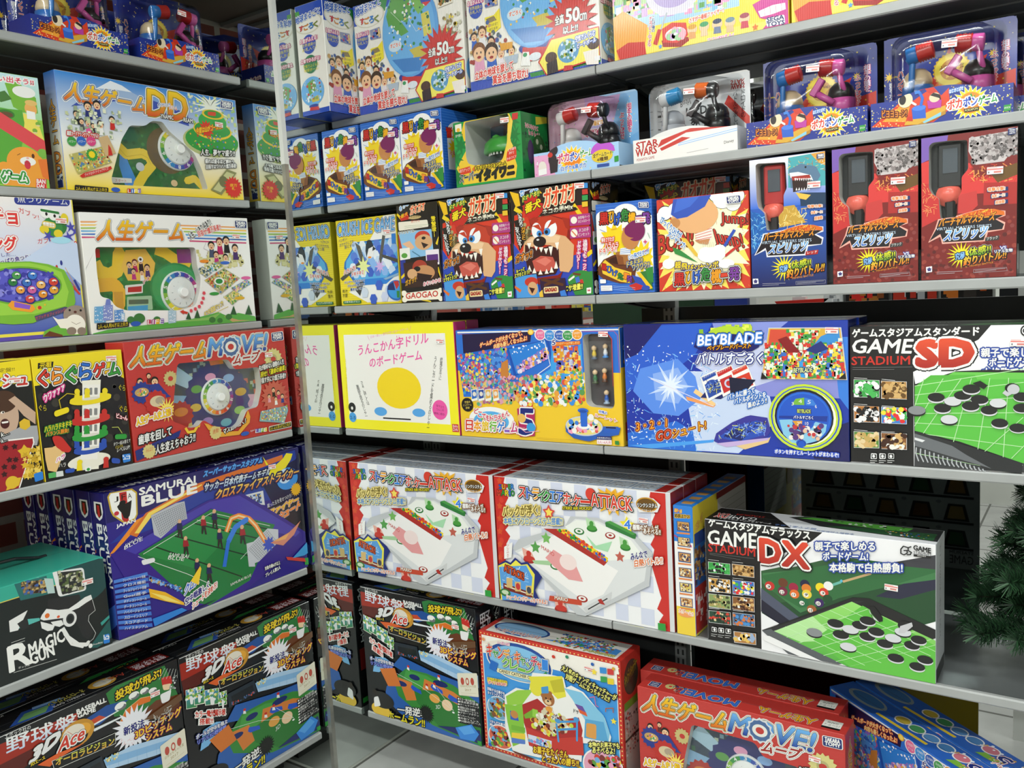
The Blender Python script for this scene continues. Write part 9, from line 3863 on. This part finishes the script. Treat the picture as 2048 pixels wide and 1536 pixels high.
left(carton('fishing', 0.44, 0.11, 0.326, 'e8e4d8', 'f0ece0', 'card', 'fishing toy box with a green fish and a seal, on the third left shelf', sticker=[(0.405, 0.275)]), -0.986, -0.142, 1.281)
left(carton('mole', 0.42, 0.10, 0.254, '5a9a30', '8cc848', 'card', 'green and orange mole toy box at the near end of the second left shelf'), -1.012, -0.150, 1.631)
left(carton('tower', 0.215, 0.075, 0.281, 'f0d820', 'f0d820', 'card', 'black and yellow box with a white tower of coloured rings', sticker=[(0.185, 0.262)]), -0.733, -0.049, 0.962)
left(carton('shapes', 0.30, 0.075, 0.282, 'f0d820', 'f0d820', 'card', 'yellow and black box with a shouting boy and yellow shapes, left of the tower box', sticker=[(0.262, 0.238)]), -1.036, -0.049, 0.962)
gun = left(carton('gun', 0.38, 0.285, 0.214, '2f9a86', '35a892', 'card', 'black gift box with teal lid showing a white toy gun, on the left shelf', sticker=[(0.335, 0.168)]), -1.008, -0.035, 0.546)
m = MB(); m.tube([(0.06, 0.13, 0.2145), (0.10, 0.125, 0.222), (0.17, 0.122, 0.236), (0.24, 0.126, 0.233), (0.30, 0.14, 0.216), (0.32, 0.145, 0.2145)], 0.0045, '1c2424')
tag(m.obj('carry_strap', 'plastic', gun), 'black carry strap')
fb = left(carton('football', 0.604, 0.059, 0.362, '1d1a66', '1d1a5a', 'gloss', 'front navy table football box with a crest and green pitch', sidekey='football.side', topkey='football.top', sticker=[(0.50, 0.325)],
                 group='navy table football boxes'), -0.611, -0.035, 0.546)
WORD = ['second', 'third', 'fourth', 'fifth', 'sixth']
for i in range(5):
    c = dup(fb, 'navy table football box, %s from the front of its row' % WORD[i]); c.location.x = -0.035 - 0.0635 * (i + 1); c.location.y += (0.0, -0.004, 0.002, -0.006, -0.008)[i]
    c.location.z = 0.546
m = MB(); m.box((0, 0, 0), (0.12, 0.05, 0.26), 'e8d040', 0.002); a = Art(); a.P('e0c828', [4, 60, 116, 60, 116, 256, 4, 256]); a.P('f4f0e0', [10, 170, 110, 180, 110, 210, 10, 200]); a.P('c83028', [10, 120, 110, 130, 110, 160, 10, 150]); a.emit(m, mapper('front', 0.12, 0.05, 0.26))
left(tag(m.obj('game_box', 'card'), 'small yellow box standing deep in the left shelf behind the teal gift box', 'box'), -0.84, -0.47, 0.546)
bb = left(carton('baseball', 0.447, 0.090, 0.408, '15171a', '15171a', 'gloss', 'black baseball table game box on the lowest left shelf, touching the pillar side', sidekey='baseball.side', topkey='baseball.top',
                 sticker=[(0.375, 0.345)], group='black baseball table game boxes'), -0.456, -0.043, 0.030)
c = dup(bb, 'black baseball table game box at the near end of the lowest left shelf'); c.location.y = -0.906
c = dup(bb, 'black baseball table game box behind the one beside the pillar, lowest left shelf'); c.location.x = -0.150; c.location.y = -0.462
c = dup(bb, 'black baseball table game box behind the near one on the lowest left shelf'); c.location.x = -0.152; c.location.y = -0.912

# ---------------------------------------------------------------- right run: globe row
g1 = right(carton('globe', 0.388, 0.110, 0.302, 'eeece4', '2a50b8', 'ridgex', 'white and blue globe game box facing forward, between the turned box and its twin', sidekey='globe.side',
                  group='globe game boxes'), 0.1255, 0.186, 1.854)
c = dup(g1, 'white and blue globe game box facing forward beside the yellow party game box'); c.location.x = 0.526
tb = dup(g1, 'globe game box turned sideways, narrow end out, against the mirrored pillar'); tb.rotation_euler = (0, 0, PI / 2); tb.location = (0.1175, 0.075, 1.854)
# ^ front face looks to +x, its narrow left end looks out of the shelf
p1 = right(carton('party', 0.408, 0.12, 0.33, 'e8c830', 'f4d838', 'ridgex', 'yellow party game box with a red roulette, top right shelf, beside the globe boxes', group='yellow party game boxes'), 0.949, 0.186, 1.854)
c = dup(p1, 'yellow party game box, the right one of two on the top right shelf'); c.location.x = 1.362

# ---------------------------------------------------------------- right run: barrel and hammer row
b1 = right(carton('pirate', 0.146, 0.160, 0.213, '2560bc', '2560bc', 'gloss', 'small blue barrel game box beside the mirrored pillar, leftmost of its row', sidekey='pirate.side', sticker=[(0.118, 0.168)], group='blue barrel game boxes'), 0.008, 0.141, 1.607)
c = dup(b1, 'small blue barrel game box, middle one of three on the hammer toy shelf'); c.location.x = 0.1635
c = dup(b1, 'small blue barrel game box touching the green crocodile box'); c.location.x = 0.3105
c = dup(b1, 'blue barrel game box between the snarling dog boxes and the red burst box'); c.location = (0.908, 0.137, 1.311)
def croc_toy(root, sh, d):
    m = MB()
    m.lathe([(0.006, -0.034), (0.040, -0.032), (0.052, -0.02), (0.056, 0.0), (0.054, 0.006)], Matrix.Translation((0.128, 0.058, 0.085)) @ Matrix.Rotation(PI, 4, 'X') @ Matrix.Scale(1.15, 4, (1, 0, 0)), '3a9a38', 24)
    for x in (0.105, 0.15): m.lathe([(0.002, 0.02), (0.010, 0.016), (0.013, 0.006), (0.012, 0)], Matrix.Translation((x, 0.045, 0.108)), '4ab040', 12)
    o = m.obj('toy_crocodile', 'plastic', root, True, True); tag(o, 'green plastic crocodile head')
    k = MB(); k.lathe([(0.05, 0), (0.052, 0.012), (0.046, 0.03), (0.04, 0.034)], Matrix.Translation((0.128, 0.058, 0.040)), '14201a', 24)
    for i in range(9):
        t = -0.6 - i * 0.24
        k.lathe([(0.0035, 0), (0.001, 0.012)], Matrix.Translation((0.128 + 0.046 * math.cos(t), 0.058 + 0.046 * math.sin(t), 0.073)), 'f4f4ee', 6)
    k.obj('jaw', 'plastic', o, True, True)
right(carton('croc', 0.212, 0.125, 0.166, '1f9a48', '1a8a40', 'gloss', 'green crocodile biting game box with a clear window', sidekey='croc.right', sticker=[(0.166, 0.150)], depth=0.115, shift=0.0, tray_extra=croc_toy), 0.494, 0.141, 1.607)

def bellows(m, mt, r, L, col, cap, n=6):
    pr = []
    for i in range(n):
        k = L * 0.62 / n; z = i * k; pr += [(r * .84, z, col), (r, z + k * .5, col)]
    pr += [(r * .84, L * .62, col), (r * .86, L * .62, cap), (r * .9, L * .66, cap), (r * .9, L, cap), (r * .8, L * 1.03, cap)]
    m.lathe(pr, mt, col, 16)
def hammer_toy(label, key, wc, wb, hc, hb, colsL, colsR, baseback, pop=True, group='boxed hammer toys', stk=(0.138, 0.170)):
    """card, printed base, clear blister and the two little hammer figures; local x right, y back"""
    t = bpy.data.objects.new('hammer_toy', None); COL.objects.link(t); tag(t, label, 'toy', group)
    # backing card
    m = MB(); y = 0.105
    R_ = rounded(12, [4, 0, wc * 1000, 0, wc * 1000, hc * 1000, 4, hc * 1000])
    n = len(R_); b = len(m.v)
    m.v += [(p[0] / 1000, y + 0.0012, p[1] / 1000) for p in R_]; m.c += [rgb(baseback)] * n
    for tr in tessellate_polygon([[Vector((p[0], p[1], 0)) for p in R_]]): m.f.append(tuple(b + i for i in tr))
    a = Art(); a.layer = 0; a.P(baseback, [c for p in R_ for c in p]); a.layer = 1
    a.run('\n'.join(l for l in ART[key + '.card'].strip().splitlines()))
    V = np.vstack(a.vv)
    a.emit(m, lambda u, v, e: (np.clip(u, 0.0042, wc - 0.0002), u * 0 + y - e, np.clip(v, 0.0002, hc - 0.0002)))
    m.obj('backing_card', 'gloss', t)
    # printed base tray with a raised front wave
    m = MB(); hs = hb * .78
    m.box((0, 0.0008, 0), (wb, 0.1, 0.003), 'd'); m.poly([(wb, 0, 0), (wb, 0.1, 0), (wb, 0.1, hs), (wb, 0, hs)], baseback); m.poly([(0, 0.1, 0), (0, 0, 0), (0, 0, hs), (0, 0.1, hs)], baseback)
    top = [(wb * 1000, hs * 1000)]
    for i in range(9):
        u = i / 8; top.append((wb * 1000 * (0.80 - 0.62 * u), hs * 1000 + (hb - hs) * 1000 * math.sin(PI * u) ** .7))
    top.append((0, hs * 1000))
    outl = [(0, 0), (wb * 1000, 0)] + top
    b = len(m.v); m.v += [(p[0] / 1000, 0.0006, p[1] / 1000) for p in outl]; m.c += [rgb(baseback)] * len(outl)
    for tr in tessellate_polygon([[Vector((p[0], p[1], 0)) for p in outl]]): m.f.append(tuple(b + i for i in tr))
    a = Art(); a.layer = 0
    a.P(baseback, [c for p in outl for c in p]); a.layer = 1; a.run(ART[key + '.base'])
    V = np.vstack(a.vv); P2 = V[:, :2] * 1000
    px = np.array([p[0] for p in top])[::-1]; pz = np.array([p[1] for p in top])[::-1]
    a.emit(m, lambda u, v, e: (np.clip(u, 0, wb), u * 0 - e, np.clip(np.minimum(v, np.interp(u * 1000, px, pz) / 1000), 0, hb)))
    if pop:
        b2 = Art(); b2.run(ART['star.end']); b2.emit(m, lambda u, v, e: (u * 0 + wb + e, u, v * hs / 0.05))
    m.obj('printed_base', 'gloss', t)
    # figures and hammers
    for (x, cup, dome, hnd, head, cap, hx, hz, dx) in ((0.075,) + colsL + (0.092, 0.137, -1), (0.180,) + colsR + (0.166, 0.140, 1)):
        m = MB()
        m.lathe([(0.026, 0.0), (0.029, 0.035), (0.0285, 0.050), (0.025, 0.051)], Matrix.Translation((x, 0.058, 0.030)), cup, 20)
        m.lathe([(0.0265, 0.0), (0.0265, 0.010), (0.023, 0.022), (0.014, 0.031), (0.003, 0.034)], Matrix.Translation((x, 0.058, 0.081)), dome, 20)
        f = m.obj('figure_cup', 'plastic', t, True, True)
        m = MB()
        if dx < 0: m.tube([(x - 0.010, 0.03, 0.055), (x - 0.006, 0.028, 0.085), (x - 0.004, 0.026, 0.118), (x - 0.012, 0.026, 0.130)], 0.006, hnd)
        else: m.tube([(x + 0.012, 0.045, 0.085), (x + 0.006, 0.03, 0.112), (x + 0.002, 0.026, 0.138)], 0.0055, hnd)
        h = m.obj('hammer_handle', 'plastic', t, True, True)
        m = MB()
        mt = Matrix.Translation((hx + (0.016 if dx < 0 else -0.020), 0.026, hz + (0.004 if dx < 0 else 0.002))) @ Matrix.Rotation(dx * PI / 2 * (1.12 if dx < 0 else 1.07), 4, 'Y')
        bellows(m, mt, 0.0178, 0.046, head, cap)
        m.obj('hammer_head', 'plastic', h, True, True)
    m = MB(); m.tube([(0.172, 0.026, 0.070), (0.155, 0.024, 0.082), (0.140, 0.024, 0.093)], 0.007, colsR[2]); 
    h = m.obj('hammer_handle', 'plastic', t, True, True)
    m = MB(); m.box((-0.007, -0.007, -0.019), (0.007, 0.007, 0.019), colsR[2], 0.002)
    k = m.obj('hammer_head', 'plastic', h); k.location = (0.142, 0.022, 0.104); k.rotation_euler = (0, 0.6, 0)
    # clear blister
    x0, x1, y0, z0, z1 = 0.028, wb - 0.030, 0.004, hs * .9, hc - 0.012
    m = MB(); rows = []
    for k, (ins, yy) in enumerate(((-0.010, 0.103), (0.0, 0.098), (0.004, 0.06), (0.008, 0.016), (0.016, 0.007), (0.030, y0))):
        r = []; rr = 0.022
        for cx, cz, a0 in ((x1 - ins - rr, z1 - ins - rr, 0), (x0 + ins + rr, z1 - ins - rr, 90)):
            for j in range(5):
                an = math.radians(a0 + j * 22.5); r.append((cx + rr * math.cos(an), yy, cz + rr * math.sin(an)))
        r = [(x1 - ins, yy, z0)] + r + [(x0 + ins, yy, z0)]
        rows.append(r)
    b = len(m.v); n = len(rows[0])
    for r in rows: m.v += r; m.c += [rgb('w')] * n
    for k in range(len(rows) - 1):
        for j in range(n - 1): m.f.append((b + k * n + j, b + k * n + j + 1, b + k * n + n + j + 1, b + k * n + n + j))
    m.f.append(tuple(b + (len(rows) - 1) * n + j for j in range(n)))
    m.obj('clear_blister', 'film', t, True)
    s = link('price_sticker', STK, t); s.location = (stk[0], 0.004 + 0.0, stk[1] - 0.03); s.rotation_euler = (0, 0.08, 0); s.location.y = 0.0035
    return t
PB = ('3a78c8', 'e8d0a8', '2f80d0', 'd83028', '2f80d0'); PP = ('e060b0', '1c1a1a', 'e060b0', 'c82828', 'e060b0')
h1 = right(hammer_toy('starry blue hammer toy pack, rightmost on the hammer shelf', 'star', 0.240, 0.243, 0.192, 0.066, PB, PP, '20348f'), 1.526, 0.141, 1.607)
c = dup(h1, 'starry blue hammer toy pack between the white pack and the rightmost pack'); c.location.x = 1.277
c = dup(h1, 'starry blue hammer toy pack at the back, behind the rightmost one'); c.location = (1.56, 0.30, 1.607)
c = dup(h1); left(tag(c, 'starry blue hammer toy pack, front of the top left shelf, nearest the pillar'), -0.322, -0.144, 1.977)
c = dup(h1); left(tag(c, 'starry blue hammer toy pack, front of the top left shelf, away from the pillar'), -0.597, -0.144, 1.977)
c = dup(h1); left(tag(c, 'starry blue hammer toy pack deep on the top left shelf, nearer the pillar'), -0.27, -0.30, 1.977)
c = dup(h1); left(tag(c, 'starry blue hammer toy pack deep on the top left shelf, farther from the pillar'), -0.545, -0.30, 1.977)
right(hammer_toy('pink and pale blue hammer toy pack beside the green crocodile box', 'ninja', 0.236, 0.234, 0.190, 0.072, ('f0f0ee', 'f0ece8', 'f0f0ee', 'd83028', 'f0f0ee'), ('1c1c20', '16161a', '2a2a2e', 'd83028', '1c1c20'), 'a8d0f4', False, stk=(0.150, 0.170)), 0.740, 0.141, 1.607)
s1 = right(hammer_toy('white and grey hammer toy pack with red lettering', 'space', 0.240, 0.246, 0.186, 0.066, ('d8dce4', 'c8ccd4', 'e8e8ea', '2f9ad8', 'e8e8ea'), ('1a1a1c', '2a2a2c', '222226', 'ec702a', '2a2a2c'), 'e4e4e2', False), 1.011, 0.141, 1.607)
c = dup(s1, 'white and grey hammer toy pack hidden behind its twin'); c.location = (1.045, 0.285, 1.607)

# ---------------------------------------------------------------- right run: dog and rod row
right(carton('ice', 0.240, 0.06, 0.252, 'e8d020', 'f4dc28', 'card', 'yellow box with blue hexagon ice blocks and a penguin, beside the mirrored pillar', sticker=[(0.205, 0.205)]), 0.012, 0.166, 1.311)
d1 = right(carton('dog', 0.231, 0.146, 0.270, '1a1512', '1c1712', 'gloss', 'snarling dog game box, left one of the two facing forward', sticker=[(0.205, 0.262)], leftkey='dog.side', sidekey='dog.side', group='snarling dog game boxes'), 0.4315, 0.137, 1.311)
c = dup(d1, 'snarling dog game box facing forward, beside the small blue barrel box'); c.location.x = 0.664
c = dup(d1, 'snarling dog game box turned sideways, narrow end out, beside the ice block box'); c.rotation_euler = (0, 0, PI / 2); c.location = (0.4262, 0.138, 1.311)
c = dup(d1, 'snarling dog game box in the dark behind the small blue barrel box'); c.location = (0.930, 0.36, 1.311)
right(carton('jumbo', 0.214, 0.09, 0.208, 'c83a24', 'd03a24', 'card', 'red and yellow burst box with a ball in a blue cap'), 1.0655, 0.137, 1.311)
def rod(z, body, accent):
    def f(root, sh, d):
        m = MB()
        m.box((0.026 + sh, d - 0.018, 0.172), (0.070 + sh, d - 0.001, 0.256), body, 0.004)
        m.box((0.040 + sh, d - 0.022, 0.010), (0.058 + sh, d - 0.001, 0.150), '1a1a1c', 0.004)
        o = m.obj('toy_rod', 'plastic', root)
        k = MB(); k.box((0.036 + sh, d - 0.0195, 0.200), (0.062 + sh, d - 0.018, 0.246), '4a525a', 0.0005); k.obj('screen', 'plastic', o)
        k = MB(); k.lathe([(0.023, 0), (0.022, 0.006), (0.015, 0.008), (0.014, 0.011), (0.010, 0.014), (0.002, 0.015)], Matrix.Translation((0.046 + sh, d - 0.010, 0.160)) @ Matrix.Rotation(PI / 2, 4, 'X'), accent, 24)
        k.obj('reel_knob', 'plastic', o, True, True)
    return f
ART['rodblue.tray'] = ART['rodred.tray'] = 'P|2c3034|0 0 160 0 160 270 0 270\nP|3a3e44|60 20 120 20 120 260 60 260'
right(carton('rodblue', 0.158, 0.062, 0.270, '10142a', '1a2a6a', 'gloss', 'blue fishing game box with a shark and toy rod', depth=0.030, shift=0.0, sticker=[(0.135, 0.205)], tray_extra=rod(0, 'b83030', 'e86858')), 1.282, 0.137, 1.311)
r1 = right(carton('rodred', 0.161, 0.062, 0.270, '181414', '2a1616', 'gloss', 'red fishing game box with a toy rod, next to the blue shark one', sidekey='rodred.side', depth=0.030, shift=0.0, sticker=[(0.125, 0.195)], tray_extra=rod(0, '2a2c2e', 'e86858'), group='red fishing game boxes'), 1.4515, 0.137, 1.311)
c = dup(r1, 'red fishing game box with a toy rod, at the right end of its shelf'); c.location.x = 1.6165

# ---------------------------------------------------------------- right run: big board game row
y1 = right(carton('yellow', 0.443, 0.055, 0.314, 'd03878', 'f6ec28', 'card', 'white box with yellow border and pink lettering, beside the mirrored pillar', sticker=[(0.395, 0.262)], group='yellow bordered boxes'), 0.008, 0.145, 0.941)
c = dup(y1, 'white box with yellow border standing behind its twin by the pillar'); c.location = (0.002, 0.212, 0.941)
def tokens(root, sh, d):
    for i, (x, z, c1, c2) in enumerate(((0.4255, 0.228, 'e0c040', '5a6a80'), (0.457, 0.232, 'e8e8ea', '4a90d8'), (0.4255, 0.168, '3a7a50', '4a5a40'), (0.452, 0.172, 'e0803a', '5a3a28'), (0.455, 0.118, '2a60b8', '9ab0c8'))):
        m = MB(); m.lathe([(0.008, 0, c2), (0.008, 0.003, c2), (0.0045, 0.005, c2), (0.006, 0.012, c1), (0.004, 0.019, c1), (0.003, 0.021, c1), (0.0062, 0.025, 'e8c8a0'), (0.0062, 0.030, 'e8c8a0'), (0.002, 0.034, 'e8c8a0')], Matrix.Translation((x + sh, d - 0.011, z - 0.016)), c1, 12)
        m.obj('game_token', 'plastic', root, True, True)
tr = right(carton('travel', 0.497, 0.070, 0.291, 'e8c030', '2a60b8', 'card', 'blue and yellow travel board game box beside the white yellow bordered box', sidekey='travel.side', topkey='travel.top', sticker=[(0.455, 0.275)], depth=0.028, shift=-0.3, tray_extra=tokens,
                  group='blue and yellow travel game boxes'), 0.4565, 0.145, 0.941)
c = dup(tr, 'blue and yellow travel game box standing behind its twin'); c.location = (0.462, 0.222, 0.941)
tp = right(carton('top', 0.514, 0.072, 0.297, '1a2a7a', '1a2a7a', 'gloss', 'blue spinning top board game box with a round dial', topkey='top.top', sticker=[(0.482, 0.276)], group='blue spinning top game boxes'), 0.9645, 0.145, 0.941)
c = dup(tp, 'blue spinning top game box standing behind its twin'); c.location = (0.968, 0.225, 0.941)
bd = right(carton('board', 0.452, 0.070, 0.282, '1a1a1a', '1c1e1e', 'card', 'black and white box with a green disc board, cut by the right edge', topkey='board.top', sticker=[(0.30, 0.248)], group='black board game boxes'), 1.481, 0.145, 0.941)
c = dup(bd, 'black board game box standing behind the one cut by the right edge'); c.location = (1.49, 0.222, 0.941)

# ---------------------------------------------------------------- right run: table game row
hk = right(carton('hockey', 0.544, 0.0745, 0.346, '8a1f1c', 'd8dadc', 'card', 'white and red air hockey game box beside the mirrored pillar, front of its row', sidekey='hockey.side', topkey='hockey.top', sticker=[(0.468, 0.272)], group='white and red air hockey boxes'), 0.006, 0.150, 0.490)
WD = ['second', 'third']
for i in range(2):
    c = dup(hk, 'white and red air hockey box beside the pillar, %s from the front' % WD[i]); c.location.y = 0.150 + 0.0772 * (i + 1)
c = dup(hk, 'white and red air hockey box next to the narrow blue box, front of its row'); c.location.x = 0.553; 
c.scale.x = 0.95
for i in range(2):
    c2 = dup(c, 'white and red air hockey box next to the narrow blue box, %s from the front' % WD[i]); c2.location.y = 0.150 + 0.0772 * (i + 1)
right(carton('spine', 0.049, 0.36, 0.318, '2a80d8', '2a80d8', 'card', 'narrow blue and yellow box turned end out, beside the pool table box', sidekey='spine.right', topkey='spine.top'), 1.0745, 0.150, 0.490)
right(carton('pool', 0.489, 0.106, 0.293, 'b8bcc0', 'e4e6ea', 'card', 'black and white box with a green pool table and a disc board', sidekey='pool.side', topkey='pool.top', backkey='pool.back', sticker=[(0.405, 0.192)]), 1.153, 0.150, 0.490)

# ---------------------------------------------------------------- right run: lowest row
c = dup(bb, 'black baseball table game box on the lowest right shelf, front'); right(c, 0.016, 0.146, 0.037)
c = dup(bb, 'black baseball table game box on the lowest right shelf, behind the front one'); right(c, 0.030, 0.245, 0.037)
right(carton('candy', 0.446, 0.112, 0.350, 'b8302a', 'c8342a', 'card', 'red bordered candy crane toy box with a bear, on the lowest shelf', sidekey='candy.side', topkey='candy.top', sticker=[(0.355, 0.312)]), 0.472, 0.146, 0.037)
c = dup(gears, 'red ridged board game box with gears on the lowest right shelf, front one', 'red gear boxes on the lowest shelf'); right(c, 0.963, 0.146, 0.037)
c = dup(gears, 'red ridged board game box with gears on the lowest right shelf, behind the front one', 'red gear boxes on the lowest shelf'); right(c, 0.930, 0.232, 0.037)
ra = math.radians(-38.7)
c = dup(tr, 'blue travel game box at an angle, right end of the lowest shelf, front one', 'angled travel game boxes'); right(c, 1.372, 0.372, 0.038, ra)
c = dup(tr, 'blue travel game box at an angle, right end of the lowest shelf, behind its twin', 'angled travel game boxes'); right(c, 1.372 + 0.075 * 0.6252, 0.372 + 0.075 * 0.7804, 0.038, ra)

# ---------------------------------------------------------------- pine tree standing on the shelf at the right
rnd = random.Random(7)
tree = bpy.data.objects.new('pine_tree', None); COL.objects.link(tree); tree.location = (1.955, 0.345, 0.4905)
tag(tree, 'dark green artificial pine tree at the right end of the fourth shelf down', 'tree')
m = MB(); m.lathe([(0.012, 0.02), (0.010, 0.37)], Matrix.Identity(4), '3a2a1c', 10); m.obj('trunk', 'needle', tree, True)
m = MB(); m.lathe([(0.06, 0.0), (0.058, 0.012), (0.014, 0.03)], Matrix.Identity(4), '2a2a2a', 16); m.obj('stand', 'needle', tree, True)
def needles(m, p, d, ln, n, rad, cols):
    d = d.normalized(); u = d.orthogonal().normalized(); w = d.cross(u)
    for i in range(n):
        s = i / n; a = rnd.uniform(0, 2 * PI); q = p + d * ln * s
        o = (u * math.cos(a) + w * math.sin(a)) + d * 0.75; o.normalize()
        l = rad * rnd.uniform(0.75, 1.1); t = o.cross(d).normalized() * 0.0015; e = q + o * l
        c = cols[rnd.randrange(len(cols))]
        m.poly([q - t, q + t, e + t * .4, e - t * .4], c)
        t2 = o.cross(t).normalized() * 0.0008; m.poly([q - t2, q + t2, e], c)
GREENS = ['1c3a22', '24482a', '2f5a36', '183020', '3a6240']
k = 0
for lev in range(6):
    z = 0.066 + lev * 0.056; L = 0.27 - lev * 0.022; nb = 9
    for i in range(nb):
        an = 2 * PI * (i + 0.5 * (lev % 2)) / nb + rnd.uniform(-.15, .15)
        d = Vector((math.cos(an), math.sin(an), rnd.uniform(0.02, 0.16)))
        if abs(math.sin(an)) > 0.5: Lb = min(L, 0.15)
        else: Lb = L
        m = MB(); p0 = Vector((0, 0, z)); m.tube([p0, p0 + d * Lb], 0.0022, '2a2418', 5)
        needles(m, p0 + d * 0.03, d, Lb - 0.01, int(620 * Lb / 0.25), 0.036, GREENS)
        for sd in (-1, 1):
            for f in (0.45, 0.72):
                d2 = (Matrix.Rotation(sd * 0.7, 3, 'Z') @ d); p2 = p0 + d * Lb * f
                m.tube([p2, p2 + d2 * Lb * .38], 0.0016, '2a2418', 4); needles(m, p2, d2, Lb * .40, int(260 * Lb / 0.25), 0.034, GREENS)
        m.obj('branch', 'needle', tree)

# ---------------------------------------------------------------- what shows through the open backs: the next aisle
m = MB(); m.box((-0.62, 1.62, 1.185), (3.2, 1.98, 1.205), 'w'); fs = m.obj('far_shelf_board', 'shelf'); tag(fs, 'chrome edged shelf of the next aisle seen through the gap', 'shelf')
m = MB(); m.box((-0.62, 1.60, 1.186), (3.2, 1.619, 1.212), 'w'); m.obj('front_lip', 'trim', fs)
for x in (-0.6, 1.0, 3.15):
    m = MB(); m.box((x, 1.70, ZF), (x + 0.04, 1.98, 1.185), 'w'); m.obj('leg', 'upright', fs)
def plate(name, x0, x1, z0, z1, y, mat, label, cat, d=0.03):
    m = MB(); m.box((x0, y, z0), (x1, y + d, z1), 'w'); tag(m.obj(name, mat), label, cat)
plate('display_board', 0.10, 0.64, 0.60, 1.62, 1.55, 'green', 'dark green board in the next aisle, seen through the gap', 'board')
plate('display_board', 0.645, 0.775, 0.60, 1.62, 1.55, 'blue', 'blue board in the next aisle beside the green one', 'board')
plate('white_partition', 1.70, 3.4, ZF, 2.3, 1.20, 'white', 'white partition behind the pine tree at the right', 'partition')
plate('display_post', 0.785, 0.81, ZF, 1.95, 1.55, 'white', 'white post in the next aisle beside the blue board', 'post')
def far_box(x, w, h, cols, label, y=1.66, d=0.10, name='toy_box', seed=1):
    m = MB(); m.box((0, 0, 0), (w, d, h), cols[0], 0.002)
    a = Art(); a.K(','.join(cols[1:]), 26, w * 110, [4, 6, w * 1000 - 4, 6, w * 1000 - 4, h * 1000 - 4, 4, h * 1000 - 4], 'q', seed)
    a.P(cols[1], [5, h * 720, w * 700, h * 720, w * 700, h * 940, 5, h * 940])
    a.emit(m, mapper('front', w, d, h)); o = m.obj(name, 'card'); o.location = (x, y, 1.2055); tag(o, label, 'box', 'boxes in the next aisle')
far_box(-0.60, 0.13, 0.11, ['c8d8e8', '4a80b8', 'd83a30', 'e8e0d0', '6a90b0'], 'pale blue toy box far left in the next aisle', seed=2)
far_box(-0.46, 0.13, 0.11, ['b8d0e8', '3a70a8', 'c84030', 'e8e8e0', '8aa0b8'], 'light blue toy box in the next aisle, left of the red one', seed=3)
far_box(-0.32, 0.24, 0.085, ['c8382c', 'e8e0d8', 'b02a20', 'd85040', 'c8382c'], 'red toy box in the next aisle', seed=4)
far_box(-0.07, 0.10, 0.075, ['e8d838', 'c8b020', 'f0e870', 'd03a30', '3a60c0'], 'yellow toy box in the next aisle beside the red one', seed=5)
m = MB(); m.prism([(0.0, 0.02), (0.16, 0.02), (0.19, 0.045), (-0.015, 0.04)], (1, 0, 0), (0, 0, 1), (0, 0.05, 0), (0, 0, -0.02), 'c82a24'); m.box((0.05, 0.012, 0.02), (0.10, 0.038, 0.034), 'e8e8e8'); m.box((0.06, 0.015, 0.034), (0.085, 0.035, 0.044), 'd8d8d8')
o = m.obj('toy_boat', 'plastic', None, False, True); o.location = (0.86, 1.66, 1.2055); tag(o, 'small red toy boat in the next aisle', 'toy boat')
far_box(1.03, 0.07, 0.12, ['d8dcdc', 'b8bcc0', '8a8e92', 'f0f0f0', 'a8acb0'], 'silver toy box beside the red toy boat', seed=6)
far_box(1.11, 0.15, 0.14, ['18181a', 'e03028', '8a4a20', 'd8d8d8', 'b0702a'], 'black toy box with orange machine, left of three in the next aisle', seed=7)
far_box(1.27, 0.15, 0.14, ['18181a', 'e8e8e8', '5a5a5c', 'b8bcc0', 'c83a28'], 'black toy box with silver robot, middle of three in the next aisle', seed=8)
far_box(1.43, 0.16, 0.14, ['1c1a18', 'd8782a', 'c85a20', 'e0a050', '3a3430'], 'black toy box with orange truck, right of three in the next aisle', seed=9)
far_box(1.61, 0.34, 0.16, ['0f1012', '26282c', '3a60a0', '1a1c20', '4a4e54'], 'large black toy box at the right of the next aisle', seed=10)
# exit sign lit on the far wall
m = MB(); m.box((-0.62, 4.05, 2.24), (0.52, 4.099, 2.74), 'w')
sg = bpy.data.objects.new('exit_sign', None); COL.objects.link(sg); sg.location = (-0.335, 3.99, 2.42); tag(sg, 'green and white lit emergency sign on the far wall', 'sign')
m = MB(); m.box((0, 0.0, 0), (0.34, 0.10, 0.22), 'e8e8e4', 0.006); m.obj('sign_housing', 'white', sg)
gm, nt, bs = new_mat('lit_green'); bs.inputs['Base Color'].default_value = (0.05, 0.6, 0.2, 1); bs.inputs['Emission Color'].default_value = (0.05, 0.75, 0.2, 1); bs.inputs['Emission Strength'].default_value = 0.8; M['litg'] = gm
wm, nt, bs = new_mat('lit_white'); bs.inputs['Base Color'].default_value = (0.9, 0.9, 0.9, 1); bs.inputs['Emission Color'].default_value = (0.9, 1, 0.95, 1); bs.inputs['Emission Strength'].default_value = 0.9; M['litw'] = wm
m = MB(); m.box((0.012, -0.004, 0.012), (0.16, 0.0, 0.208), 'g'); m.obj('green_face', 'litg', sg)
m = MB(); m.box((0.16, -0.004, 0.012), (0.328, 0.0, 0.208), 'w'); m.obj('white_face', 'litw', sg)
